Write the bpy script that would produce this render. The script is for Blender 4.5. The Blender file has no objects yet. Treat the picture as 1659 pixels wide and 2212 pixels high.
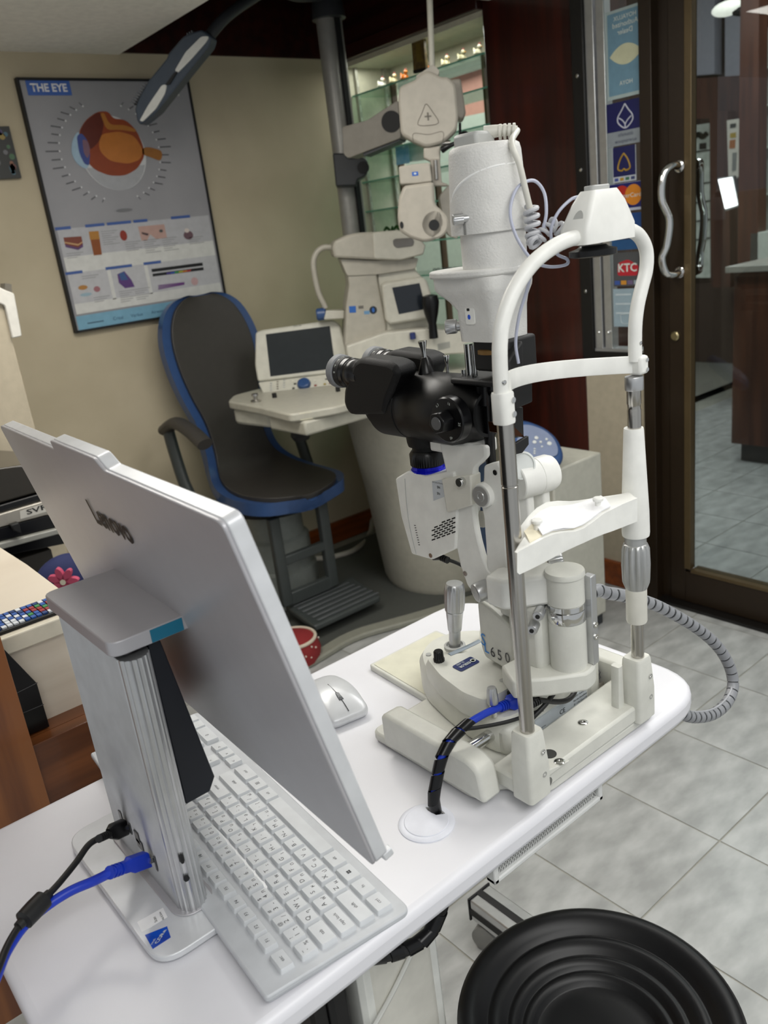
import bpy, bmesh, math, random
from mathutils import Vector, Matrix
random.seed(7)
SC = bpy.context.scene
COL = SC.collection
V3 = Vector
# ------------------------------------------------------------------ camera
CH = 1.3484                                   # lens height above the tiled floor
CAM_R = V3((0.762431, -0.6363516, -0.1172844))
CAM_D = V3((-0.2921331, -0.1767829, -0.9398968))
CAM_F = V3((0.5773709, 0.7508692, -0.3206841))
FPX = 1779.586
CO = V3((0, 0, CH))
cam = bpy.data.cameras.new('camera')
cam.sensor_fit = 'VERTICAL'; cam.sensor_height = 36.0; cam.lens = FPX / 2212 * 36.0
cam.clip_start = 0.02; cam.clip_end = 60
cam.dof.use_dof = True; cam.dof.focus_distance = 0.95; cam.dof.aperture_fstop = 9.0
camo = bpy.data.objects.new('camera', cam); COL.objects.link(camo)
camo.matrix_world = Matrix(((CAM_R.x, -CAM_D.x, -CAM_F.x, 0), (CAM_R.y, -CAM_D.y, -CAM_F.y, 0), (CAM_R.z, -CAM_D.z, -CAM_F.z, CH), (0, 0, 0, 1)))
SC.camera = camo
# ------------------------------------------------------------------ world, lamps, exposure
w = bpy.data.worlds.new('World'); SC.world = w; w.use_nodes = True
w.node_tree.nodes['Background'].inputs[0].default_value = (0.93, 0.97, 1.0, 1)
w.node_tree.nodes['Background'].inputs[1].default_value = 0.45
SC.view_settings.view_transform = 'Standard'; SC.view_settings.look = 'None'
SC.view_settings.gamma = 1.0; SC.view_settings.use_curve_mapping = False
SC.view_settings.exposure = 0.18
def area(name, loc, sx, sy, power, col, aim=None):
    l = bpy.data.lights.new(name, 'AREA'); l.shape = 'RECTANGLE'; l.size = sx; l.size_y = sy
    l.energy = power; l.color = col
    o = bpy.data.objects.new(name, l); COL.objects.link(o); o.location = loc
    if aim: o.rotation_euler = (V3(aim) - V3(loc)).to_track_quat('-Z', 'Y').to_euler()
    return o
# fluorescent ceiling fittings of the exam room (all just under the ceiling), then an added niche fill
area('ceiling_lamp_desk', (0.25, -0.55, 2.0), 1.8, 0.7, 20, (1.0, 0.995, 0.98))
area('ceiling_lamp_door', (1.45, 0.55, 2.0), 0.5, 1.4, 13, (1.0, 0.99, 0.96))
area('ceiling_lamp_back', (0.75, 1.7, 2.0), 0.9, 0.4, 13, (1.0, 0.965, 0.90))
area('niche_fill', (2.44, 2.59, 1.995), 0.04, 0.7, 1.1, (0.96, 1.0, 0.92))  # unseen light added to brighten the inside of the niche
# ------------------------------------------------------------------ measuring helpers: a sight line meets a real plane of the room
def ray(u, v):
    return CAM_R * ((u - 829.5) / FPX) + CAM_D * ((v - 1106) / FPX) + CAM_F
def ZP(u, v, z): d = ray(u, v); return CO + d * ((z - CH) / d.z)
def YP(u, v, y): d = ray(u, v); return CO + d * (y / d.y)
def XP(u, v, x): d = ray(u, v); return CO + d * (x / d.x)
def DP(u, v, r): d = ray(u, v); return CO + d * (r / math.hypot(d.x, d.y))
def depth(P): return (P - CO).dot(CAM_F)
def pxr(px, P): return px * depth(P) / FPX
class Fr:                                     # a flat working frame somewhere in the room
    def __init__(s, o, u, v):
        s.o = V3(o); s.u = V3(u).normalized(); s.v = V3(v).normalized(); s.n = s.u.cross(s.v)
    def P(s, a, b, c=0.0): return s.o + s.u * a + s.v * b + s.n * c
    def px(s, u, v):
        d = ray(u, v); t = (s.o - CO).dot(s.n) / d.dot(s.n); q = CO + d * t - s.o
        return (q.dot(s.u), q.dot(s.v))
    def pts(s, l): return [s.px(*p) for p in l]
def FY(y): return Fr((0, y, 0), (1, 0, 0), (0, 0, 1))      # faces -Y
def FX(x): return Fr((x, 0, 0), (0, -1, 0), (0, 0, 1))     # faces -X
def FZ(z): return Fr((0, 0, z), (1, 0, 0), (0, 1, 0))
def FD(u, v, r, rot=0.0):                     # upright frame at distance r, turned by rot degrees from square-on
    a = math.radians(-37.56 + rot)
    return Fr(DP(u, v, r), (math.cos(a), math.sin(a), 0), (0, 0, 1))
# ------------------------------------------------------------------ materials
def lin(c):
    if isinstance(c, str): c = tuple(int(c[i:i + 2], 16) / 255 for i in (0, 2, 4))
    return tuple((x / 12.92 if x <= 0.04045 else ((x + 0.055) / 1.055) ** 2.4) for x in c) + (1.0,)
MATS = {}
def mat(name, c, rough=0.5, metal=0.0, var=0.03, scale=40.0, bump=0.0, bscale=400.0, coat=0.0, c2=None, stretch=None, spec=0.5, emit=0.0):
    if name in MATS: return MATS[name]
    m = bpy.data.materials.new(name); m.use_nodes = True; nt = m.node_tree; N = nt.nodes; L = nt.links
    b = N['Principled BSDF']; b.inputs['Roughness'].default_value = rough; b.inputs['Metallic'].default_value = metal
    b.inputs['Coat Weight'].default_value = coat; b.inputs['Specular IOR Level'].default_value = spec
    tc = N.new('ShaderNodeTexCoord'); src = tc.outputs['Object']
    if stretch:
        mp = N.new('ShaderNodeMapping'); mp.inputs['Scale'].default_value = stretch; L.new(src, mp.inputs[0]); src = mp.outputs[0]
    no = N.new('ShaderNodeTexNoise'); no.inputs['Scale'].default_value = scale; no.inputs['Detail'].default_value = 4; L.new(src, no.inputs['Vector'])
    rp = N.new('ShaderNodeValToRGB'); a = lin(c)
    if c2: k1, k2 = a, lin(c2)
    else: k1 = tuple(max(0, x * (1 - var * 2)) for x in a[:3]) + (1,); k2 = tuple(min(1, x * (1 + var)) for x in a[:3]) + (1,)
    rp.color_ramp.elements[0].color = k1; rp.color_ramp.elements[1].color = k2
    rp.color_ramp.elements[0].position = 0.35; rp.color_ramp.elements[1].position = 0.65
    L.new(no.outputs['Fac'], rp.inputs[0]); L.new(rp.outputs[0], b.inputs['Base Color'])
    if emit: L.new(rp.outputs[0], b.inputs['Emission Color']); b.inputs['Emission Strength'].default_value = emit
    if bump:
        n2 = N.new('ShaderNodeTexNoise'); n2.inputs['Scale'].default_value = bscale; n2.inputs['Detail'].default_value = 2; L.new(tc.outputs['Object'], n2.inputs['Vector'])
        bp = N.new('ShaderNodeBump'); bp.inputs['Strength'].default_value = bump; bp.inputs['Distance'].default_value = 0.001
        L.new(n2.outputs['Fac'], bp.inputs['Height']); L.new(bp.outputs[0], b.inputs['Normal'])
    MATS[name] = m; return m
def wood(name, c1, c2, axis='X', rough=0.35, scale=14, coat=0.2):
    if name in MATS: return MATS[name]
    st = {'X': (0.08, 1, 1), 'Y': (1, 0.08, 1), 'Z': (1, 1, 0.08)}[axis]
    m = mat(name, c1, rough, 0, scale=scale * 4, c2=c2, stretch=st, coat=coat); return m
def glass(name, tint, gloss=1.45, rough=0.0, alpha=1.0):
    m = bpy.data.materials.new(name); m.use_nodes = True; nt = m.node_tree; N = nt.nodes; L = nt.links
    N.remove(N['Principled BSDF']); out = N['Material Output']
    t = N.new('ShaderNodeBsdfTransparent'); t.inputs[0].default_value = lin(tint)
    g = N.new('ShaderNodeBsdfGlossy'); g.inputs['Roughness'].default_value = rough
    fr = N.new('ShaderNodeFresnel'); fr.inputs['IOR'].default_value = gloss
    geo = N.new('ShaderNodeNewGeometry'); io = N.new('ShaderNodeMix'); io.inputs[2].default_value = gloss; io.inputs[3].default_value = 1.0 / gloss
    L.new(geo.outputs['Backfacing'], io.inputs[0]); L.new(io.outputs[0], fr.inputs['IOR'])     # a thin pane: the rear face mirrors no more than the front
    mx = N.new('ShaderNodeMixShader'); L.new(fr.outputs[0], mx.inputs[0]); L.new(t.outputs[0], mx.inputs[1]); L.new(g.outputs[0], mx.inputs[2])
    L.new(mx.outputs[0], out.inputs[0]); MATS[name] = m; return m
WHITE = mat('white_plastic', 'e6e6e1', 0.42, bump=0.06, bscale=900)
WHITET = mat('white_textured_paint', 'd9d8d4', 0.55, bump=0.5, bscale=520)
WARM = mat('warm_white_paint', 'd9d7cd', 0.38)
GREYP = mat('light_grey_plastic', 'b3b4b1', 0.45)
SILV = mat('silver_paint', 'b4b5b4', 0.32, 0.6)
CHROME = mat('chrome', 'd8d8d6', 0.10, 1.0, var=0.01)
STEEL = mat('brushed_steel', 'b9b6b0', 0.24, 1.0, var=0.06, scale=300, stretch=(1, 1, 0.02))
ALU = mat('satin_aluminium', 'c9cacb', 0.34, 0.9, var=0.03)
BLACK = mat('black_crinkle_paint', '070708', 0.48, bump=0.5, bscale=1500, spec=0.3)
BLACKS = mat('black_smooth', '08080a', 0.28, spec=0.4)
BLACKM = mat('matt_black', '0b0b0c', 0.6)
RUBBER = mat('black_rubber', '131313', 0.5)
BLUEC = mat('blue_cable_plastic', '1136b8', 0.38)
BLUEA = mat('blue_anodised', '1018d0', 0.25, 0.4)
GLASSC = glass('clear_glass', 'f0f4f2')
# ------------------------------------------------------------------ mesh helpers: a shape is (verts, faces)
def box(x0, x1, y0, y1, z0, z1):
    v = [V3((x, y, z)) for z in (z0, z1) for y in (y0, y1) for x in (x0, x1)]
    return v, [(0, 2, 3, 1), (4, 5, 7, 6), (0, 1, 5, 4), (2, 6, 7, 3), (0, 4, 6, 2), (1, 3, 7, 5)]
def fbox(F, a0, a1, b0, b1, c0, c1):
    v, f = box(a0, a1, b0, b1, c0, c1); return [F.P(*p) for p in v], f
def prism(F, pts, c0, c1, taper=1.0):
    n = len(pts); ar = sum(pts[i][0] * pts[(i + 1) % n][1] - pts[(i + 1) % n][0] * pts[i][1] for i in range(n))
    if ar < 0: pts = pts[::-1]
    cx = sum(p[0] for p in pts) / n; cy = sum(p[1] for p in pts) / n
    v = [F.P(a, b, c0) for a, b in pts] + [F.P(cx + (a - cx) * taper, cy + (b - cy) * taper, c1) for a, b in pts]
    f = [tuple(range(n))[::-1], tuple(range(n, 2 * n))] + [(i, (i + 1) % n, n + (i + 1) % n, n + i) for i in range(n)]
    return v, f
def loft(rings, cap=True, closed=False):
    n = len(rings[0]); v = [V3(p) for r in rings for p in r]; f = []
    m = len(rings)
    for k in range(m if closed else m - 1):
        a = k * n; b = ((k + 1) % m) * n
        for i in range(n): j = (i + 1) % n; f.append((a + i, a + j, b + j, b + i))
    if cap and not closed: f.append(tuple(range(n))[::-1]); f.append(tuple(range((m - 1) * n, m * n)))
    return v, f
def basis(d, up=None):
    d = V3(d).normalized(); up = V3(up) if up else (V3((0, 0, 1)) if abs(d.z) < 0.9 else V3((1, 0, 0)))
    a = up.cross(d).normalized(); b = d.cross(a); return a, b, d
def lathe(prof, o, d=(0, 0, 1), seg=32, flute=0, depth_=0.0, zone=None):
    a, b, d = basis(d); o = V3(o); rings = []
    for r, h in prof:
        ring = []
        for i in range(seg):
            t = 2 * math.pi * i / seg; rr = max(r, 1e-5)
            if flute and (zone is None or zone[0] <= h <= zone[1]): rr *= 1 - depth_ * (0.5 + 0.5 * math.cos(t * flute)) ** 2
            ring.append(o + a * (rr * math.cos(t)) + b * (rr * math.sin(t)) + d * h)
        rings.append(ring)
    return loft(rings)
def cyl(p, q, r, seg=24, r2=None):
    p = V3(p); q = V3(q); L = (q - p).length
    return lathe([(r, 0), (r if r2 is None else r2, L)], p, q - p, seg)
def catmull(P, sub=6):
    P = [V3(p) for p in P]
    if len(P) < 3: return P
    Q = [P[0] * 2 - P[1]] + P + [P[-1] * 2 - P[-2]]; out = []
    for i in range(1, len(Q) - 2):
        a, b, c, d = Q[i - 1:i + 3]
        for k in range(sub):
            t = k / sub
            out.append(0.5 * ((2 * b) + (c - a) * t + (2 * a - 5 * b + 4 * c - d) * t * t + (3 * b - a - 3 * c + d) * t ** 3))
    out.append(P[-1]); return out
def frames(P):
    T = [(P[min(i + 1, len(P) - 1)] - P[max(i - 1, 0)]).normalized() for i in range(len(P))]
    a, b, _ = basis(T[0]); out = []
    for t in T:
        a = (a - t * a.dot(t)); a = a.normalized() if a.length > 1e-6 else basis(t)[0]
        out.append((a, t.cross(a), t))
    return out
def tube(P, r, seg=12, sub=6, smooth=True, sy=1.0):
    P = catmull(P, sub) if smooth else [V3(p) for p in P]; F = frames(P); rings = []
    for i, (p, (a, b, t)) in enumerate(zip(P, F)):
        rr = r[0] + (r[1] - r[0]) * i / (len(P) - 1) if isinstance(r, tuple) else r
        rings.append([p + a * (rr * math.cos(2 * math.pi * k / seg)) + b * (rr * sy * math.sin(2 * math.pi * k / seg)) for k in range(seg)])
    return loft(rings)
def coil(P, R, r, turns, seg=6, n=None, sub=10, width=None, flat=None):
    """a helix around path P; round wire of radius r, or a flat ribbon (width along the path)"""
    P = catmull(P, sub); F = frames(P); n = n or int(turns * 14); rings = []
    for k in range(n + 1):
        s = k / n * (len(P) - 1); i = min(int(s), len(P) - 2); t = s - i
        p = P[i].lerp(P[i + 1], t); a, b, d = F[i]; an = 2 * math.pi * turns * k / n
        rad = a * math.cos(an) + b * math.sin(an)
        if width:
            rings.append([p + rad * R - d * width / 2, p + rad * R + d * width / 2, p + rad * (R + flat) + d * width / 2, p + rad * (R + flat) - d * width / 2])
        else:
            rings.append([p + rad * (R + r * math.cos(2 * math.pi * q / seg)) + d * (r * math.sin(2 * math.pi * q / seg)) for q in range(seg)])
    return loft(rings)
def rrect(w, h, r, n=5, cx=0, cy=0):
    out = []
    for k, (sx, sy) in enumerate(((1, 1), (-1, 1), (-1, -1), (1, -1))):
        for i in range(n + 1):
            t = math.pi / 2 * (k + i / n); out.append((cx + sx * (w / 2 - r) + r * math.cos(t), cy + sy * (h / 2 - r) + r * math.sin(t)))
    return out
def roundpoly(pts, r, n=4):
    out = []; m = len(pts)
    for i in range(m):
        p = V3((*pts[i], 0)); a = V3((*pts[i - 1], 0)) - p; b = V3((*pts[(i + 1) % m], 0)) - p
        rr = r[i] if isinstance(r, (list, tuple)) else r
        rr = min(rr, a.length * 0.45, b.length * 0.45)
        if rr <= 1e-6: out.append((p.x, p.y)); continue
        s = p + a.normalized() * rr; e = p + b.normalized() * rr
        for k in range(n + 1):
            t = k / n; q = s * (1 - t) ** 2 + p * (2 * t * (1 - t)) + e * t * t; out.append((q.x, q.y))
    return out
def ellipse(a, b, n=32, cx=0, cy=0, rot=0):
    return [(cx + a * math.cos(t) * math.cos(rot) - b * math.sin(t) * math.sin(rot), cy + a * math.cos(t) * math.sin(rot) + b * math.sin(t) * math.cos(rot)) for t in (2 * math.pi * i / n for i in range(n))]
def sphere(o, r, seg=20, rings=12, sc=(1, 1, 1)):
    o = V3(o); R = []
    for k in range(rings + 1):
        t = math.pi * k / rings; rr = max(r * math.sin(t), 1e-5); z = -r * math.cos(t)
        R.append([o + V3((rr * math.cos(2 * math.pi * i / seg) * sc[0], rr * math.sin(2 * math.pi * i / seg) * sc[1], z * sc[2])) for i in range(seg)])
    return loft(R)
def xf(shape, M): return [M @ p for p in shape[0]], shape[1]
# ------------------------------------------------------------------ objects
def mk_mesh(name, shapes, m, smooth=35):
    if isinstance(shapes, tuple): shapes = [shapes]
    V = []; Fc = []
    for v, f in shapes:
        o = len(V); V += [tuple(p) for p in v]; Fc += [tuple(i + o for i in q) for q in f]
    me = bpy.data.meshes.new(name); me.from_pydata(V, [], Fc)
    bm = bmesh.new(); bm.from_mesh(me); bmesh.ops.recalc_face_normals(bm, faces=bm.faces); bm.to_mesh(me); bm.free()
    if m: me.materials.append(m)
    if smooth:
        for p in me.polygons: p.use_smooth = True
        me.set_sharp_from_angle(angle=math.radians(smooth))
    return me
def put(o, parent):
    COL.objects.link(o)
    if parent:
        o.parent = parent; o.matrix_parent_inverse = PM[parent.name].inverted()
PM = {}
def obj(name, shapes, m, parent=None, bevel=0.0, smooth=35, seg=2, label=None):
    """one mesh object; the origin is moved to the base of the shape"""
    if isinstance(shapes, tuple): shapes = [shapes]
    P = [p for s in shapes for p in s[0]]
    c = V3(((min(p.x for p in P) + max(p.x for p in P)) / 2, (min(p.y for p in P) + max(p.y for p in P)) / 2, min(p.z for p in P)))
    me = mk_mesh(name, [([p - c for p in v], f) for v, f in shapes], m, smooth)
    o = bpy.data.objects.new(name, me); put(o, parent); o.location = c
    PM[o.name] = (PM[parent.name] if False else Matrix.Identity(4)) @ Matrix.Translation(c)
    if bevel:
        b = o.modifiers.new('bevel', 'BEVEL'); b.width = bevel; b.segments = seg; b.limit_method = 'ANGLE'; b.angle_limit = math.radians(40)
    if label: o['label'] = label
    return o
def inst(name, me, M, parent=None):
    o = bpy.data.objects.new(name, me); put(o, parent); o.matrix_world = M
    if parent: o.matrix_basis = M
    PM[o.name] = M.copy(); return o
def tag(o, label, cat, group=None):
    o['label'] = label; o['category'] = cat
    if group: o['group'] = group
    return o
def thing(name, label, cat, loc=(0, 0, 0), group=None):
    o = bpy.data.objects.new(name, None); COL.objects.link(o); o.location = loc; o.empty_display_size = 0.05
    PM[o.name] = Matrix.Translation(V3(loc)); return tag(o, label, cat, group)
def struct(o): o['kind'] = 'structure'; return o
def srct(name, loc=(0, 0, 0)):
    o = bpy.data.objects.new(name, None); COL.objects.link(o); o.location = loc; PM[o.name] = Matrix.Translation(V3(loc)); return struct(o)
def text(name, s, F, a, b, h, m, parent, c=0.0004, al='CENTER', rot=0.0, mirror=False, width=None, bold=0.0, thick=0.0003):
    cu = bpy.data.curves.new(name, 'FONT'); cu.body = s; cu.size = 1.0; cu.align_x = al; cu.align_y = 'CENTER'; cu.resolution_u = 2; cu.offset = bold
    t = bpy.data.objects.new(name, cu); COL.objects.link(t)
    dg = bpy.context.evaluated_depsgraph_get(); me = bpy.data.meshes.new_from_object(t.evaluated_get(dg))
    bpy.data.objects.remove(t); bpy.data.curves.remove(cu)
    if not len(me.vertices): return None
    xs = [v.co.x for v in me.vertices]; k = h / 0.72; kx = k
    if width: kx = width / max(1e-6, max(xs) - min(xs))
    cr, sr = math.cos(rot), math.sin(rot)
    for v in me.vertices:
        x = v.co.x * kx * (-1 if mirror else 1); y = v.co.y * k
        q = F.P(a + x * cr - y * sr, b + x * sr + y * cr, c); v.co = q
    me.materials.append(m)
    o = bpy.data.objects.new(name, me)
    cc = sum((v.co for v in me.vertices), V3()) / len(me.vertices)
    for v in me.vertices: v.co -= cc
    put(o, parent); o.location = cc; PM[o.name] = Matrix.Translation(cc)
    return o
# ================================================================== the setting
TILE = mat('floor_tile', '979896', 0.28, scale=9, c2='b4b5b3', bump=0.02, bscale=60, stretch=(1, 2.2, 1))
GROUT = mat('grout', '9c9a90', 0.8)
MAHO = wood('dark_mahogany', '2a0c06', '43150b', 'Z', 0.3, 6)
MAHOX = wood('dark_mahogany_flat', '200a06', '38130b', 'Y', 0.34, 6)
BASEW = wood('baseboard_wood', '6a3210', '8a4618', 'X', 0.3, 8)
WALLP = mat('beige_wallpaper', 'b6aa90', 0.85, scale=3, c2='c4b89e', bump=0.25, bscale=220)
CREAM = mat('cream_board', 'c9c4ae', 0.6)
CEIL = mat('white_ceiling_paint', 'eae6dd', 0.9)
BRONZE = mat('bronze_aluminium', '2b2014', 0.38, 0.35)
BRONZEL = mat('bronze_aluminium_light', '5b4c33', 0.35, 0.5)
DKFRAME = mat('black_frame', '0d0a08', 0.45)
fl = srct('floor')
obj('grout_bed', box(-1.2, 7.2, -1.2, 3.1, -0.06, -0.002), GROUT, fl)
tm = mk_mesh('tile', box(-0.1480, 0.1480, -0.1480, 0.1480, -0.012, 0.0), TILE, 0)
def tilemesh(k):
    return tm
for i in range(-5, 14):
    for j in range(-4, 8):
        x = 1.098 + 0.3 * i + 0.15; y = 0.7634 + 0.3 * j + 0.15
        if y > 3.0 or (x > 2.3 and y > 2.8): continue
        if x < 0.3 and y < 0.2: continue
        o = bpy.data.objects.new('tile', tm); put(o, fl); o.location = (x, y, 0); o.rotation_euler = (0, 0, random.choice((0, math.pi)))
# walls
wb = struct(obj('wall_back', box(-0.6, 2.62, 3.03, 3.13, 0, 2.04), WALLP))
struct(obj('trim_1', box(1.42, 2.4, 3.02, 3.13, 2.04, 2.6), MAHOX))
struct(obj('baseboard_back', box(-0.6, 2.37, 3.012, 3.03, 0, 0.10), BASEW, bevel=0.002))
# ceilings: the low white one and the dark recess over the refraction corner
struct(obj('ceiling', [box(-1.5, 1.42, -1.6, 3.13, 2.035, 2.10), box(1.42, 2.37, -1.6, 2.16, 2.035, 2.10)], CEIL))
struct(obj('ceiling_recess', [box(1.36, 2.7, 2.1, 3.13, 2.6, 2.64), box(1.36, 1.42, 2.1, 3.02, 2.10, 2.6), box(1.42, 2.37, 2.10, 2.16, 2.10, 2.6)], MAHOX))
# right wall: pillar, lintel over the display niche, frame of the entrance
struct(obj('wall_right', box(2.37, 2.66, 1.82, 2.195, 0, 2.6), MAHO, bevel=0.004))
struct(obj('trim_2', box(2.36, 2.66, 2.195, 3.02, 2.07, 2.6), MAHOX))
struct(obj('trim_3', box(2.345, 2.66, 2.195, 3.02, 2.018, 2.07), MAHOX, bevel=0.003))
struct(obj('wall_niche', [box(2.37, 2.66, 2.195, 3.02, 0, 0.80), box(2.37, 2.66, 2.985, 3.03, 0.80, 2.018), box(2.38, 2.66, 2.195, 2.985, 2.0, 2.018)], CREAM))
struct(obj('wall_panel', box(2.372, 2.46, 1.568, 1.82, 0.095, 0.825), mat('cream_panel', 'b3a994', 0.6)))
struct(obj('baseboard_right', box(2.355, 2.46, 1.568, 1.83, 0, 0.095), BASEW, bevel=0.003))
struct(obj('trim_4', [box(2.36, 2.45, 1.777, 1.822, 0.825, 2.5), box(2.36, 2.45, 1.568, 1.777, 0.825, 0.872)], DKFRAME, bevel=0.002))
struct(obj('wall_over_door', box(2.37, 2.46, -0.9, 1.6, 2.3, 2.6), MAHO))
# sidelight window with aluminium mullion strips
wn = srct('window_1', (2.40, 1.65, 0.87))
obj('mullion_strip', box(2.37, 2.40, 1.744, 1.776, 0.872, 2.5), ALU, wn, 0.002)
obj('mullion_strip', box(2.375, 2.41, 1.708, 1.738, 0.872, 2.5), ALU, wn, 0.002)
obj('window_sill', box(2.366, 2.42, 1.568, 1.776, 0.865, 0.882), ALU, wn, 0.002)
obj('pane', box(2.3745, 2.379, 1.57, 1.708, 0.88, 2.5), GLASSC, wn)
for z in (1.735, 1.46, 1.075):
    obj('screw', lathe([(0.006, 0), (0.006, 0.003), (0.003, 0.005)], (2.36, 1.80, z), (-1, 0, 0), 10), CHROME, wn)
for y in (1.76, 1.722):
    obj('screw', lathe([(0.005, 0), (0.005, 0.003), (0.003, 0.005)], (2.372, y, 0.935), (-1, 0, 0), 10), CHROME, wn)
# door with frame, glass, pull handles and lock
struct(obj('trim_5', [box(2.345, 2.46, 1.528, 1.57, 0, 2.5), box(2.38, 2.45, 1.49, 1.53, 0, 2.5)], BRONZE, bevel=0.002))
dr = srct('door_1', (2.40, 1.1, 0.012))
obj('stile', box(2.37, 2.41, 1.434, 1.49, 0.012, 2.3), BRONZE, dr, 0.002)
obj('stile_bead', box(2.364, 2.394, 1.412, 1.436, 0.137, 2.3), BRONZEL, dr, 0.002)
obj('bottom_rail', box(2.37, 2.41, 0.55, 1.434, 0.012, 0.125), BRONZE, dr, 0.002)
obj('rail_bead', box(2.366, 2.414, 0.60, 1.412, 0.125, 0.137), BRONZEL, dr, 0.001)
obj('stile', box(2.37, 2.41, 0.53, 0.60, 0.012, 2.3), BRONZE, dr, 0.002)
obj('pane', box(2.388, 2.392, 0.60, 1.412, 0.137, 2.3), glass('door_glass', 'cdd2d1', 1.5), dr)
obj('threshold', box(2.33, 2.47, 0.5, 1.52, 0, 0.011), DKFRAME, dr)
for sx, x in ((-1, 2.37), (1, 2.41)):
    dy = 0.0 if sx < 0 else 0.022
    h = obj('pull_handle', tube([(x, 1.452 - dy, 1.425), (x + sx * 0.035, 1.455 - dy, 1.43), (x + sx * 0.06, 1.468 - dy, 1.405), (x + sx * 0.066, 1.47 - dy, 1.34), (x + sx * 0.056, 1.452 - dy, 1.28), (x + sx * 0.06, 1.458 - dy, 1.21), (x + sx * 0.068, 1.47 - dy, 1.17), (x + sx * 0.055, 1.465 - dy, 1.128), (x + sx * 0.03, 1.455 - dy, 1.118), (x, 1.452 - dy, 1.122)], 0.0115, 14, 6), CHROME, dr)
    for z in (1.425, 1.122): obj('handle_rose', lathe([(0.017, 0), (0.017, 0.004), (0.012, 0.006)], (x, 1.452 - dy, z), (sx, 0, 0), 18), CHROME, h)
obj('lock_cylinder', lathe([(0.015, 0), (0.015, 0.006), (0.011, 0.009), (0.004, 0.009)], (2.37, 1.468, 0.928), (-1, 0, 0), 20), mat('brass_lock', 'a99c78', 0.25, 0.9), dr)
# ------------------------------------------------------------------ printed stickers on the sidelight glass, read from behind
FS = Fr((2.3742, 0, 0), (0, -1, 0), (0, 0, 1))
def sticker(name, label, y0, y1, z0, z1, col, group='stickers on the sidelight glass'):
    t = thing(name, label, 'sticker', (2.3742, (y0 + y1) / 2, z0), group)
    obj('sheet', fbox(FS, -y1, -y0, z0, z1, 0, 0.0008), mat('sheet_' + col, col, 0.5), t); return t
def sflat(name, t, pts, col, c=0.0009): return obj(name, prism(FS, pts, c, c + 0.0004), mat('ink_' + col, col, 0.5), t, smooth=0)
INKW = mat('ink_pale', 'cfd6cf', 0.5); INKD = mat('ink_dark', '2b3350', 0.5)
t = sticker('dealer_sticker', 'pale blue dealer sticker with cream lens shape, lettering seen reversed', 1.57, 1.700, 1.645, 1.885, 'a9b9b8')
sflat('blue_panel', t, [(-1.694, 1.655), (-1.574, 1.655), (-1.574, 1.877), (-1.694, 1.877)], '6f94a8', 0.0009)
lens = []
for k in range(25):
    a = -1 + 2 * k / 24; lens.append((-1.632 + 0.056 * a, 1.762 + 0.028 * (1 - a * a)))
for k in range(1, 24):
    a = 1 - 2 * k / 24; lens.append((-1.632 + 0.056 * a, 1.762 - 0.028 * (1 - a * a)))
sflat('lens_shape', t, lens, 'cfcfae', 0.0014)
for s, z, h in (('HOYALUX', 1.861, 0.012), ('Authorized', 1.843, 0.014), ('Dealer', 1.823, 0.014), ('HOYA', 1.685, 0.012)):
    text('lettering', s, FS, -1.632, z, h, INKW, t, c=0.0016, mirror=True, bold=0.01)
t = sticker('bank_sticker', 'navy sticker with white leaf outline emblem over a grey caption strip', 1.571, 1.705, 1.512, 1.635, '8b9298')
sflat('navy_panel', t, [(-1.705, 1.553), (-1.571, 1.553), (-1.571, 1.635), (-1.705, 1.635)], '0b1052')
def outline(pts, w):
    inn = []; cx = sum(p[0] for p in pts) / len(pts); cy = sum(p[1] for p in pts) / len(pts)
    return [FS.P(a, b, 0) for a, b in pts]
def stroke(t, name, P, r, col): return obj(name, tube([FS.P(a, b, 0.0016) for a, b in P], r, 6, 5), mat('ink_' + col, col, 0.5), t)
cx = -1.638
stroke(t, 'emblem', [(cx, 1.627), (cx + 0.012, 1.610), (cx + 0.026, 1.592), (cx + 0.024, 1.575), (cx, 1.559), (cx - 0.024, 1.575), (cx - 0.026, 1.592), (cx - 0.012, 1.610), (cx, 1.627)], 0.0022, 'c9cbd6')
stroke(t, 'emblem', [(cx - 0.022, 1.590), (cx - 0.010, 1.582), (cx, 1.570)], 0.0020, 'c9cbd6')
stroke(t, 'emblem', [(cx + 0.022, 1.590), (cx + 0.010, 1.582), (cx, 1.570), (cx, 1.560)], 0.0020, 'c9cbd6')
text('lettering', 'บัตรเครดิต', FS, cx, 1.541, 0.009, INKD, t, mirror=True, c=0.0014)
text('lettering', 'ธนาคารกรุงเทพ', FS, cx, 1.523, 0.009, INKD, t, mirror=True, c=0.0014)
t = sticker('bank_sticker', 'small navy sticker with gold drop outline above a row of tiny card marks', 1.603, 1.688, 1.405, 1.508, 'b9bfc6')
sflat('navy_panel', t, [(-1.686, 1.422), (-1.605, 1.422), (-1.605, 1.508), (-1.686, 1.508)], '10134f')
cx = -1.646
stroke(t, 'emblem', [(cx, 1.488), (cx + 0.014, 1.470), (cx + 0.022, 1.445), (cx + 0.008, 1.438), (cx, 1.443), (cx - 0.008, 1.438), (cx - 0.022, 1.445), (cx - 0.014, 1.470), (cx, 1.488)], 0.0026, 'b08a2a')
for k, c in enumerate(('3a4a90', 'b08a2a', '3c6a50', '36406a')): sflat('card_mark', t, [(-1.682 + k * 0.02, 1.409), (-1.668 + k * 0.02, 1.409), (-1.668 + k * 0.02, 1.418), (-1.682 + k * 0.02, 1.418)], c)
t = sticker('card_sticker', 'dark blue card sticker with overlapping red and orange discs', 1.571, 1.704, 1.318, 1.402, 'b5b9c8')
sflat('navy_panel', t, [(-1.704, 1.326), (-1.573, 1.326), (-1.573, 1.401), (-1.704, 1.401)], '0d1460')
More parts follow.
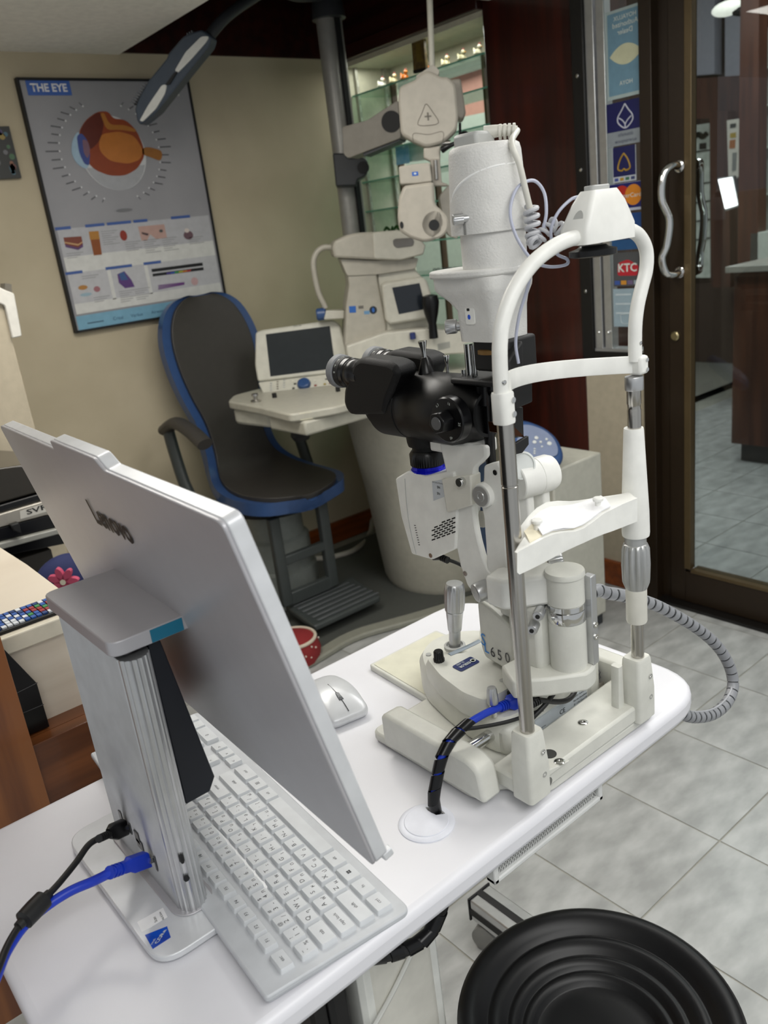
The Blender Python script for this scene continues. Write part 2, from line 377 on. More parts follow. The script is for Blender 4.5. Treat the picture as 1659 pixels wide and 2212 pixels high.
sflat('red_disc', t, ellipse(0.030, 0.031, 28, -1.657, 1.364), 'b02418', 0.0014)
sflat('orange_disc', t, ellipse(0.030, 0.031, 28, -1.614, 1.364), 'd0801c', 0.0016)
text('lettering', 'MasterCard', FS, -1.634, 1.363, 0.013, INKW, t, c=0.0024, width=0.096)
t = sticker('card_sticker', 'blue card sticker with white capital letters under the disc sticker', 1.573, 1.700, 1.235, 1.310, '14407c')
text('lettering', 'VISA', FS, -1.628, 1.285, 0.022, INKW, t, width=0.075, bold=0.02)
t = sticker('card_sticker', 'blue strip sticker with pale lettering behind the head rest tube', 1.595, 1.700, 1.200, 1.232, '1e4c7a')
text('lettering', 'Electron', FS, -1.648, 1.216, 0.016, INKW, t, width=0.09)
t = sticker('card_sticker', 'grey card sticker with red and white letter mark', 1.597, 1.696, 1.086, 1.192, '4a4b4d')
sflat('red_mark', t, roundpoly([(-1.680, 1.120), (-1.605, 1.118), (-1.600, 1.150), (-1.640, 1.170), (-1.678, 1.160)], 0.008), 'b3202e')
text('lettering', 'KTC', FS, -1.642, 1.143, 0.026, INKW, t, c=0.0018, bold=0.02, width=0.07)
text('lettering', 'อนุมัติทันใจ', FS, -1.648, 1.180, 0.008, INKW, t)
for k, c in enumerate(('39549a', 'c88a2c', '6a5a7c', '9aa6b0')): sflat('card_mark', t, [(-1.692 + k * 0.0245, 1.091), (-1.672 + k * 0.0245, 1.091), (-1.672 + k * 0.0245, 1.104), (-1.692 + k * 0.0245, 1.104)], c)
t = sticker('notice_sticker', 'plain pale blue notice sticker low on the sidelight glass', 1.60, 1.700, 0.955, 1.078, '93a6b0')
for k in range(3): sflat('print_line', t, [(-1.69, 1.062 - k * 0.03), (-1.63, 1.062 - k * 0.03), (-1.63, 1.057 - k * 0.03), (-1.69, 1.057 - k * 0.03)], 'bcc8cc')
stroke(t, 'emblem', [(-1.672, 0.995), (-1.668, 0.968), (-1.640, 0.968), (-1.636, 0.995), (-1.672, 0.995)], 0.0012, 'bcc8cc')
# ------------------------------------------------------------------ the shop beyond the door and niche
SHOPB = wood('shop_brown_wood', '3c1d12', '57301f', 'Z', 0.35, 6)
SHOPW = mat('shop_pale_wall', 'b4b4c0', 0.8)
SHOPP = mat('shop_pink_board', 'a87a6a', 0.7)
struct(obj('wall_shop', box(6.4, 6.5, -0.6, 6.4, 0, 3.0), mat('shop_back_wall', '4c3a32', 0.7)))
struct(obj('ceiling_shop', box(2.66, 6.5, -0.6, 6.4, 3.0, 3.06), CEIL))
struct(obj('wall_shop_side', box(2.6, 6.5, 6.3, 6.4, 0, 3.0), SHOPW))
struct(obj('floor_shop', box(2.6, 6.5, 3.0, 6.4, -0.05, -0.002), GROUT))
F5 = FX(5.2)
def shop(name, label, cat, px, m, d0=-0.1, d1=0.0, F=F5, group=None, bevel=0.0):
    return tag(obj(name, prism(F, F.pts(px), d0, d1), m, bevel=bevel), label, cat, group)
F6 = FX(6.2)
shop('wall_board', 'pale grey wall board high beside the shop beam, behind the door glass', 'panel', [(1470, -60), (1543, -60), (1543, 160), (1470, 165)], SHOPW, F=F6, group='pale boards above the shop beam')
shop('wall_board', 'pale grey wall board high beside the shop beam, behind the door glass', 'panel', [(1566, -60), (1612, -60), (1606, 168), (1566, 165)], SHOPW, F=F6, group='pale boards above the shop beam')
shop('shop_beam', 'brown wooden beam over the lit shop displays', 'beam', [(1470, 172), (1640, 160), (1640, 252), (1470, 258)], SHOPB, -0.12, 0.0, F=FX(5.9))
shop('shop_post', 'brown wooden post between the lit shop displays', 'post', [(1533, 240), (1572, 240), (1578, 620), (1535, 620)], SHOPB, -0.1, 0, F=FX(5.8))
shop('shop_post', 'wide dark wooden post in front of the shop displays', 'post', [(1600, -60), (1640, -60), (1636, 720), (1592, 720)], SHOPB, -0.1, 0, F=FX(5.0))
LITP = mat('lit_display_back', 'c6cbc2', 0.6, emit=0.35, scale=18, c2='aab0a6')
t = thing('lit_display', 'lit white eyewear display with wire grid behind the door glass', 'display', XP(1515, 560, 6.3))
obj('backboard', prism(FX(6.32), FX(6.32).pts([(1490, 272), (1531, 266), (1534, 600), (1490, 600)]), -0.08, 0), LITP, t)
for v in (330, 400, 440, 480, 520): obj('grid_bar', cyl(XP(1490, v, 6.30), XP(1533, v - 6, 6.30), 0.006, 6), DKFRAME, t)
obj('display_glasses', tube([XP(1497, 300, 6.28), XP(1508, 290, 6.28), XP(1518, 296, 6.28), XP(1527, 288, 6.28)], 0.02, 6), mat('dark_olive', '2a2c1c', 0.5), t)
obj('price_card', prism(FX(6.31), FX(6.31).pts([(1512, 310), (1526, 308), (1526, 322), (1512, 323)]), 0, 0.01), DKFRAME, t)
t = thing('shop_sign', 'narrow white shop sign with small printed blocks on brown wood', 'sign', XP(1585, 395, 5.79))
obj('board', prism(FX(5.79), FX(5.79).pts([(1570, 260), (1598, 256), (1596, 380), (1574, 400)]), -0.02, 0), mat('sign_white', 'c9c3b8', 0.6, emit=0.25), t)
for q, c in ((((1578, 268), (1590, 266), (1590, 275), (1578, 277)), '3a3a34'), (((1578, 288), (1590, 286), (1590, 297), (1578, 298)), 'b89a30'), (((1577, 303), (1589, 301), (1588, 320), (1576, 321)), 'b06a30'), (((1583, 330), (1592, 329), (1590, 368), (1582, 370)), '8a8a86')):
    obj('printed_block', prism(FX(5.79), FX(5.79).pts(q), 0.0, 0.006), mat('ink_' + c, c, 0.6), t, smooth=0)
EM = mat('reflection_glow', 'ffffff', 0.5, emit=6.0)
t = thing('reflection_panel', 'bright tilted panel added to glow like a reflection in the door glass', 'light', XP(1572, 452, 5.0))  # added glowing panel, stands in for a bright reflection in the glass
obj('panel_frame', prism(FX(5.0), FX(5.0).pts([(1549, 385), (1583, 380), (1596, 446), (1566, 456)]), -0.04, -0.004), ALU, t)
obj('panel_face', prism(FX(5.0), FX(5.0).pts([(1552, 388), (1580, 383), (1592, 443), (1567, 451)]), -0.003, 0.004), EM, t)
t = thing('ceiling_lamp', 'white oval ceiling lamp over the shop, lit', 'lamp', XP(1572, 20, 5.3))
obj('lamp_body', sphere(XP(1572, 18, 5.3), 0.10, 20, 10, (0.6, 1.0, 0.42)), mat('shop_lamp_white', 'f2f0e6', 0.4, emit=1.6), t)
obj('lamp_holder', cyl(XP(1588, 22, 5.3), XP(1604, 24, 5.3), 0.03, 10), DKFRAME, t)
obj('hanging_rod', cyl(XP(1572, 8, 5.3), XP(1572, 8, 5.3) + V3((0, 0, 0.9)), 0.012, 8), DKFRAME, t)
# dark wood counter seen through the door
t = thing('shop_counter', 'dark brown wooden shop counter on the tiled floor beyond the glass door', 'counter', (4.2, 1.3, 0))
obj('counter_body', box(3.95, 4.6, 0.3, 2.13, 0.10, 0.96), SHOPB, t, 0.004)
obj('plinth', box(4.0, 4.6, 0.3, 2.10, 0, 0.10), DKFRAME, t)
obj('worktop', box(3.92, 4.63, 0.28, 2.16, 0.96, 0.99), mat('counter_top_pale', '9c9a92', 0.3), t, 0.003)
t = thing('display_cabinet', 'long glass topped display cabinet behind the shop counter', 'cabinet', (5.2, 1.6, 0))
obj('cabinet_body', box(5.0, 5.5, 0.2, 2.6, 0.0, 0.9), SHOPB, t, 0.004)
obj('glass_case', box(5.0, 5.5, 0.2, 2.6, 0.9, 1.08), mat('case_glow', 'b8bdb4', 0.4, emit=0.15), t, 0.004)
t = thing('shop_shelving', 'pale glass shelving against the right of the shop post', 'shelving', XP(1655, 600, 5.6))
obj('back_panel', prism(FX(5.6), FX(5.6).pts([(1638, 60), (1720, 60), (1720, 900), (1630, 900)]), -0.05, 0), mat('shelving_back', '8f968e', 0.6), t)
obj('base_cupboard', box(5.52, 5.68, XP(1720, 700, 5.6).y, XP(1632, 700, 5.6).y, 0, XP(1660, 700, 5.6).z), SHOPB, t)
for v in (150, 230, 320, 420): obj('glass_shelf', prism(FX(5.6), FX(5.6).pts([(1638, v), (1720, v - 12), (1720, v - 8), (1638, v + 4)]), 0, 0.12), mat('shelf_edge_pale', 'b9c8bd', 0.3), t)
obj('navy_panel', prism(FX(5.6), FX(5.6).pts([(1634, 505), (1720, 500), (1720, 545), (1634, 550)]), 0, 0.02), mat('navy_board', '20204c', 0.5), t)
area('ceiling_lamp_shop', (4.3, 1.9, 2.9), 1.6, 1.6, 60, (0.97, 0.99, 1.0))
area('shop_front_fill', (3.0, 2.9, 2.9), 0.4, 2.4, 70, (0.97, 0.99, 1.0))  # unseen fill light added to brighten the boards behind the niche
# ------------------------------------------------------------------ display niche: back panes, glass shelves
nb = srct('window_2', (2.62, 2.6, 0.8))
for y0, y1 in ((2.195, 2.44), (2.44, 2.76), (2.76, 2.985)):
    obj('pane', box(2.628, 2.632, y0 + 0.006, y1 - 0.006, 0.8, 1.93), GLASSC, nb)
    obj('pane_post', box(2.615, 2.645, y1 - 0.008, y1 + 0.004, 0.8, 1.94), mat('niche_post', '4d3a26', 0.5), nb)
obj('head_board', box(2.62, 2.65, 2.195, 2.985, 1.925, 2.0), CREAM, nb)
obj('head_rail', box(2.612, 2.65, 2.195, 2.985, 1.915, 1.928), mat('niche_post', '4d3a26', 0.5), nb)
GEDGE = mat('green_glass_edge', '6fae96', 0.15, emit=0.0); GSH = glass('shelf_glass', 'd5e8dd', 1.5)
SHL = ('green edged glass shelf with the hen figurines, highest in the niche', 'green edged glass shelf directly below the row of hen figurines', 'green edged glass shelf behind the phoropter arm', 'green edged glass shelf behind the pole collar', 'green edged glass shelf behind the phoropter lens head', 'green edged glass shelf behind the autorefractor head', 'green edged glass shelf with a row of dark spectacles', 'green edged glass shelf next below the dark spectacles, lowest in the niche')
for z, lb_ in zip((1.893, 1.785, 1.665, 1.555, 1.436, 1.29, 1.155, 1.06), SHL):
    s = thing('glass_shelf', lb_, 'shelf', (2.50, 2.59, z - 0.004), 'glass shelves of the niche')
    obj('plate', box(2.402, 2.61, 2.2, 2.983, z - 0.004, z + 0.002), GSH, s)
    obj('front_edge', box(2.398, 2.402, 2.2, 2.983, z - 0.004, z + 0.002), GEDGE, s)
for x in (2.42, 2.575):
    st = struct(obj('trim_6', box(x, x + 0.014, 2.972, 2.986, 0.8, 2.0), mat('shelf_standard', 'b9b6a8', 0.4, 0.3)))
    for k in range(22): obj('slot', box(x + 0.004, x + 0.010, 2.970, 2.973, 0.92 + k * 0.048, 0.945 + k * 0.048), mat('slot_bright', 'd8d6c8', 0.4), st)
# rooms glimpsed through the back panes of the niche
F4 = FX(3.6)
shop('wall_board', 'dusky pink board seen through the panes of the display niche', 'panel', [(840, 150), (1075, 60), (1075, 330), (840, 420)], SHOPP, F=F4)
shop('wall_board', 'pale lilac grey board above the dusky pink one behind the niche', 'panel', [(835, 110), (1075, 30), (1075, 118), (835, 205)], mat('lilac_board', 'a9a4ae', 0.7), 0.02, 0.06, F=F4)
shop('wall_board', 'greenish white lit board behind the lower panes of the niche', 'panel', [(835, 290), (1075, 240), (1075, 760), (835, 760)], mat('greenish_board', 'a9b2a2', 0.7), 0.02, 0.06, F=F4)
def fig(u, v, z, c, k=1.0, group='small hen figurines on the top glass shelf', label=None):
    """a little pottery hen: plump body, tail, head, comb and beak"""
    P = ZP(u, v, z + 0.002) if False else XP(u, v, 2.46); P.z = z + 0.0015
    body = mat('hen_' + c, c, 0.3)
    t = thing('hen_figurine', label, 'figurine', P, group)
    obj('body', [lathe([(0.006, 0), (0.014 * k, 0.004 * k), (0.018 * k, 0.014 * k), (0.014 * k, 0.024 * k), (0.004, 0.029 * k)], P, seg=16), tube([P + V3((0, 0.006 * k, 0.018 * k)), P + V3((0, 0.016 * k, 0.026 * k)), P + V3((0, 0.020 * k, 0.036 * k))], (0.009 * k, 0.002), 8)], body, t)
    obj('head', sphere(P + V3((0, -0.010 * k, 0.034 * k)), 0.0085 * k, 12, 8), body, t)
    obj('comb', [cyl(P + V3((0, -0.010 * k + d, 0.041 * k)), P + V3((0, -0.010 * k + d, 0.048 * k)), 0.003 * k, 8, 0.001) for d in (-0.004 * k, 0, 0.004 * k)], mat('hen_comb', '6a1c10', 0.4), t)
    obj('beak', cyl(P + V3((0, -0.018 * k, 0.033 * k)), P + V3((0, -0.024 * k, 0.032 * k)), 0.003 * k, 8, 0.0005), mat('hen_beak', 'b07820', 0.4), t)
for u, v, c, l in ((823, 172, 'e2ded0', 'white hen figurine with black tail at the pole end of top shelf'), (849, 168, 'd2c49a', 'cream hen figurine beside the orange one on top shelf'), (873, 160, 'c06818', 'orange pottery hen figurine on the top glass shelf'), (927, 140, 'a8602c', 'brown hen figurine next to the phoropter rod'), (962, 130, 'd4c8a0', 'cream hen figurine with orange comb midway along top shelf'), (997, 118, 'b8b08c', 'olive cream hen figurine before a pane post'), (1032, 106, 'ddd6b8', 'cream hen figurine at the mahogany pillar end of top shelf')):
    fig(u, v, 1.895, c, 1.0, label=l)
t = thing('greeting_card', 'folded sky blue and white card on a glass shelf of the niche', 'card', XP(880, 350, 2.5))
Fc = FX(2.5)
obj('front_leaf', prism(Fc, Fc.pts([(855, 322), (883, 318), (885, 352), (857, 357)]), 0, 0.002), mat('sky_card', '6fb0dd', 0.5, scale=30, c2='9cc8e6'), t)
obj('back_leaf', prism(Fc, Fc.pts([(862, 312), (915, 305), (920, 345), (862, 352)]), -0.03, -0.028), mat('card_white', 'dfe6e0', 0.5), t)

# dark spectacles laid out on a low glass shelf, a plant and a glass tray
for k in range(9):
    y = 2.24 + k * 0.048; P = V3((2.45 + 0.012 * (k % 2), y, 1.157)); c = ('16161a', '2a2a2c', '1c1a18', '3a3a3c')[k % 4]
    g_ = thing('spectacles', 'pair of dark spectacles lying in the row on the low glass shelf', 'spectacles', P, 'spectacles on the low glass shelf')
    fm = mat('spec_' + c, c, 0.3)
    for d in (-0.011, 0.011): obj('rim', tube([P + V3((0.0, d + 0.0095 * math.cos(a), 0.011 + 0.008 * math.sin(a))) for a in [2 * math.pi * q / 10 for q in range(11)]], 0.0013, 6, 2), fm, g_)
    for d in (-0.021, 0.021): obj('temple', tube([P + V3((0, d, 0.014)), P + V3((0.05, d, 0.013)), P + V3((0.085, d, 0.004))], 0.0013, 6, 3), fm, g_)
    obj('bridge', tube([P + V3((0, -0.003, 0.013)), P + V3((-0.001, 0, 0.0145)), P + V3((0, 0.003, 0.013))], 0.0012, 6, 3), fm, g_)
pt = XP(845, 490, 2.47); pt.z = 1.292
pl_ = thing('small_plant', 'small green leaf plant in a white pot on a glass shelf', 'plant', pt)
obj('pot', lathe([(0.014, 0), (0.019, 0.03), (0.019, 0.033), (0.016, 0.033), (0.015, 0.028), (0.0005, 0.028)], pt, seg=18), WHITE, pl_)
for k in range(5):
    a = 1.2 * k + 0.4; d = V3((math.cos(a) * 0.5, math.sin(a), 0)); 
    obj('leaf', tube([pt + V3((0, 0, 0.028)), pt + d * 0.012 + V3((0, 0, 0.055)), pt + d * 0.032 + V3((0, 0, 0.068)), pt + d * 0.05 + V3((0, 0, 0.055))], 0.007, 8, 4, sy=0.2), mat('leaf_green', '2c5a1c', 0.5), pl_)

Fq_ = FX(2.385)
pq_ = thing('wood_plaque', 'narrow brown and gold plaque hanging from the niche lintel', 'plaque', XP(905, 152, 2.385))
obj('board', prism(Fq_, Fq_.pts([(887, 70), (913, 62), (920, 150), (893, 156)]), -0.012, 0.0), mat('plaque_brown', '4a3a1c', 0.5, scale=60, c2='6e5a2c'), pq_, 0.001)
obj('gold_inlay', prism(Fq_, roundpoly(Fq_.pts([(897, 95), (908, 92), (912, 132), (901, 135)]), 0.006, 3), 0.0, 0.0008), mat('plaque_gold', '7c682f', 0.4, 0.3), pq_)
obj('base_strip', prism(Fq_, Fq_.pts([(893, 152), (920, 146), (922, 152), (894, 159)]), -0.012, 0.002), BLACKM, pq_)
obj('hook', cyl(XP(899, 66, 2.379), XP(899, 66, 2.379) + V3((0, 0, 0.05)), 0.003, 8), STEEL, pq_)
# ================================================================== instrument table
T = 0.785
TOPM = mat('white_table_laminate', 'dfdfe4', 0.34, var=0.004)
tb = thing('instrument_table', 'white laminate instrument table on a grey lifting column', 'table', (0.43, 0.675, 0.0))
FZ0 = FZ(0)
top = roundpoly([(0.045, 0.463), (0.825, 0.463), (0.825, 0.885), (0.045, 0.885)], [0.02, 0.075, 0.075, 0.02], 8)
obj('tabletop', prism(FZ0, top, 0.757, T), TOPM, tb, 0.0085, seg=4)
GRIL = mat('tray_grey', 'd8d9d7', 0.45)
tray = obj('cable_tray', [box(0.445, 0.62, 0.475, 0.487, 0.728, 0.734), box(0.445, 0.62, 0.475, 0.483, 0.752, 0.757), box(0.445, 0.452, 0.475, 0.487, 0.728, 0.757), box(0.613, 0.62, 0.475, 0.487, 0.728, 0.757), box(0.45, 0.615, 0.487, 0.60, 0.728, 0.731)], GRIL, tb, 0.0015)
gb = []
for k in range(44):
    x = 0.446 + k * 0.004
    for s in (-1, 1):
        x2 = x + s * 0.012
        if not (0.448 < x2 < 0.618 and 0.448 < x < 0.618): continue
        gb.append(cyl((x, 0.479, 0.733), (x2, 0.479, 0.753), 0.0006, 4))
g = obj('grille_mesh', gb, mat('grille_wire', 'bcbdbb', 0.5), tray, smooth=0); g['kind'] = 'stuff'
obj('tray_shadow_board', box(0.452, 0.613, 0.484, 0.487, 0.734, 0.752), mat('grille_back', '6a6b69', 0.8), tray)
# lifting column with fluted grooves, its foot
cx0, cx1, cy0, cy1 = 0.345, 0.46, 0.595, 0.71
def colpts(x0, x1, y0, y1):
    out = [(x0, y1 - 0.012), (x0, y0 + 0.006), (x0 + 0.006, y0)]; m = (x0 + x1) / 2
    for d in (-0.012, 0.0, 0.012):
        out += [(m + d - 0.004, y0), (m + d - 0.002, y0 + 0.003), (m + d + 0.002, y0 + 0.003), (m + d + 0.004, y0)]
    out += [(x1 - 0.006, y0), (x1, y0 + 0.006), (x1, y1 - 0.012), (x1 - 0.012, y1), (x0 + 0.012, y1)]
    return out
COLM = mat('column_grey_paint', 'e4e5df', 0.42)
obj('lifting_column', prism(FZ0, colpts(cx0, cx1, cy0, cy1), 0.30, 0.70), COLM, tb, 0.001)
obj('inner_column', prism(FZ0, rrect(0.095, 0.12, 0.012, 4, (cx0 + cx1) / 2, (cy0 + cy1) / 2), 0.10, 0.757), WARM, tb)
obj('outer_sleeve', prism(FZ0, colpts(cx0 - 0.012, cx1 + 0.012, cy0 - 0.012, cy1 + 0.012), 0.045, 0.36), COLM, tb, 0.002)
obj('foot_bar', box(0.36, 0.445, 0.50, 0.90, 0.012, 0.05), COLM, tb, 0.01)
obj('foot_bar', box(0.12, 0.835, 0.62, 0.70, 0.012, 0.05), COLM, tb, 0.01)
cf = obj('cross_foot', box(0.832, 0.888, 0.42, 0.965, 0.056, 0.104), ALU, tb, 0.003)
obj('foot_stripe', box(0.853, 0.867, 0.42, 0.965, 0.104, 0.1055), BLACKM, cf)
obj('foot_stripe', box(0.8305, 0.832, 0.42, 0.965, 0.070, 0.084), BLACKM, cf)
obj('end_cap', box(0.830, 0.890, 0.965, 0.969, 0.054, 0.106), BLACKM, cf, 0.001)
obj('caster', [lathe([(0.012, -0.012), (0.027, -0.010), (0.027, 0.010), (0.012, 0.012)], (0.84, 0.935, 0.027), (1, 0.3, 0), 24), cyl((0.845, 0.935, 0.03), (0.85, 0.935, 0.058), 0.012, 12)], mat('caster_clear_grey', '8a8a86', 0.3), cf)
obj('caster', [lathe([(0.012, -0.012), (0.027, -0.010), (0.027, 0.010), (0.012, 0.012)], (0.86, 0.45, 0.027), (1, 0.3, 0), 24), cyl((0.865, 0.45, 0.03), (0.865, 0.45, 0.058), 0.012, 12)], mat('caster_clear_grey', '8a8a86', 0.3), cf)
for x, y in ((0.15, 0.66), (0.402, 0.52), (0.402, 0.875)): obj('foot_pad', lathe([(0.02, 0), (0.02, 0.008), (0.012, 0.014)], (x, y, 0), seg=16), RUBBER, tb)
obj('power_unit', box(0.285, 0.333, 0.602, 0.69, 0.36, 0.685), BLACKS, tb, 0.004, label='black power unit box hanging beside the column')
obj('power_unit_rib', box(0.305, 0.313, 0.598, 0.602, 0.36, 0.685), BLACKM, tb, 0.001)
obj('bracket_arm', box(0.275, 0.47, 0.60, 0.70, 0.70, 0.757), COLM, tb, 0.004)
obj('unit_hook', box(0.30, 0.32, 0.64, 0.66, 0.68, 0.705), COLM, tb)
t = thing('strap', 'thin white cable strap slung across the lifting column', 'strap', (0.40, 0.59, 0.55))
obj('band', tube([(0.462, 0.591, 0.628), (0.455, 0.589, 0.612), (0.42, 0.589, 0.585), (0.38, 0.589, 0.548), (0.34, 0.589, 0.520), (0.30, 0.590, 0.508), (0.28, 0.592, 0.530)], 0.0028, 8, 6), mat('white_strap', 'd0d0ca', 0.5), t)
obj('strap_lock', sphere((0.464, 0.591, 0.634), 0.0055, 10, 6, (1, 1, 1.6)), mat('white_strap', 'd0d0ca', 0.5), t)
# black spiral-wrapped cable sagging under the tabletop
P = [YP(u, v, 0.50) for u, v in ((958, 1925), (948, 1975), (925, 2018), (890, 2044), (845, 2060), (800, 2066), (760, 2060))]
t = thing('wrapped_cable', 'black spiral wrapped cable sagging below the table edge', 'cable', P[3])
obj('cable_core', tube(P, 0.0065, 10), RUBBER, t)
obj('spiral_wrap', coil(P, 0.0065, 0, 7, width=0.0165, flat=0.0009, n=170), BLACKS, t)
# ================================================================== grommet
gx, gy = 0.4185, 0.538
t = thing('cable_grommet', 'round white plastic cable grommet set in the tabletop', 'grommet', (gx, gy, T))
Fg = Fr((gx, gy, T), (1, 0, 0), (0, 1, 0))
obj('flange', lathe([(0.0215, -0.004), (0.0285, -0.004), (0.0285, 0.0012), (0.027, 0.0022), (0.0235, 0.0026), (0.0215, 0.0024), (0.0215, -0.004)], (gx, gy, T), seg=48), mat('grommet_white', 'e3e5ee', 0.4), t)
mA_, mB_ = V3((0.435 - gx, 0.559 - gy, 0)), V3((0.441 - gx, 0.530 - gy, 0))
a0_, a1_ = math.degrees(math.atan2(mA_.y, mA_.x)), math.degrees(math.atan2(mB_.y, mB_.x)) + 360
cap = [(0.0226 * math.cos(math.radians(a)), 0.0226 * math.sin(math.radians(a))) for a in [a0_ + (a1_ - a0_) * k / 36 for k in range(37)]] + [(0.0125, -0.001), (0.0115, 0.010)]
obj('cap', prism(Fg, cap, 0.0005, 0.0034), mat('grommet_white', 'e3e5ee', 0.4), t, 0.0006)
obj('throat_ring', lathe([(0.0205, -0.001), (0.0222, -0.001), (0.0222, 0.0016), (0.0205, 0.0016), (0.0205, -0.001)], (gx, gy, T), seg=40), GREYP, t)
obj('hole_floor', prism(Fg, ellipse(0.0214, 0.0214, 36), 0.0001, 0.0006), mat('grommet_dark', '6e7075', 0.7), t)
# ================================================================== all-in-one computer, seen from behind
SIL = mat('silver_back_cover', 'b2b1b5', 0.36, 0.25, var=0.01, bump=0.05, bscale=1600)
SILL = mat('silver_edge', 'd3d5d8', 0.32, 0.15)
pc = thing('all_in_one_computer', 'silver all-in-one computer seen from behind, on a ribbed stand', 'computer', (0.20, 0.68, T))
Bb = V3((0.272, 0.42, 0.903)); Tt = V3((0.204, 0.42, 1.199)); up = (Tt - Bb).normalized(); HH = (Tt - Bb).length
FP = Fr((0.2825, 0.685, 0.903), (-0.0396, -0.9992, 0), V3((up.x * 0.9992, -up.x * 0.0396, up.z)))            # back face of the panel: a along -Y, b up the panel, n towards the viewer
hw = 0.266
ol = [(-hw, 0), (hw, 0), (hw, HH), (0.066, HH), (0.054, HH + 0.009), (-0.064, HH + 0.009), (-0.066, HH), (-hw, HH)]
obj('back_cover', prism(FP, roundpoly(ol, [0.006, 0.006, 0.008, 0.004, 0.004, 0.002, 0.001, 0.008]), -0.003, 0.0), SIL, pc, 0.0008)
obj('bezel_edge', prism(FP, roundpoly([(a * 1.0015, b) for a, b in ol], [0.006, 0.006, 0.008, 0.004, 0.004, 0.002, 0.001, 0.008]), -0.0145, -0.0031), SILL, pc, 0.0015)
obj('screen', fbox(FP, -hw + 0.008, hw - 0.008, 0.022, HH - 0.008, -0.0152, -0.0144), mat('screen_off', '0a0b0d', 0.12), pc)
obj('chin_lip', fbox(FP, hw - 0.006, hw, -0.004, 0.003, -0.019, -0.010), SILL, pc, 0.001)
text('logo', 'Lenovo', FP, 0.005, 0.243, 0.025, mat('logo_dark', '150f10', 0.5, spec=0.2), pc, c=0.0009, width=0.094, bold=0.03)
# hinge head
hz = 1.068
head = roundpoly([(0.178, 0.604), (0.252, 0.604), (0.252, 0.766), (0.178, 0.766)], [0.012, 0, 0, 0.012])
obj('hinge_head', prism(FZ0, head, hz - 0.013, hz), SIL, pc, 0.001)
obj('energy_sticker', box(0.212, 0.2405, 0.6032, 0.604, hz - 0.012, hz - 0.001), mat('teal_sticker', '0f6c8a', 0.4), pc)
# ribbed stand column
rib = []
y = 0.753; n = 52
for k in range(n):
    yy = 0.749 - (0.749 - 0.612) * k / n; rib += [(0.1830, yy), (0.1840, yy - 0.0009), (0.1840, yy - 0.0018), (0.1830, yy - 0.0022)]
end = []
for k in range(13):
    a = math.pi + math.pi / 2 * k / 12 * 1.0
    end.append(a)
cpts = rib[:]
for k in range(9):                                           # wide flutes round the end that faces the viewer
    t0 = k / 9; a = math.pi + t0 * math.pi
    c = (0.1965, 0.612)
    for q, rr in ((0.0, 1.0), (0.25, 0.93), (0.75, 0.93)):
        aa = math.pi + (k + q) / 9 * math.pi; cpts.append((c[0] + 0.0135 * rr * math.cos(aa), c[1] + 0.0145 * rr * math.sin(aa)))
cpts += [(0.210, 0.612), (0.210, 0.749)]
for k in range(1, 8): aa = math.pi * k / 8; cpts.append((0.1965 + 0.0135 * math.cos(aa), 0.749 + 0.008 * math.sin(aa)))
obj('stand_column', prism(FZ0, cpts, 0.7955, 1.05), ALU, pc, smooth=30)
obj('column_collar', prism(FZ0, rrect(0.024, 0.14, 0.01, 4, 0.197, 0.682), 1.05, 1.056), BLACKS, pc)
Fsl = FY(0.602)
sl = [(0.2115, 1.055), (0.222, 1.055), (0.2435, 0.903), (0.236, 0.891), (0.2125, 0.891)]
obj('lift_slider', prism(Fsl, sl, -0.15, -0.012), mat('slider_black', '1b1e26', 0.38, 0.3), pc, 0.001)
# foot plate
foot = roundpoly([(0.143, 0.568), (0.262, 0.568), (0.262, 0.796), (0.143, 0.796)], 0.026, 7)
obj('foot_plate', prism(FZ0, foot, T + 0.003, T + 0.0095), SILL, pc, 0.0012)
obj('foot_pad', prism(FZ0, roundpoly([(0.149, 0.574), (0.256, 0.574), (0.256, 0.79), (0.149, 0.79)], 0.022, 5), T, T + 0.003), RUBBER, pc)
obj('foot_dish', prism(FZ0, rrect(0.040, 0.168, 0.018, 6, 0.197, 0.68), T + 0.0095, T + 0.0112), SIL, pc, 0.0015)
# stickers on the foot
Fft = Fr((0.165, 0.606, T + 0.0096), (0, 1, 0), (-1, 0, 0))
s = obj('info_sticker', prism(Fr((0, 0, T + 0.0096), (1, 0, 0), (0, 1, 0)), [tuple(ZP(u, v, T + 0.0096)[:2]) for u, v in ((296, 1992), (352, 1961), (362, 1981), (306, 2014))], 0, 0.0002), mat('sticker_white', 'f2f2f2', 0.4), pc, smooth=0)
Fk = Fr(ZP(356, 1975, T + 0.0099), ZP(352, 1963, T) - ZP(360, 1979, T), ZP(296, 1992, T) - ZP(352, 1961, T))
text('print', 'Scan', Fk, 0, 0.009, 0.0028, BLACKM, s, c=0.0002)
text('print', 'Ask & Solve', Fk, 0, 0.003, 0.0022, BLACKM, s, c=0.0002, width=0.011)
CQ = [(313, 2020), (361, 2001), (369, 2025), (330, 2050)]
s = obj('cpu_sticker', prism(Fr((0, 0, T + 0.0096), (1, 0, 0), (0, 1, 0)), [tuple(ZP(u, v, T + 0.0096)[:2]) for u, v in CQ], 0, 0.0002), mat('sticker_blue', '0c4fc0', 0.3, scale=60, c2='0a3aa0'), pc, smooth=0)
Fk = Fr(ZP(343, 2024, T + 0.0099), ZP(361, 2001, T) - ZP(330, 2050, T) + (ZP(313, 2020, T) - ZP(330, 2050, T)) * 0.0, ZP(313, 2020, T) - ZP(361, 2001, T))
text('print', 'intel', Fk, -0.0040, 0.0030, 0.0028, INKW, s, c=0.0003)
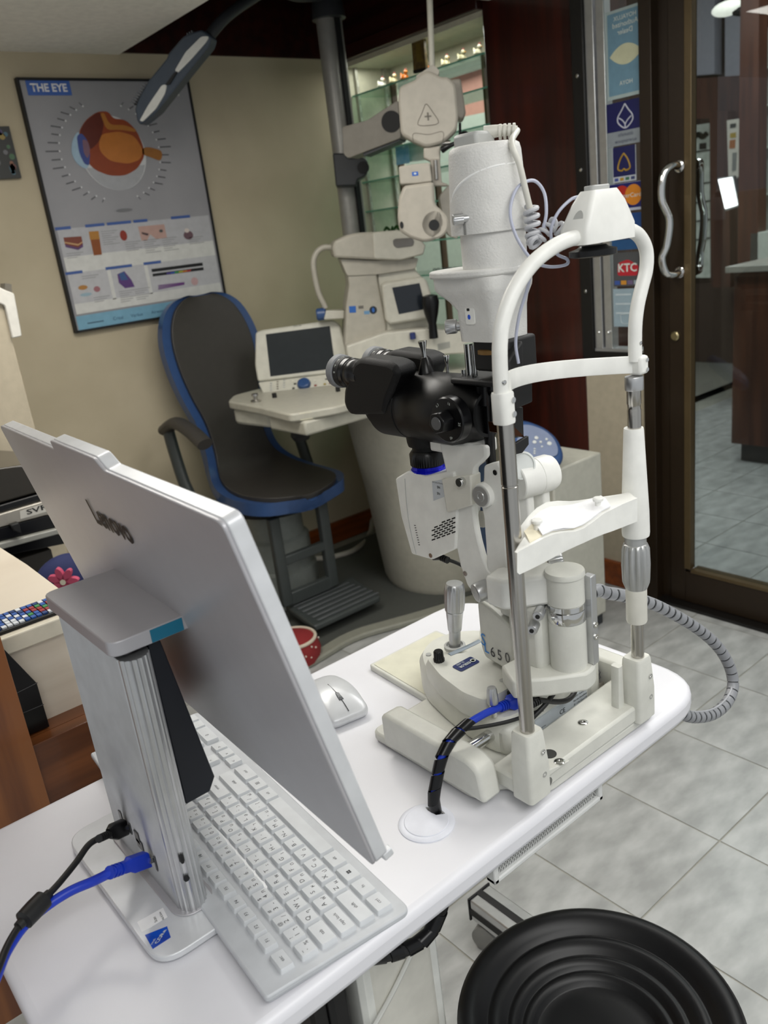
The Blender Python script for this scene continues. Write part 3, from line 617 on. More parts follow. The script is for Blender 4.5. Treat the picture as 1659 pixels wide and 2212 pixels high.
text('print', 'CORe', Fk, -0.0010, -0.0022, 0.0040, INKW, s, c=0.0003, bold=0.02)
text('print', 'i5', Fk, 0.0062, -0.0060, 0.0022, INKW, s, c=0.0003)
# ports on the column
FCx = Fr((0.1828, 0, 0), (0, -1, 0), (0, 0, 1))
for (u, v), w_, h_ in (((262, 1765), 0.007, 0.014), ((297, 1808), 0.010, 0.012), ((303, 1824), 0.013, 0.010), ((337, 1865), 0.003, 0.016), ((282, 1790), 0.004, 0.012)):
    a, b = FCx.px(u, v); obj('port', fbox(FCx, a - w_ / 2, a + w_ / 2, b - h_ / 2, b + h_ / 2, 0.0, 0.0008), mat('port_metal', '77787a', 0.3, 0.8), pc)
FE = Fr((0.1965, 0.5978, 0), (1, 0, 0), (0, 0, 1))
a, b = FE.px(393, 1856); obj('usb_c_port', prism(FE, rrect(0.0028, 0.009, 0.0013, 4, a, b), -0.001, 0.0006), BLACKM, pc)
a, b = FE.px(403, 1898); obj('audio_jack', lathe([(0.0026, -0.001), (0.0026, 0.0008), (0.0014, 0.0008)], FE.P(a, b), FE.n, 18), BLACKM, pc)
# ================================================================== keyboard
KB = mat('keyboard_silver', 'bfc2c6', 0.42); KEY = mat('keycap_silver', 'cdd0d3', 0.42); LEG = mat('legend_grey', '303236', 0.5)
yaw = math.radians(86.31); U = 0.01905
kd = V3((math.cos(yaw), math.sin(yaw), 0)); rd = V3((-math.sin(yaw), math.cos(yaw), 0.06)).normalized()   # along a row; towards the function row (rises)
FK = Fr((0.2384, 0.4805, 0.7988), kd, rd)                     # key tops; a in row direction, b towards the function row, n up
kb = thing('keyboard', 'full-size silver keyboard with light grey keycaps partly under the computer screen', 'keyboard', (0.27, 0.68, T))
deck = roundpoly([(-0.004 - 0.006, 1.25 * U + 0.024), (22.75 * U + 0.006, 1.25 * U + 0.024), (22.75 * U + 0.006, -4.5 * U - 0.010), (-0.010, -4.5 * U - 0.010)], [0.004, 0.004, 0.010, 0.010], 5)
obj('deck', prism(FK, deck, -0.0105, -0.0046), KB, kb, 0.0015)
bd = [(a * 0.995 + 0.001, b * 0.97) for a, b in deck]
lowv = [FK.P(a, b, -0.0106) for a, b in bd]
obj('bottom_case', ([*lowv, *[V3((p.x, p.y, min(p.z - 0.001, T + 0.0005 if p.x > 0.262 else T + 0.011))) for p in lowv]], prism(FK, bd, 0, 1)[1]), KB, kb)
keymesh = {}
def keycap(w_, h_):
    k = (round(w_, 2), round(h_, 2))
    if k not in keymesh:
        W = w_ * U - 0.0026; H = h_ * U - 0.0028
        I = Fr((0, 0, 0), (1, 0, 0), (0, 1, 0))
        a = rrect(W, H, 0.0014, 3); b = rrect(W - 0.0012, H - 0.0012, 0.0014, 3); c = rrect(W - 0.0022, H - 0.0022, 0.0011, 3)
        keymesh[k] = mk_mesh('key', loft([[V3((x, y, -0.0050)) for x, y in a], [V3((x, y, -0.0007)) for x, y in b], [V3((x, y, 0.0)) for x, y in c]]), KEY, 40)
    return keymesh[k]
KM = Matrix(((FK.u.x, FK.v.x, FK.n.x, 0), (FK.u.y, FK.v.y, FK.n.y, 0), (FK.u.z, FK.v.z, FK.n.z, 0), (0, 0, 0, 1)))
def key(x, row, w_=1.0, h_=1.0, leg=None, sub=None, thai=None):
    P = FK.P((x + w_ / 2) * U, row * U, 0)
    o = inst('key', keycap(w_, h_), Matrix.Translation(P) @ KM, kb)
    ca, cb = (x + w_ / 2) * U, row * U
    if leg and len(leg) > 1: text('legend', leg, FK, ca, cb, 0.0033, LEG, o, c=0.00015)
    elif leg:
        text('legend', leg, FK, ca - 0.0032, cb - 0.0018 if sub else cb + 0.001, 0.0046, LEG, o, c=0.00015)
        if sub: text('legend', sub, FK, ca - 0.0032, cb + 0.0044, 0.0036, LEG, o, c=0.00015)
        if thai: text('legend', thai, FK, ca + 0.0036, cb - 0.0028, 0.0042, LEG, o, c=0.00015)
    return o
fr = 1.12
key(0, fr, 1.2, 0.85, 'esc')
fn = ['F%d' % k for k in range(1, 13)]
for k in range(12):
    key(1.42 + k * 1.0 + (k // 4) * 0.12, fr, 1.0, 0.85, fn[k])
for k, (a, s, th) in enumerate((('`', '~', '%'), ('1', '!', 'ๅ'), ('2', '@', '/'), ('3', '#', '-'), ('4', '$', 'ภ'), ('5', '%', 'ถ'), ('6', '^', 'ุ'), ('7', '&', 'ึ'), ('8', '*', 'ค'), ('9', '(', 'ต'), ('0', ')', 'จ'), ('-', '_', 'ข'), ('=', '+', 'ช'))): key(k, 0, 1, 1, a, s, th)
key(13, 0, 2, 1, 'backspace')
key(0, -1, 1.5, 1, 'tab')
for k, (a, th) in enumerate(zip('QWERTYUIOP[]', 'ๆไำพะัีรนยบล')): key(1.5 + k, -1, 1, 1, a, None, th)
key(13.5, -1, 1.5, 1, '\\', '|', 'ฃ')
key(0, -2, 1.75, 1, 'caps lock')
for k, (a, th) in enumerate(zip("ASDFGHJKL;'", 'ฟหกดเ้่าสวง')): key(1.75 + k, -2, 1, 1, a, None, th)
key(12.75, -2, 2.25, 1, 'enter')
key(0, -3, 2.25, 1, 'shift')
for k, (a, th) in enumerate(zip('ZXCVBNM,./', 'ผปแอิืทมใฝ')): key(2.25 + k, -3, 1, 1, a, None, th)
key(12.25, -3, 2.75, 1, 'shift')
for x, w_, l in ((0, 1.25, 'ctrl'), (1.25, 1.25, 'fn'), (2.5, 1.25, None), (3.75, 1.25, 'alt'), (5.0, 5.75, None), (10.75, 1.25, 'alt'), (12.0, 1.25, None), (13.25, 1.75, 'ctrl')):
    o = key(x, -4, w_, 1, l)
    if x == 2.5: obj('legend', [prism(FK, [((x + 0.62) * U + dx, -4 * U + dy), ((x + 0.62) * U + dx + 0.0017, -4 * U + dy), ((x + 0.62) * U + dx + 0.0017, -4 * U + dy + 0.0017), ((x + 0.62) * U + dx, -4 * U + dy + 0.0017)], 0.0001, 0.0003) for dx in (-0.002, 0.0001) for dy in (-0.002, 0.0001)], LEG, o, smooth=0)
    if x == 12.0: obj('legend', [prism(FK, [((x + 0.62) * U - 0.002, -4 * U + d), ((x + 0.62) * U + 0.002, -4 * U + d), ((x + 0.62) * U + 0.002, -4 * U + d + 0.0004), ((x + 0.62) * U - 0.002, -4 * U + d + 0.0004)], 0.0001, 0.0003) for d in (-0.0018, -0.0006, 0.0006, 0.0018)], LEG, o, smooth=0)
x = 15.3
for k in range(3): key(x + k, fr, 1, 0.8)
for k, l in enumerate(('ins', 'home', 'pg up')): key(x + k, 0, 1, 1, l)
for k, l in enumerate(('delete', 'end', 'pg dn')): key(x + k, -1, 1, 1, l)
key(x + 1, -3, 1, 1, '^'); key(x, -4, 1, 1, '<'); key(x + 1, -4, 1, 1, 'v'); key(x + 2, -4, 1, 1, '>')
x = 18.65
for k in range(4): key(x + k, fr, 1, 0.8)
for k, l in enumerate(('num', '/', '*', '-')): key(x + k, 0, 1, 1, l)
for r_, row in ((-1, '789'), (-2, '456'), (-3, '123')):
    for k, l in enumerate(row): key(x + k, r_, 1, 1, l)
key(x + 3, -1.5, 1, 2, '+'); key(x + 3, -3.5, 1, 2, 'enter'); key(x, -4, 2, 1, '0'); key(x + 2, -4, 1, 1, '.')
# ================================================================== mouse
mo = thing('mouse', 'silver two-button computer mouse on the white tabletop', 'mouse', (0.49, 0.805, T))
md = V3((-0.17, -0.985, 0)).normalized(); mn = V3((-md.y, md.x, 0)); mc = V3((0.4860, 0.787, 0))
def mring(s, hgt, fr_=0.012):                                   # plan outline pulled in by s; the top falls towards the buttons
    out = []
    for a, b in roundpoly([(0.052, -0.026), (0.052, 0.026), (0.0, 0.031), (-0.052, 0.024), (-0.052, -0.024), (0.0, -0.031)], [0.010, 0.010, 0.03, 0.02, 0.02, 0.03], 6):
        k = hgt / 0.028; a_ = a * s; dr_ = k * (0.0125 * (max(0, a_) / 0.052) ** 2 + 0.007 * (max(0, -a_) / 0.052) ** 2)
        out.append(mc + md * (a * s) + mn * (b * s) + V3((0, 0, T + 0.0012 + hgt - dr_)))
    return out
obj('shell', loft([mring(0.93, 0.000), mring(0.985, 0.006), mring(1.0, 0.012), mring(0.985, 0.0175), mring(0.95, 0.0205), mring(0.85, 0.0235), mring(0.65, 0.0260), mring(0.35, 0.0278), mring(0.05, 0.028)]), SILL, mo, smooth=60)
obj('glide_pad', loft([mring(0.86, -0.0012), mring(0.86, 0.0004)]), RUBBER, mo)
wc = mc + md * 0.019
DARKS = mat('split_dark', '56585a', 0.6)
obj('button_split', tube([mc - md * 0.008 + V3((0, 0, T + 0.0288)), mc + md * 0.008 + V3((0, 0, T + 0.0284)), mc + md * 0.022 + V3((0, 0, T + 0.0262)), mc + md * 0.036 + V3((0, 0, T + 0.0218)), mc + md * 0.0465 + V3((0, 0, T + 0.0165))], 0.0006, 6), DARKS, mo)
obj('wheel_slot', tube([wc - md * 0.010 + V3((0, 0, T + 0.0270)), wc + V3((0, 0, T + 0.0262)), wc + md * 0.010 + V3((0, 0, T + 0.0238))], 0.0034, 8, 4, sy=0.4), DARKS, mo)
obj('scroll_wheel', lathe([(0.006, -0.0026), (0.0085, -0.002), (0.0085, 0.002), (0.006, 0.0026)], wc + V3((0, 0, T + 0.0200)), mn, 24), mat('wheel_grey', '8a8c8e', 0.5), mo)
# ================================================================== cables at the back of the computer
def boot(P, d, n, r, pitch): return [lathe([(r, 0), (r, pitch * 0.55)], P + d * (k * pitch), d, 12) for k in range(n)]
t = thing('usb_cable', 'blue USB cable plugged into the back of the computer stand', 'cable', (0.13, 0.63, 0.85))
A = XP(326, 1853, 0.182); a1 = ZP(262, 1876, 0.846)
dd = (a1 - A).normalized()
Fp = Fr(A, dd.cross(V3((0, 0, 1))).normalized(), V3((0, 0, 1)))
obj('connector_shell', xf(box(-0.006, 0.006, -0.0024, 0.0024, -0.002, 0.007), Matrix.Translation(A) @ dd.to_track_quat('Z', 'Y').to_matrix().to_4x4()), CHROME, t)
obj('plug_body', loft([[A + dd * s + Fp.u * (a * k) + V3((0, 0, b * k)) for a, b in rrect(0.0085, 0.017, 0.002, 3)] for s, k in ((0.005, 1.0), (0.026, 1.0), (0.030, 0.72), (0.036, 0.70))]), BLUEC, t)
obj('strain_relief', boot(A + dd * 0.037, dd, 4, 0.0058, 0.0042), BLUEC, t)
Q = [A + dd * 0.036, A + dd * 0.048, ZP(205, 1902, 0.843), ZP(150, 1926, 0.840), ZP(95, 1962, 0.838), ZP(50, 2003, 0.838), ZP(15, 2055, 0.838), ZP(-8, 2110, 0.838), ZP(-40, 2190, 0.836)]
obj('cord', tube(Q, 0.0043, 14, 8), BLUEC, t)
t = thing('video_cable', 'thin black video cable with ferrite lump behind the computer', 'cable', (0.13, 0.68, 0.85))
A = XP(272, 1785, 0.182); a1 = ZP(222, 1808, 0.852); dd = (a1 - A).normalized()
sd = dd.cross(V3((0, 0, 1))).normalized()
obj('plug_body', loft([[A + dd * s + sd * (a * k) + V3((0, 0, b * k)) for a, b in rrect(0.0085, 0.019, 0.003, 3)] for s, k in ((0.003, 1.0), (0.022, 1.0), (0.030, 0.6))]), BLACKS, t)
obj('connector_shell', xf(box(-0.007, 0.007, -0.0022, 0.0022, -0.002, 0.005), Matrix.Translation(A) @ dd.to_track_quat('Z', 'Y').to_matrix().to_4x4()), CHROME, t)
obj('strain_relief', boot(A + dd * 0.031, dd, 6, 0.0038, 0.003), RUBBER, t)
Q = [A + dd * 0.03, ZP(195, 1822, 0.849), ZP(165, 1862, 0.846), ZP(130, 1905, 0.845), ZP(105, 1932, 0.845), ZP(62, 1975, 0.845), ZP(38, 2005, 0.844), ZP(15, 2045, 0.844), ZP(-5, 2095, 0.844), ZP(-40, 2180, 0.842)]
obj('cord', tube(Q, 0.0030, 12, 8), RUBBER, t)
f0, f1 = ZP(98, 1939, 0.845), ZP(48, 1992, 0.8445); fd = (f1 - f0).normalized()
L_ = (f1 - f0).length
obj('ferrite_core', lathe([(0.004, -0.005), (0.0045, 0), (0.0085, 0.002), (0.0088, L_ * 0.5), (0.0085, L_ - 0.002), (0.0045, L_), (0.004, L_ + 0.005)], f0, fd, 20), RUBBER, t)
# ================================================================== patient stool
sx, sy, sz = 0.566, 0.453, 0.462
st = thing('patient_stool', 'round black stool with stepped dished seat on a chrome base', 'stool', (sx, sy, 0))
prof = [(0.02, -0.05), (0.13, -0.045), (0.152, -0.028), (0.163, -0.008), (0.1625, 0.004), (0.157, 0.008)]
r0 = 0.157
for rr, zz in ((0.150, 0.0085), (0.142, 0.006), (0.134, -0.001), (0.1285, -0.0065), (0.1270, -0.0072), (0.1245, -0.0058), (0.118, -0.0055), (0.111, -0.0100), (0.1060, -0.0150), (0.1045, -0.0158), (0.1020, -0.0144), (0.0975, -0.0145), (0.0925, -0.0185), (0.0895, -0.0225), (0.0880, -0.0232), (0.0858, -0.0218), (0.0815, -0.0222), (0.0765, -0.0262), (0.0730, -0.0310), (0.0712, -0.0320), (0.06, -0.0322), (0.03, -0.0324), (0.0005, -0.0325)): prof.append((rr, zz))
obj('seat', lathe(prof, (sx, sy, sz), seg=96), mat('black_stool_plastic', '070709', 0.40, bump=0.04, bscale=600, spec=0.4), st, smooth=60)
obj('seat_plate', lathe([(0.08, 0), (0.08, 0.012), (0.03, 0.02)], (sx, sy, sz - 0.065), seg=32), STEEL, st)
obj('gas_column', lathe([(0.025, 0.08), (0.025, 0.24), (0.016, 0.245), (0.016, 0.40)], (sx, sy, 0), seg=24), CHROME, st)
for k in range(5):
    a = math.radians(98 + 72 * k); d = V3((math.cos(a), math.sin(a), 0)); nrm = V3((-d.y, d.x, 0))
    c0 = V3((sx, sy, 0.085)); c1 = V3((sx, sy, 0.062)) + d * 0.235
    def sec(c, w_, h_): return [c + nrm * p + V3((0, 0, q)) for p, q in rrect(w_, h_, 0.004, 3)]
    leg = obj('leg', loft([sec(c0, 0.05, 0.05), sec(c1, 0.040, 0.032)]), STEEL, st)
    obj('leg_stripe', loft([[p + V3((0, 0, 0.0265)) + d * 0 for p in sec(c0, 0.010, 0.003)], [p + V3((0, 0, 0.0168)) for p in sec(c1, 0.010, 0.003)]]), BLACKM, leg)
    obj('leg_cap', loft([sec(c1, 0.043, 0.036), sec(c1 + d * 0.004, 0.043, 0.036)]), BLACKM, leg)
    ca = V3((sx, sy, 0)) + d * 0.215
    obj('caster', [lathe([(0.012, -0.012), (0.022, -0.012), (0.022, -0.003), (0.012, -0.003), (0.012, 0.003), (0.022, 0.003), (0.022, 0.012), (0.012, 0.012)], ca + V3((0, 0, 0.022)), nrm, 20), cyl(ca + V3((0, 0, 0.03)), ca + V3((0, 0, 0.055)), 0.006, 10)], mat('caster_grey', '4a4a4a', 0.4), leg)
# ================================================================== slit lamp
def z5(x, y): return (700 + .33755 * x, 680 + .33755 * y)
def z6(x, y): return (1100 + .33695 * x, 700 + .33695 * y)
def z7(x, y): return (780 + .33755 * x, 1180 + .33755 * y)
def zb(x, y): return (1240 + .25256 * x, 1240 + .25256 * y)
XC, CYP = 0.605, 0.476
SLW = mat('slit_lamp_grey_white', 'd2d2ca', 0.42, bump=0.10, bscale=900)
SLL = mat('slit_lamp_white', 'e9e9e4', 0.40, bump=0.05, bscale=900)
sl = thing('slit_lamp', 'white and black slit lamp microscope with chin rest on the white table', 'slit lamp', (0.605, 0.58, T))
def sp(name, shapes, m, bevel=0.0, parent=None, **k): return obj(name, shapes, m, parent or sl, bevel, **k)
# base
bo = roundpoly([(0.473, 0.692), (0.473, 0.520), (0.506, 0.516), (0.522, 0.474), (0.716, 0.472), (0.732, 0.490), (0.732, 0.692)], [0.012, 0.018, 0.03, 0.02, 0.012, 0.012, 0.012], 6)
base = sp('base_plate', prism(FZ0, bo, T + 0.002, T + 0.014), SLW, 0.003)
sp('base_feet', [lathe([(0.012, 0), (0.012, 0.003)], (x, y, T - 0.0002), seg=16) for x, y in ((0.49, 0.67), (0.49, 0.54), (0.715, 0.67), (0.715, 0.51), (0.54, 0.492))], RUBBER)
beam = sp('front_beam', prism(FZ0, roundpoly([(0.497, 0.4705), (0.700, 0.4705), (0.722, 0.482), (0.728, 0.500), (0.728, 0.527), (0.497, 0.520)], [0.006, 0.004, 0.004, 0.006, 0.006, 0.006]), T + 0.014, T + 0.034), SLW, 0.003)
for q, f_ in ((z7(1205, 1330), 1), (zb(440, 1055), 1)):
    P = ZP(*q, T + 0.034); sp('cable_hole', lathe([(0.0075, -0.001), (0.0075, 0.0006), (0.0005, 0.0006)], P, seg=24), mat('hole_dark', '3a3a37', 0.8), parent=beam)
for q in (z7(1270, 1380), z7(1420, 1130), zb(565, 1105)):
    P = ZP(*q, T + 0.034); s = sp('screw', lathe([(0.0055, 0), (0.0055, 0.0008), (0.0045, 0.0014), (0.0022, 0.0014), (0.0022, 0.0004), (0.0003, 0.0004)], P, seg=18), CHROME, parent=beam)
P = YP(*z7(1190, 1500), 0.4705)
sp('cable_notch', prism(FY(0.4705), ellipse(0.0075, 0.006, 20, P.x, P.z - 0.003), -0.001, 0.0004), mat('hole_grey', '6e6e69', 0.8), parent=beam)
# rail covers at both ends
for k, (x0, x1) in enumerate(((0.466, 0.492), (0.712, 0.735))):
    pr = [(0.502, T + 0.012), (0.660, T + 0.012), (0.660, T + 0.050), (0.652, T + 0.055), (0.522, T + 0.055), (0.508, T + 0.048)]
    Fq = Fr((x0, 0, 0), (0, 1, 0), (0, 0, 1))
    sp('rail_cover', prism(Fq, roundpoly(pr, [0, 0, 0.006, 0.006, 0.016, 0.012], 5), 0, x1 - x0), SLW, 0.004)
sp('axle', cyl((0.480, 0.556, 0.820), (0.722, 0.556, 0.820), 0.0068, 24), CHROME)
sp('rack_strip', [box(0.700, 0.712, 0.535, 0.66, 0.800, 0.806)] + [box(0.700, 0.712, 0.538 + k * 0.006, 0.541 + k * 0.006, 0.806, 0.809) for k in range(20)], mat('rack_grey', '9a9489', 0.5), 0)
P = YP(*zb(385, 655), 0.556)
sp('rack_wheel', lathe([(0.007, -0.003), (0.0175, -0.003), (0.0175, 0.003), (0.013, 0.004), (0.007, 0.005)], (0.705, 0.556, 0.820), (1, 0, 0), 28, 14, 0.12), mat('wheel_dark', '4b4b4a', 0.5))
# writing pad
pad = [tuple(ZP(*z7(x, y), T + 0.008)[:2]) for x, y in ((60, 760), (470, 540))]
pd = roundpoly([(0.566, 0.694), (0.700, 0.694), (0.700, 0.822), (0.574, 0.822)], 0.004)
pp = sp('pad_board', prism(FZ0, pd, T, T + 0.0085), SLW, 0.0015)
sp('pad_face', prism(FZ0, [(0.633 + (a - 0.633) * 0.93, 0.758 + (b - 0.758) * 0.93) for a, b in pd], T + 0.0085, T + 0.0092), mat('pad_cream', 'd4d2bf', 0.5), parent=pp)
# posts of the head rest
for k, xx in enumerate((0.5095, 0.692)):
    w0, w1 = (0.0145, 0.0125)
    b_ = [(xx + a, 0.4775 + b) for a, b in rrect(0.031, 0.026, 0.004, 3)]
    t_ = [(xx - 0.001 + a, 0.4775 + b) for a, b in rrect(0.025, 0.023, 0.004, 3)]
    pb = sp('post_block', loft([[V3((a, b, T + 0.014)) for a, b in b_], [V3((a, b, T + 0.05)) for a, b in b_], [V3((a, b, 0.872)) for a, b in t_], [V3(((a - xx) * 0.9 + xx, (b - 0.4775) * 0.9 + 0.4775, 0.875)) for a, b in t_]]), SLW)
    if k == 0: sp('post_gusset', prism(FY(0.467), [(0.52, T + 0.03), (0.56, T + 0.03), (0.527, T + 0.037), (0.522, T + 0.06), (0.52, T + 0.06)], -0.021, -0.001), SLW, 0.001, parent=pb)
    for zz in (T + 0.066, T + 0.040):
        sp('screw', lathe([(0.003, 0), (0.003, 0.001), (0.0015, 0.001), (0.0014, 0.0002)], (xx + 0.006, 0.4645 + 0.0005, zz), (0, -1, 0), 12), CHROME, parent=pb)
sp('post_fin', loft([[V3((0.668 + a, 0.487 + b, z)) for a, b in rrect(w_, 0.011, 0.002, 2)] for z, w_ in ((T + 0.034, 0.011), (T + 0.085, 0.008))]), SLW)
sp('rod', lathe([(0.0073, 0.86), (0.0073, 1.125), (0.0068, 1.1255), (0.0068, 1.127), (0.0075, 1.1275), (0.0075, 1.184)], (0.5075, CYP, 0), seg=32), STEEL)
sp('rod', lathe([(0.0070, 0.86), (0.0070, 0.93)], (0.6915, CYP, 0), seg=28), STEEL)
sp('rod', lathe([(0.0068, 1.12), (0.0068, 1.152), (0.0064, 1.153), (0.0064, 1.157), (0.0070, 1.158), (0.0070, 1.175)], (0.694, CYP, 0), seg=28), STEEL)
# left sleeve, hoop and head box
sv = sp('sleeve', loft([[V3((0.5065 + a, CYP + b, z)) for a, b in rrect(0.0165 * k, 0.0165 * k, 0.005, 4)] for z, k in ((1.182, 0.96), (1.1835, 1.0), (1.2075, 1.0), (1.209, 0.95))]), SLL)
for zz in (1.202, 1.190): sp('screw', lathe([(0.0026, 0), (0.0026, 0.0008), (0.0012, 0.0008)], (0.5105, CYP - 0.0082, zz), (0.1, -1, 0), 12), CHROME, parent=sv)
hp = [(1084, 868), (1080, 790), (1080, 740), (1086, 695), (1108, 632), (1148, 572), (1196, 533), (1240, 514), (1300, 503), (1345, 495), (1377, 506), (1395, 538), (1396, 580), (1386, 622), (1377, 662), (1372, 710), (1372, 780)]
sp('head_hoop', tube([YP(u, v, CYP) for u, v in hp], 0.0066, 20, 6), SLL)
for q in ((1150, 820), (1383, 741), (1089, 826)):
    P = YP(*q, CYP - 0.006) if q[0] != 1150 else None
    if P: sp('screw', lathe([(0.002, -0.002), (0.002, 0.001), (0.001, 0.0015)], P, (0, -1, 0), 10), CHROME)
def hb(z, x0, x1, y0, y1, r): return [V3((a, b, z)) for a, b in rrect(x1 - x0, y1 - y0, r, 4, (x0 + x1) / 2, (y0 + y1) / 2)]
hx = sp('head_box', loft([hb(1.3165, 0.611, 0.684, 0.462, 0.494, 0.005), hb(1.330, 0.612, 0.684, 0.462, 0.494, 0.005), hb(1.350, 0.624, 0.676, 0.466, 0.490, 0.005), hb(1.3585, 0.631, 0.670, 0.469, 0.487, 0.004), hb(1.3605, 0.633, 0.668, 0.470, 0.486, 0.003)]), SLL, smooth=30)
sp('top_button', prism(FZ0, rrect(0.026, 0.012, 0.004, 4, 0.648, 0.478), 1.360, 1.3645), GREYP, 0.001, parent=hx)
FL = Fr((0.6165, 0.480, 1.336), (0, -1, 0), V3((0.5, 0, 1)))
sp('side_oval', prism(FL, ellipse(0.0055, 0.010, 24, 0.004, 0.0), -0.002, 0.0006), GREYP, parent=hx)
sp('fixation_lamp_holder', lathe([(0.012, 0.008), (0.014, 0.006), (0.0215, 0.004), (0.0215, -0.001), (0.018, -0.002), (0.001, -0.002)], (0.650, 0.486, 1.306), seg=40), BLACKS)
# forehead band
bn = []
for k in range(25):
    t_ = k / 24; bn.append(V3((0.5125 + (0.7015 - 0.5125) * t_, CYP - 0.003 + 0.034 * math.sin(math.pi * t_) ** 0.8, 1.2165 - 0.021 * t_)))
rings = []
for k, p in enumerate(bn):
    d = (bn[min(k + 1, 24)] - bn[max(k - 1, 0)]); d.z = 0; d.normalize(); nrm = V3((d.y, -d.x, 0))
    hh = 0.0085
    rings.append([p + nrm * a + V3((0, 0, b)) for a, b in rrect(0.0034, hh * 2, 0.0012, 2)])
fb = sp('forehead_band', loft(rings), SLL)
sp('band_clamp', box(0.694, 0.7085, CYP - 0.0085, CYP + 0.0075, 1.186, 1.2045), SLL, 0.003)
for zz in (1.2, 1.1905): sp('screw', lathe([(0.002, 0), (0.002, 0.0008), (0.001, 0.0008)], (0.7045, CYP - 0.0086, zz), (0, -1, 0), 12), CHROME)
sp('collar', lathe([(0.0088, 1.1715), (0.0092, 1.1725), (0.0092, 1.184), (0.0088, 1.185), (0.006, 1.185)], (0.695, CYP, 0), seg=28), ALU)
# chin rest carrier: cone, knurled height knob, arm with cup
sp('carrier_cone', lathe([(0.0070, 1.133), (0.0095, 1.1335), (0.0100, 1.131), (0.0140, 1.045), (0.0143, 1.022), (0.0138, 1.018), (0.008, 1.0178)], (0.6925, CYP, 0), seg=36), SLL)
sp('height_knob', lathe([(0.0115, 0.958), (0.0145, 0.966), (0.0152, 0.985), (0.0146, 1.003), (0.0125, 1.0085), (0.0112, 1.0095), (0.0112, 1.018)], (0.6915, CYP, 0), (0, 0, 1), 96, 12, 0.16, (0.962, 1.004)), SILV, smooth=50)
sp('knob_sleeve', lathe([(0.0105, 0.918), (0.0112, 0.920), (0.0112, 0.958)], (0.6912, CYP, 0), seg=28), WARM)
def zr(x, y): return (1080 + .37815 * x, 1040 + .37815 * y)     # chin rest detail
FT_ = [(98, 410), (112, 396), (180, 362), (250, 325), (310, 300), (370, 290), (430, 286), (480, 268), (540, 225), (590, 185), (640, 160), (700, 130), (785, 95)]
BT_ = [(112, 385), (114, 345), (118, 255), (160, 200), (210, 150), (265, 118), (330, 110), (400, 112), (450, 108), (500, 100), (560, 90), (620, 82), (700, 70)]
YB_ = [0.476, 0.480, 0.489, 0.496, 0.504, 0.508, 0.508, 0.506, 0.503, 0.500, 0.498, 0.496, 0.492]
BM_ = [(98, 520), (112, 532), (180, 500), (250, 465), (310, 432), (370, 400), (430, 372), (480, 350), (540, 322), (590, 302), (640, 285), (700, 262), (785, 228)]
st_ = []; topf = []; topb = []
for f_, b_, yb_, m_ in zip(FT_, BT_, YB_, BM_):
    p, q, r_ = YP(*zr(*f_), 0.456), YP(*zr(*b_), yb_), YP(*zr(*m_), 0.456)
    zf = p.z; mid = p.lerp(q, 0.55); mid.z = p.z + 0.12 * (q.z - p.z)
    st_.append([r_, p, p + V3((0, 0.003, 0.0006)), mid, q - V3((0, 0.003, 0.0)), q, V3((q.x, q.y, min(r_.z + 0.004, q.z - 0.006)))])
    topf.append(p); topb.append((mid, q))
ca = sp('chin_arm', loft(st_), SLL, smooth=50)
# stage: D-shaped cross slide, lid, joystick
dsh = roundpoly([(0.533, 0.534), (0.533, 0.585), (0.543, 0.64), (0.558, 0.69), (0.582, 0.724), (0.615, 0.739), (0.649, 0.732), (0.674, 0.708), (0.692, 0.65), (0.702, 0.59), (0.702, 0.534)], 0.03, 4)
dsh2 = [(0.616 + (a - 0.616) * 0.985, 0.60 + (b - 0.60) * 0.985) for a, b in dsh]
sp('stage', loft([[V3((a, b, 0.801)) for a, b in dsh2], [V3((a, b, 0.805)) for a, b in dsh], [V3((a, b, 0.834)) for a, b in dsh], [V3((0.616 + (a - 0.616) * 0.95, 0.60 + (b - 0.60) * 0.95, 0.8435)) for a, b in dsh]]), SLW, smooth=50)
sp('stage_end', box(0.536, 0.56, 0.532, 0.58, 0.797, 0.835), SLW, 0.008)
sp('stage_end', box(0.672, 0.700, 0.532, 0.575, 0.797, 0.868), SLW, 0.008)
lid = roundpoly([(0.533, 0.560), (0.530, 0.592), (0.540, 0.640), (0.558, 0.684), (0.574, 0.676), (0.60, 0.652), (0.632, 0.660), (0.660, 0.690), (0.684, 0.640), (0.695, 0.572), (0.66, 0.560), (0.56, 0.557)], 0.008, 3)
lo = sp('stage_lid', loft([[V3((a, b, 0.834)) for a, b in lid], [V3((a, b, 0.852)) for a, b in lid], [V3((0.606 + (a - 0.606) * 0.955, 0.61 + (b - 0.61) * 0.955, 0.8595)) for a, b in lid]]), SLW, smooth=50)
jb = ZP(*z7(600, 640), 0.853); jt = jb + V3((0, 0, 0.090)) + CAM_R * 0.0075; jd = (jt - jb).normalized()
sp('joystick_well', lathe([(0.0135, 0.0), (0.0135, 0.004), (0.0105, 0.005), (0.0105, 0.001), (0.001, 0.001)], jb - V3((0, 0, 0.002)), seg=32), GREYP)
js = sp('joystick', lathe([(0.0072, 0.0), (0.0072, 0.022), (0.0085, 0.023), (0.0105, 0.046), (0.0108, 0.048), (0.0100, 0.049)], jb, jd, 32), ALU)
sp('joystick_grip', lathe([(0.0095, 0.0485), (0.0118, 0.050), (0.0128, 0.060), (0.0128, 0.076), (0.0118, 0.083), (0.0100, 0.0855), (0.0005, 0.0860)], jb, jd, 72, 14, 0.10, (0.052, 0.078)), ALU, parent=js, smooth=50)
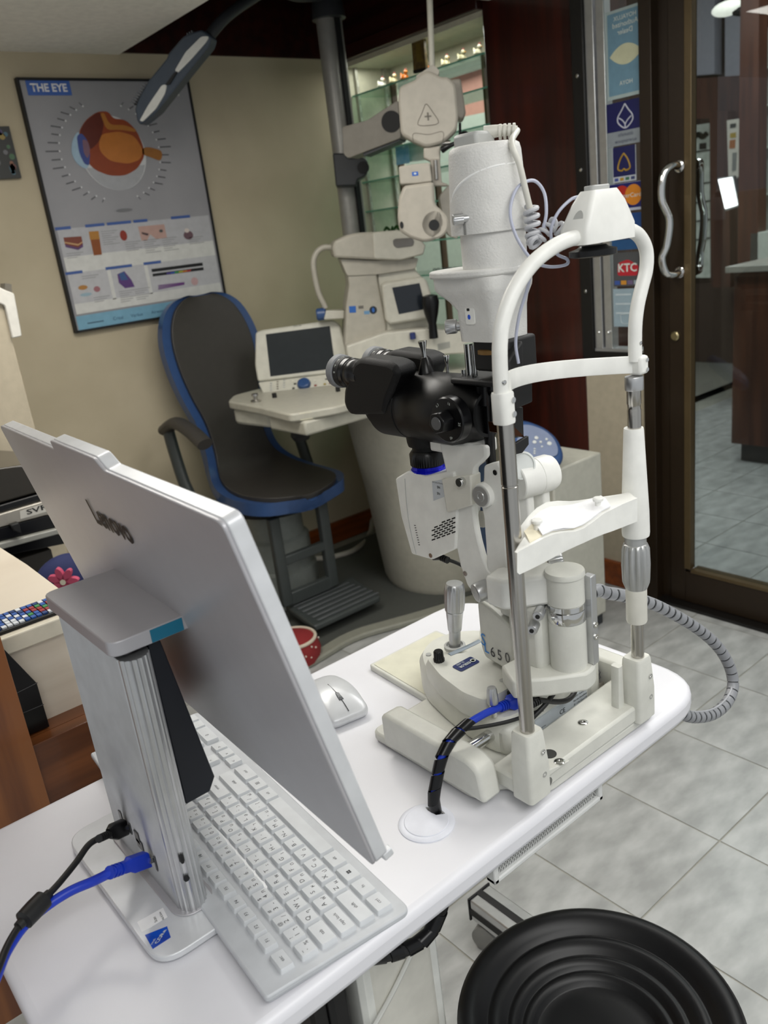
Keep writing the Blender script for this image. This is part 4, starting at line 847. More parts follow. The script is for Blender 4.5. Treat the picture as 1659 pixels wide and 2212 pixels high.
P = ZP(*z7(500, 735), 0.859); sp('dial', lathe([(0.0068, -0.001), (0.0068, 0.004), (0.0060, 0.005), (0.0058, 0.013), (0.0048, 0.0142), (0.0005, 0.0142)], P, (0, 0, 1), 48, 12, 0.08), BLACKS)
P0, P1 = ZP(*z7(565, 694), 0.8598), ZP(*z7(760, 605), 0.8598)
sp('slot_strip', tube([P0, (P0 + P1) / 2 + V3((0.001, -0.001, 0)), P1], 0.0036, 10, 4, sy=0.35), mat('slot_blue_grey', '8b97a2', 0.4))
for q in ((432, 692), (905, 858)): sp('screw_cover', lathe([(0.0035, -0.001), (0.0035, 0.0006), (0.0005, 0.0006)], ZP(*z7(*q), 0.8597), seg=18), GREYP, parent=lo)
q4 = [ZP(*z7(*q), 0.8602) for q in ((580, 770), (700, 705), (762, 738), (640, 802))]
Fz8 = FZ(0.8598)
np_ = sp('name_plate', prism(Fz8, roundpoly([(p.x, p.y) for p in q4], 0.003), 0, 0.0006), mat('plate_navy', '15265e', 0.35), parent=lo)
Fn = Fr((q4[0] + q4[2]) / 2, q4[3] - q4[2], q4[3] - q4[0])
w_ = (q4[3] - q4[2]).length
text('print', 'ESSILOR', Fn, w_ * 0.10, 0.0015, 0.0042, INKW, np_, c=0.0012, width=w_ * 0.55, bold=0.02)
text('print', 'SL-650', Fn, w_ * 0.16, -0.0045, 0.0030, INKW, np_, c=0.0012)
sp('emblem', lathe([(0.0022, 0), (0.0036, 0), (0.0036, 0.0002), (0.0022, 0.0002), (0.0022, 0)], Fn.P(-w_ * 0.34, 0.001, 0.0009), Fn.n, 20), INKW, parent=np_)
P = YP(*z7(848, 1055), 0.551)
sp('lock_screw', [cyl(P - V3((0, 0, 0.006)), P + V3((0, 0, 0.013)), 0.0042, 18)], CHROME)
sp('lock_knob', lathe([(0.0058, 0.010), (0.0064, 0.012), (0.0056, 0.026), (0.0045, 0.029), (0.0005, 0.0295)], P, (0, 0, 1), 60, 12, 0.12, (0.013, 0.026)), ALU)
# rating plate on the patient side of the stage
Fpl = FY(0.5325)
pq = Fpl.pts([z7(*q) for q in ((1110, 1120), (1440, 898), (1446, 1010), (1120, 1212))])
ip = sp('rating_plate', prism(Fpl, pq, -0.002, 0.0006), mat('plate_pale', 'bcc3c8', 0.4))
ca_, cb_ = Fpl.px(*z7(1395, 965)); ang = 0.0
for k, s in enumerate(('Essilor Suisse SA', 'Rte des Avouillons', '30  1196 Gland CH')):
    text('print', s, Fpl, ca_ + 0.001, cb_ + 0.005 - k * 0.005, 0.0026, BLACKM, ip, c=0.0009, width=0.024)
ca_, cb_ = Fpl.px(*z7(1285, 1055)); text('print', 'CE', Fpl, ca_, cb_, 0.006, BLACKM, ip, c=0.0009)
for k in range(5):
    a, b = Fpl.px(*z7(1165 + (k % 3) * 8, 1150 + k * 14)); text('print', 'slit lamp', Fpl, a, b, 0.0016, BLACKM, ip, c=0.0009)
# arm box carrying the model name
A = ZP(*z7(772, 700), 0.866); B = ZP(*z7(1085, 880), 0.866)
fd_ = (B - A).normalized(); fn_ = V3((fd_.y, -fd_.x, 0)).normalized()
if fn_.x > 0: fn_ = -fn_
FM = Fr(A, fd_, (0, 0, 1))
Lb = (B - A).length
prf = [(0.0, 0.012), (0.006, 0.0), (Lb, 0.0), (Lb, 0.052), (Lb * 0.75, 0.056), (0.022, 0.070), (0.002, 0.073), (0.0, 0.066)]
ab = sp('model_arm', prism(FM, roundpoly(prf, 0.004, 2), -0.052, 0.0), SLW, 0.004)
sp('arm_cap', lathe([(0.0135, -0.01), (0.0135, 0.001), (0.0125, 0.002), (0.0005, 0.002)], FM.P(0.018, 0.072, -0.022), (0, 0, 1), 28), SLW, parent=ab)
a, b = FM.px(*z7(785, 600)); text('print', 'S', FM, a, b, 0.016, mat('ink_azure', '2b86d8', 0.4), ab, c=0.0008)
a, b = FM.px(*z7(805, 650)); text('print', 'L', FM, a, b, 0.014, mat('ink_azure', '2b86d8', 0.4), ab, c=0.0008)
for s, q in (('6', (845, 678)), ('5', (890, 700)), ('0', (940, 716))):
    a, b = FM.px(*z7(*q)); text('print', s, FM, a, b, 0.0135, mat('ink_charcoal', '3a3a3c', 0.4), ab, c=0.0008)
# pivot column
px_, py_ = 0.6125, 0.507
plt_ = [(px_ + 0.030 * math.cos(math.radians(a)), py_ + 0.026 * math.sin(math.radians(a))) for a in range(-100, 81, 12)]
sp('pivot_plate', prism(FZ0, plt_ + [(0.60, 0.560), (0.565, 0.562), (0.548, 0.530), (0.575, 0.505)], 0.868, 0.890), SLW, 0.003)
pc2 = sp('pivot_column', lathe([(0.0205, 0.889), (0.0195, 0.890), (0.0195, 0.948)], (px_, py_, 0), seg=48), SLW)
sp('scale_ring', lathe([(0.0197, 0.944), (0.0200, 0.9445), (0.0200, 0.956), (0.0197, 0.957), (0.0185, 0.9575), (0.0185, 0.958), (0.0202, 0.9585), (0.0202, 0.964), (0.0190, 0.9645)], (px_, py_, 0), seg=48), CHROME, parent=pc2)
sp('column_head', lathe([(0.0195, 0.9645), (0.0195, 0.994), (0.0207, 0.9945), (0.0207, 0.9985), (0.0198, 1.000), (0.0005, 1.0003)], (px_, py_, 0), seg=48), SLW, parent=pc2)
sp('column_flange', box(px_ + 0.013, px_ + 0.0225, py_ - 0.0225, py_ - 0.012, 0.890, 0.992), ALU, 0.001, parent=pc2)
for zz in (0.936, 0.922): sp('screw', lathe([(0.0034, 0), (0.0034, 0.001), (0.0016, 0.001), (0.0015, 0.0002)], (px_ + 0.018, py_ - 0.0226, zz), (0, -1, 0), 14), CHROME, parent=pc2)
sp('link_arm', prism(FZ0, roundpoly([(0.560, 0.545), (0.600, 0.515), (0.626, 0.522), (0.626, 0.545), (0.585, 0.575), (0.560, 0.570)], 0.004), 0.962, 0.996), SLL, 0.004)
sp('tower_block', box(0.584, 0.622, 0.522, 0.566, 0.885, 0.962), SLW, 0.006)
for k, q in enumerate(((1130, 450), (1092, 540))):
    P = XP(*z7(*q), 0.578 - 0.004 * k); d = V3((0.88, 0.42, 0.10)).normalized()
    s = sp('clamp_screw', lathe([(0.0035, -0.0005), (0.0052, 0.0), (0.0058, 0.0015), (0.0058, 0.0125), (0.0045, 0.0135), (0.0032, 0.014), (0.0032, 0.026)], P, d, 60, 30, 0.05, (0.002, 0.012)), ALU)
    sp('socket', lathe([(0.0024, -0.0012), (0.0024, -0.0004), (0.0010, -0.0004)], P, d, 14), BLACKM, parent=s)
P = YP(*z6(250, 1530), 0.56); sp('rear_knob', lathe([(0.009, 0), (0.0095, 0.002), (0.0095, 0.014), (0.008, 0.016), (0.0005, 0.016)], P, (0.75, -0.65, 0.1), 48, 16, 0.08), ALU)
# microscope arm and illumination arm, the two legs of the U
FU = FX(0.587)
left = [(735, 818), (1030, 842), (1035, 915), (962, 985), (948, 1100), (952, 1230), (966, 1350), (986, 1450), (1016, 1560), (1050, 1640), (1100, 1680), (1110, 1790), (1050, 1850), (985, 1815), (915, 1735), (868, 1600), (832, 1420), (803, 1240), (790, 1060)]
sp('microscope_arm', prism(FU, roundpoly(FU.pts([z5(*q) for q in left]), 0.003, 2), -0.008, 0.0), SLL, 0.0025)
sp('arm_clamp', prism(FU, roundpoly(FU.pts([z5(*q) for q in ((775, 1040), (962, 1018), (968, 1212), (810, 1258))]), 0.002, 2), -0.010, 0.006), WARM, 0.002)
a, b = FU.px(*z5(915, 1055)); sp('clamp_bolt', lathe([(0.0048, 0), (0.0052, 0.001), (0.0052, 0.006), (0.0045, 0.007), (0.0005, 0.007)], FU.P(a, b, 0.006), FU.n, 40, 14, 0.06), CHROME)
a, b = FU.px(*z5(905, 1655)); sp('screw', lathe([(0.003, 0), (0.003, 0.001), (0.0015, 0.001)], FU.P(a, b, 0.0), FU.n, 14), STEEL)
FV = FX(0.588)
right = [(1020, 965), (1110, 945), (1150, 1010), (1160, 1250), (1165, 1500), (1180, 1680), (1130, 1760), (1060, 1750), (1040, 1640), (1034, 1480), (1020, 1290), (1005, 1230), (1010, 1080), (1018, 1060)]
sp('illumination_arm', prism(FV, roundpoly(FV.pts([z5(*q) for q in right]), 0.003, 2), -0.014, 0.0), SLL, 0.0025)
a, b = FV.px(*z5(1030, 1150))
bs = sp('arm_boss', lathe([(0.0135, -0.01), (0.0135, 0.016), (0.0125, 0.018), (0.0005, 0.018)], FV.P(a, b, -0.012), FV.n, 36), SLL)
sp('boss_ring', lathe([(0.0110, 0.018), (0.0110, 0.0195), (0.0060, 0.0195), (0.0055, 0.0205), (0.0032, 0.0205), (0.0028, 0.0195), (0.0004, 0.0195)], FV.P(a, b, -0.012), FV.n, 36), SILV, parent=bs)
a, b = FV.px(*z5(1098, 1008)); sp('screw', lathe([(0.003, 0), (0.003, 0.0012), (0.0015, 0.0012)], FV.P(a, b, 0.0), FV.n, 14), CHROME)
P = XP(*z5(1060, 1745), 0.590); d = V3((-0.9, 0.30, -0.12)).normalized()
kn = sp('tilt_knob', lathe([(0.0100, 0.0), (0.0112, 0.002), (0.0112, 0.016), (0.0104, 0.018), (0.0005, 0.018)], P, d, 72, 12, 0.07, (0.004, 0.015)), ALU)
sp('socket', lathe([(0.0085, 0.0182), (0.0080, 0.0186), (0.0024, 0.0186), (0.0022, 0.0178), (0.0003, 0.0178)], P, d, 28), SILV, parent=kn)
sp('cross_beam', prism(FV, roundpoly(FV.pts([z5(*q) for q in ((1060, 1660), (1180, 1640), (1260, 1650), (1260, 1820), (1180, 1900), (1090, 1850))]), 0.002, 2), -0.03, -0.002), SLL, 0.004)
sp('drop_leg', prism(FV, roundpoly(FV.pts([z5(*q) for q in ((1085, 1830), (1250, 1800), (1230, 1990), (1100, 1930))]), 0.002, 2), -0.036, -0.008), SLW, 0.003)
P = XP(*z5(1180, 1085), 0.612)
dc = XP(*z5(1225, 1070), 0.60)
sp('tilt_drum', lathe([(0.0185, 0), (0.0195, 0.001), (0.0195, 0.024), (0.0190, 0.0243), (0.0190, 0.0248), (0.0195, 0.0252), (0.0195, 0.040), (0.0175, 0.045), (0.010, 0.0475), (0.0005, 0.048)], dc, (0.96, -0.25, 0.02), 40), SLL)
for k, dx in enumerate((0.010, 0.030)):
    c0 = dc + V3((0.96, -0.25, 0.02)) * dx
    sp('drum_leg', loft([[c0 + V3((a, b, z)) for a, b in rrect(0.011, 0.018, 0.003, 3)] for z in (-0.085, -0.01)]), SLL)
P = XP(*z5(1005, 1310), 0.62); sp('fine_wheel', lathe([(0.009, 0), (0.0105, 0.001), (0.0105, 0.010), (0.009, 0.011)], P, (0.6, 0.2, 0.0), 60, 30, 0.05), STEEL)
sp('arm_head', box(0.588, 0.626, 0.600, 0.668, 1.112, 1.128), SLL, 0.003)
sp('blue_guard', prism(FX(0.622), roundpoly(FX(0.622).pts([z5(*q) for q in ((965, 985), (1040, 935), (1045, 1640), (1010, 1560), (975, 1400))]), 0.002, 2), -0.003, 0.0), mat('guard_blue', '2f4768', 0.45))
# microscope
MZ = XP(*z5(660, 590), XC).z
def yb(x): return XP(*z5(x, 600), XC).y
ya, yc_ = 0.735, 0.585
RB = 0.0385
MO = V3((XC, 0, 1.158))
mb = sp('beam_splitter', lathe([(0.030, 0), (RB - 0.002, 0.001), (RB, 0.003), (RB, 0.046), (RB - 0.0015, 0.0468), (RB - 0.0015, 0.0478), (RB, 0.0486), (RB, 0.052)], (XC, 0.748, 1.158), (0, -1, 0), 56), BLACK)
sp('magnification_body', lathe([(RB, 0), (RB, 0.020), (RB + 0.0005, 0.0205), (RB + 0.0005, 0.066), (RB - 0.003, 0.082), (0.026, 0.100), (0.0245, 0.104), (0.0245, 0.108), (0.021, 0.108), (0.020, 0.104), (0.0005, 0.103)], (XC, 0.696, 1.158), (0, -1, 0), 56), mat('black_satin', '070708', 0.42, spec=0.35), smooth=45)
# side dial with printed powers
FXd = FX(XC - RB - 0.002)
a0, b0 = FXd.px(*z5(795, 672))
dl = sp('power_dial', lathe([(0.024, -0.010), (0.024, 0.001), (0.0225, 0.0025), (0.0005, 0.0025)], FXd.P(a0, b0, 0), FXd.n, 48), BLACKS)
sp('dial_grip', prism(FXd, roundpoly([(a0 + 0.0125 * math.cos(t_), b0 + 0.0125 * math.sin(t_)) for t_ in [math.radians(k * 60 + 12) for k in range(6)]], 0.002, 2), 0.0025, 0.017, 0.93), BLACKS, 0.001, parent=dl)
sp('dial_cap', lathe([(0.0068, 0.017), (0.0066, 0.0178), (0.0005, 0.0178)], FXd.P(a0, b0, 0), FXd.n, 32), mat('dial_cap_grey', '6d6e70', 0.35, 0.5), parent=dl)
for s, dg in (('6.3', 128), ('10', 190), ('16', 72), ('25', 352), ('40', 285)):
    t_ = math.radians(dg); text('print', s, FXd, a0 + 0.0185 * math.cos(t_), b0 + 0.0185 * math.sin(t_), 0.0030, INKW, dl, c=0.0028, rot=t_ - math.pi / 2)
# binocular housings and eyepieces
FB = FX(0.564)
hq = [(118, 560), (122, 480), (185, 300), (225, 275), (400, 300), (450, 330), (470, 385), (400, 560), (385, 645), (165, 645), (135, 610)]
for k, dx in enumerate((0.0, 0.054)):
    sh = prism(FB, roundpoly(FB.pts([z5(*q) for q in hq]), 0.004, 3), -0.032, 0.0)
    hs = sp('prism_housing', ([p + V3((dx * 0.87, 0, 0)) for p in sh[0]], sh[1]), BLACK, 0.006)
    a, b = FX(0.580).px(*z5(250, 385)); P = FX(0.580).P(a, b, 0) + V3((dx, 0, 0)); d = V3((0, 1, 0.06)).normalized()
    e = sp('eyepiece', lathe([(0.0165, -0.004), (0.0170, 0.006), (0.0178, 0.008), (0.0178, 0.016), (0.0172, 0.017), (0.0172, 0.019), (0.0180, 0.020), (0.0180, 0.026), (0.0172, 0.027)], P, d, 40), BLACKS, parent=hs)
    sp('dioptre_ring', lathe([(0.0174, 0.027), (0.0182, 0.0275), (0.0182, 0.036), (0.0174, 0.0365)], P, d, 40), BLACKM, parent=hs)
    sp('eyecup', lathe([(0.0176, 0.0365), (0.0196, 0.038), (0.0200, 0.046), (0.0185, 0.0485), (0.0130, 0.0485), (0.0120, 0.044), (0.0005, 0.043)], P, d, 40), mat('eyecup_grey', '85878a', 0.6), parent=hs)
    for j, s in enumerate(('8', '-6', '-4', '-2', '0')):
        an = math.radians(100 + j * 24); aa, bb, _ = basis(d); rad = -V3((1, 0, 0)) * math.sin(an) + V3((0, 0, 1)) * -math.cos(an)
        q = P + d * 0.0318 + rad * 0.0184; Ft = Fr(q, d.cross(rad) * 1.0, d)
        text('print', s, Fr(q, rad.cross(d) * -1, -d), 0, 0, 0.0034, INKW, hs, c=0.0)
sp('binocular_bridge', [box(0.590, 0.622, 0.742, 0.775, 1.145, 1.186), lathe([(0.031, 0), (0.033, 0.004), (0.033, 0.014)], (XC, 0.762, 1.160), (0, -1, 0), 40)], BLACK, 0.004)
# levers on top
for (x0, y0), (x1, y1), rr in (((655, 360), (628, 165), 1.0), ((795, 415), (782, 258), 0.72)):
    p0, p1 = XP(*z5(x0, y0), XC), XP(*z5(x1, y1), XC); d = (p1 - p0); L_ = d.length
    lv = sp('lever', lathe([(0.0025 * rr, 0), (0.0024 * rr, L_ * 0.62), (0.0030 * rr, L_ * 0.72), (0.0050 * rr, L_ * 0.97), (0.0046 * rr, L_), (0.0005, L_ * 1.01)], p0, d, 28), CHROME)
    if rr == 1.0: sp('lever_boss', lathe([(0.0105, -0.009), (0.0100, -0.003), (0.0042, 0.014), (0.0034, 0.015)], p0, d, 32), BLACKS, parent=lv)
# camera port and camera
cp = XP(*z5(658, 880), XC)
sp('camera_port', [lathe([(0.023, 0.030), (0.0215, 0.014), (0.0205, 0.010), (0.0165, 0.009), (0.0165, 0.002)], cp, seg=40)], BLACK)
sp('port_ring', lathe([(0.0190, -0.014), (0.0205, -0.013), (0.0205, 0.000), (0.0175, 0.004), (0.016, 0.004)], cp, (0, 0, 1), 96, 48, 0.03), BLACKS, smooth=50)
sp('blue_ring', lathe([(0.0185, -0.025), (0.0205, -0.024), (0.0205, -0.0185), (0.0192, -0.0180), (0.0192, -0.014)], cp, (0, 0, 1), 96, 60, 0.02), BLUEA, smooth=50)
FC = FX(0.584)
co_ = [(455, 1048), (535, 1000), (640, 1035), (770, 1008), (830, 1005), (850, 1250), (840, 1500), (690, 1568), (560, 1532), (492, 1290)]
cam_ = sp('camera_body', prism(FC, roundpoly(FC.pts([z5(*q) for q in co_]), 0.003, 3), -0.040, 0.0), SLL, 0.003)
sp('camera_seam', tube([FC.P(*FC.px(*z5(*q)), 0.0002) for q in ((518, 1048), (528, 1200), (548, 1350), (590, 1530))], 0.0004, 5, 4), GREYP, parent=cam_)
rows = [(780, 1298), (730, 1318), (705, 1352), (690, 1380), (690, 1410), (705, 1435)]
for r_ in range(7):
    for c_ in range(5):
        x = 690 + c_ * 32 + (r_ % 2) * 16; y = 1352 + r_ * 15 - (x - 690) * 0.36
        if x > 822 or (r_ == 0 and c_ < 2): continue
        a, b = FC.px(*z5(x, y)); a2, b2 = FC.px(*z5(x + 22, y - 8))
        sp('vent_slot', prism(FC, [(a, b - 0.0008), (a2, b2 - 0.0008), (a2, b2 + 0.0008), (a, b + 0.0008)], -0.001, 0.0003), BLACKM, parent=cam_, smooth=0)
for k in range(9):
    a, b = FC.px(*z5(582 + k * 3.4, 1348 + k * 15.5)); sp('vent_slot', prism(FC, [(a - 0.0013, b - 0.0005), (a + 0.0013, b - 0.0002), (a + 0.0013, b + 0.0006), (a - 0.0013, b + 0.0003)], -0.001, 0.0003), BLACKM, parent=cam_, smooth=0)
lb = sp('camera_label', prism(FC, FC.pts([z5(*q) for q in ((692, 1068), (772, 1050), (782, 1160), (702, 1190))]), 0.0, 0.0004), mat('label_pale', 'c3c8cd', 0.4), parent=cam_)
for k in range(2):
    a, b = FC.px(*z5(735, 1104 + 40 * k)); text('print', 'SN', FC, a, b, 0.0030, BLACKM, lb, c=0.0006, bold=0.02)
a, b = FC.px(*z5(730, 1075)); text('print', 'Slit Lamp Microscope', FC, a + 0.002, b, 0.0017, BLACKM, lb, c=0.0006, width=0.022)
a, b = FC.px(*z5(683, 1540)); sp('screw', lathe([(0.0028, 0), (0.0028, 0.0006), (0.0012, 0.0006)], FC.P(a, b, 0), FC.n, 14), STEEL, parent=cam_)
sp('camera_lead', tube([XP(*z5(700, 1560), 0.60), XP(*z5(770, 1562), 0.60), XP(*z5(870, 1598), 0.612), XP(*z5(950, 1650), 0.625)], 0.0022, 10), RUBBER)
sp('lead_boot', boot(XP(*z5(750, 1553), 0.60), (XP(*z5(800, 1575), 0.60) - XP(*z5(750, 1553), 0.60)).normalized(), 4, 0.0042, 0.0032), RUBBER)
# illumination tower
ty_ = 0.569
def ring(z, cy_, rx, ry, r_, cx_=XC): return [V3((a, b, z)) for a, b in rrect(rx * 2, ry * 2, min(r_, rx * 0.98, ry * 0.98), 8, cx_, cy_)]
R1 = 0.0345
sp('lamp_cover', loft([ring(1.336, ty_, R1 + 0.0012, R1 + 0.0012, 0.033), ring(1.350, ty_, R1 + 0.0012, R1 + 0.0012, 0.033), ring(1.405, ty_, R1 - 0.0018, R1 - 0.0018, 0.031), ring(1.410, ty_, R1 - 0.0030, R1 - 0.0030, 0.030), ring(1.412, ty_, R1 - 0.006, R1 - 0.006, 0.027)]), WHITET, smooth=45)
FT = FX(XC - 0.0)
def on_cover(u, v):                                              # where a sight line meets the round lamp cover
    d = ray(u, v)
    for s_ in range(900):
        p = CO + d * (0.55 + s_ * 0.0004); rr = R1 + 0.0012 - max(0.0, p.z - 1.350) * 0.003 / 0.055
        if math.hypot(p.x - XC, p.y - ty_) < rr: return p
arcp = [p for p in (on_cover(u, v) for u, v in ((976, 436), (984, 412), (1003, 390), (1035, 370), (1075, 357), (1112, 352))) if p]
sp('cover_seam', tube(arcp, 0.0012, 8, 6), mat('seam_white', 'f4f4f2', 0.5))
sp('lamp_neck', loft([ring(1.302, ty_ - 0.003, 0.030, 0.030, 0.028), ring(1.336, ty_ - 0.003, 0.030, 0.030, 0.028)]), WHITET)
sp('breath_flange', prism(FZ0, roundpoly([(0.574, 0.630), (0.600, 0.641), (0.636, 0.630), (0.648, 0.60), (0.645, 0.545), (0.605, 0.533), (0.572, 0.545), (0.562, 0.59)], 0.016, 4), 1.2975, 1.3045), WHITET, 0.002)
sp('lamp_house', loft([ring(1.236, 0.574, 0.0250, 0.0265, 0.010), ring(1.266, 0.574, 0.0258, 0.0278, 0.010), ring(1.275, 0.578, 0.0285, 0.033, 0.012), ring(1.284, 0.583, 0.0320, 0.0415, 0.014), ring(1.287, 0.584, 0.0328, 0.0425, 0.014), ring(1.2975, 0.584, 0.0330, 0.0430, 0.014)]), WHITET, smooth=50)
kp_ = on_cover(1006, 472)
kn = sp('side_knob', lathe([(0.0032, -0.004), (0.0032, 0.002), (0.0050, 0.0025), (0.0052, 0.011), (0.0044, 0.012), (0.0005, 0.012)], kp_, V3((-0.80, 0.58, 0)).normalized(), 60, 10, 0.14, (0.003, 0.0112)), ALU)
s_ = on_cover(1006, 498); sp('cover_slot', box(s_.x - 0.0012, s_.x + 0.0016, s_.y - 0.0012, s_.y + 0.0016, 1.336, kp_.z - 0.003), mat('slot_shadow', '8b8b88', 0.7))
kn = sp('aperture_knob', lathe([(0.0048, -0.014), (0.0048, 0.008), (0.0068, 0.009), (0.0072, 0.011), (0.0072, 0.019), (0.0060, 0.020), (0.0005, 0.020)], XP(1005, 703, 0.590), V3((-0.55, 0.83, 0)).normalized(), 60, 30, 0.05, (0.0105, 0.0195)), ALU)
FQ = Fr((XC - 0.0262, 0.588, 0), (0, -1, 0), (0, 0, 1))
a, b = FQ.px(1015, 678); tg = sp('aperture_tag', prism(FQ, rrect(0.012, 0.020, 0.002, 3, a, b), -0.001, 0.0004), SLL)
sp('tag_mark', prism(FQ, rrect(0.0035, 0.0025, 0.0005, 2, a - 0.0015, b + 0.004), 0.0004, 0.0007), BLACKM, parent=tg, smooth=0)
sp('tag_dot', prism(FQ, ellipse(0.0018, 0.0024, 18, a - 0.001, b - 0.003), 0.0004, 0.0007), mat('ink_blue_dot', '1450c8', 0.4), parent=tg, smooth=0)
# black slit section and prism head below the lamp
sp('slit_section', [box(0.590, 0.632, 0.543, 0.590, 1.205, 1.237)], BLACKM, 0.003)
sp('slit_dial', lathe([(0.0195, 0), (0.0195, 0.004), (0.018, 0.005)], (0.607, 0.574, 1.222), seg=48), mat('dial_bronze', '8a6a3c', 0.4, 0.4))
for (x, y0, y1, rr) in ((940, 395, 185, 0.0048), (898, 395, 350, 0.003), (972, 390, 195, 0.0022)):
    p0, p1 = XP(*z5(x, y0), 0.60), XP(*z5(x, y1), 0.60); p1 = V3((p0.x, p0.y, min(p1.z, 1.2365))); sp('guide_post', cyl(p0, p1, rr, 16), CHROME)
sp('slit_stage', box(0.585, 0.64, 0.560, 0.622, 1.191, 1.197), BLACKM, 0.002)
sp('prism_head', [prism(FY(0.535), FY(0.535).pts([z5(*q) for q in ((1215, 240), (1275, 165), (1280, 400), (1335, 420), (1338, 560), (1230, 605), (1200, 560), (1180, 300))]), -0.022, 0.0)], BLACKM, 0.002)
sp('prism_stem', [cyl(XP(*z5(1068, 950), XC), XP(*z5(1048, 560), XC), 0.0056, 20), cyl(XP(*z5(1038, 570), XC), XP(*z5(1032, 450), XC), 0.0100, 24)], BLACKS)
a, b = FX(0.596).px(*z5(1065, 500)); sp('screw', lathe([(0.003, 0), (0.003, 0.001), (0.0012, 0.001)], FX(0.596).P(a, b), (-1, 0, 0), 14), CHROME)
FMi = FY(0.528)
sp('mirror_arm', prism(FMi, FMi.pts([z5(*q) for q in ((1200, 840), (1310, 775), (1312, 830), (1270, 885), (1205, 900))]), -0.004, 0.0), BLACKM, 0.0006)
sp('mirror', prism(FMi, FMi.pts([z5(*q) for q in ((1195, 700), (1240, 720), (1312, 790), (1205, 770))]), -0.03, -0.004), mat('mirror_amber', '4a2a14', 0.08, 0.8), 0.0005)
sp('prism_column', prism(FY(0.548), FY(0.548).pts([z5(*q) for q in ((1215, 590), (1275, 590), (1280, 780), (1220, 790))]), -0.02, 0.0), BLACKM, 0.001)
sp('lens_ring', lathe([(0.0135, 0), (0.0145, 0.001), (0.0145, 0.003), (0.0125, 0.0035), (0.012, 0.002), (0.0005, 0.0018)], YP(*z5(1265, 965), 0.545), V3((-0.3, -0.9, 0.2)).normalized(), 32), mat('lens_clear', 'd9dcd9', 0.1))
# lamp lead: strain relief, coiled cord, thin fixation lamp lead
tpz = 1.4125
p0 = V3((XC - 0.004, 0.572, tpz)); 
P0 = DP(1040, 300, 0.83); P1 = DP(1075, 290, 0.80)
sp('lamp_socket', [box(0.592, 0.618, 0.566, 0.596, 1.410, 1.424)], GREYP, 0.003)
e0 = V3((0.612, 0.574, 1.4225)); e1 = V3((0.630, 0.550, 1.4205))
sp('lead_plug', [tube([e0, (e0 + e1) / 2 + V3((0, 0, 0.001)), e1], (0.0062, 0.0040), 12)] + boot(e0 + (e1 - e0) * 0.45, (e1 - e0).normalized(), 4, 0.0066, 0.0042), WARM)
CORD = mat('cord_grey', 'c6c7cb', 0.45)
def rp(u, v, y): return YP(u, v, y)
sp('lamp_lead', tube([e1, rp(1105, 310, 0.535), rp(1122, 355, 0.528), rp(1135, 410, 0.525), rp(1146, 455, 0.525)], 0.0028, 12), WARM)
sp('coiled_cord', coil([rp(1146, 445, 0.525), rp(1150, 480, 0.524), rp(1152, 515, 0.523), rp(1158, 525, 0.520)], 0.0056, 0.0022, 6.5, 8), CORD)
sp('coiled_cord', coil([rp(1160, 520, 0.520), rp(1178, 500, 0.516), rp(1195, 485, 0.512), rp(1212, 500, 0.508), rp(1215, 535, 0.508)], 0.0050, 0.0019, 6.5, 8), CORD)
FIXC = mat('fixation_lead', 'b9bdcf', 0.4)
sp('fixation_lead', tube([rp(1250, 425, 0.492), rp(1232, 432, 0.495), rp(1205, 460, 0.50), rp(1190, 500, 0.505), rp(1200, 545, 0.508), rp(1225, 560, 0.505), rp(1222, 572, 0.505), rp(1185, 576, 0.51), rp(1150, 562, 0.515), rp(1115, 510, 0.525), rp(1102, 455, 0.53), rp(1118, 405, 0.53), rp(1152, 390, 0.525), rp(1175, 415, 0.52), rp(1180, 460, 0.515), rp(1172, 500, 0.515)], 0.0015, 8, 8), FIXC)
sp('fixation_lead', tube([rp(1152, 562, 0.515), rp(1140, 620, 0.52), rp(1122, 680, 0.525), rp(1114, 740, 0.53), rp(1120, 785, 0.53)], 0.0015, 8, 6), FIXC)
# ------------------------------------------------------------------ tissues on the chin rest
sheets = thing('tissue_stack', 'loose stack of white paper tissues pinned on the chin rest', 'tissues', (0.585, 0.478, 1.06))
TIS = mat('tissue_paper', 'f1f1f3', 0.9, bump=0.4, bscale=250)
for k in range(3):
    rings = []
    for j in range(3 if k else 2, 11):
        p, (mid, q) = topf[j], topb[j]; ofs = 0.0006 + 0.0011 * k + random.uniform(0, 0.0008); e_ = 0.10 - 0.03 * k
        a_ = p.lerp(mid, e_); b_ = p.lerp(mid, 0.75); c_ = mid.lerp(q, 0.30 + 0.1 * k)
        a_ += V3((random.uniform(-0.001, 0.001), 0.001, ofs)); b_ += V3((0, 0, ofs + random.uniform(0.0002, 0.0018))); c_ += V3((0, 0, ofs + 0.0004))
        rings.append([a_, b_, c_, c_ - V3((0, 0, 0.0006)), b_ - V3((0, 0, 0.0006)), a_ - V3((0, 0, 0.0006))])
    obj('sheet', loft(rings), TIS if k else mat('tissue_cream', 'e6dfc8', 0.9), sheets, smooth=60)
for j, t_ in ((3, 0.72), (9, 0.55)):
    p, (mid, q) = topf[j], topb[j]; P = p.lerp(mid, t_) + V3((0, 0, 0.0065))
    obj('peg', lathe([(0.003, -0.008), (0.003, 0.001), (0.0050, 0.0015), (0.0052, 0.004), (0.004, 0.005), (0.0005, 0.0052)], P, seg=20), SLL, sl)
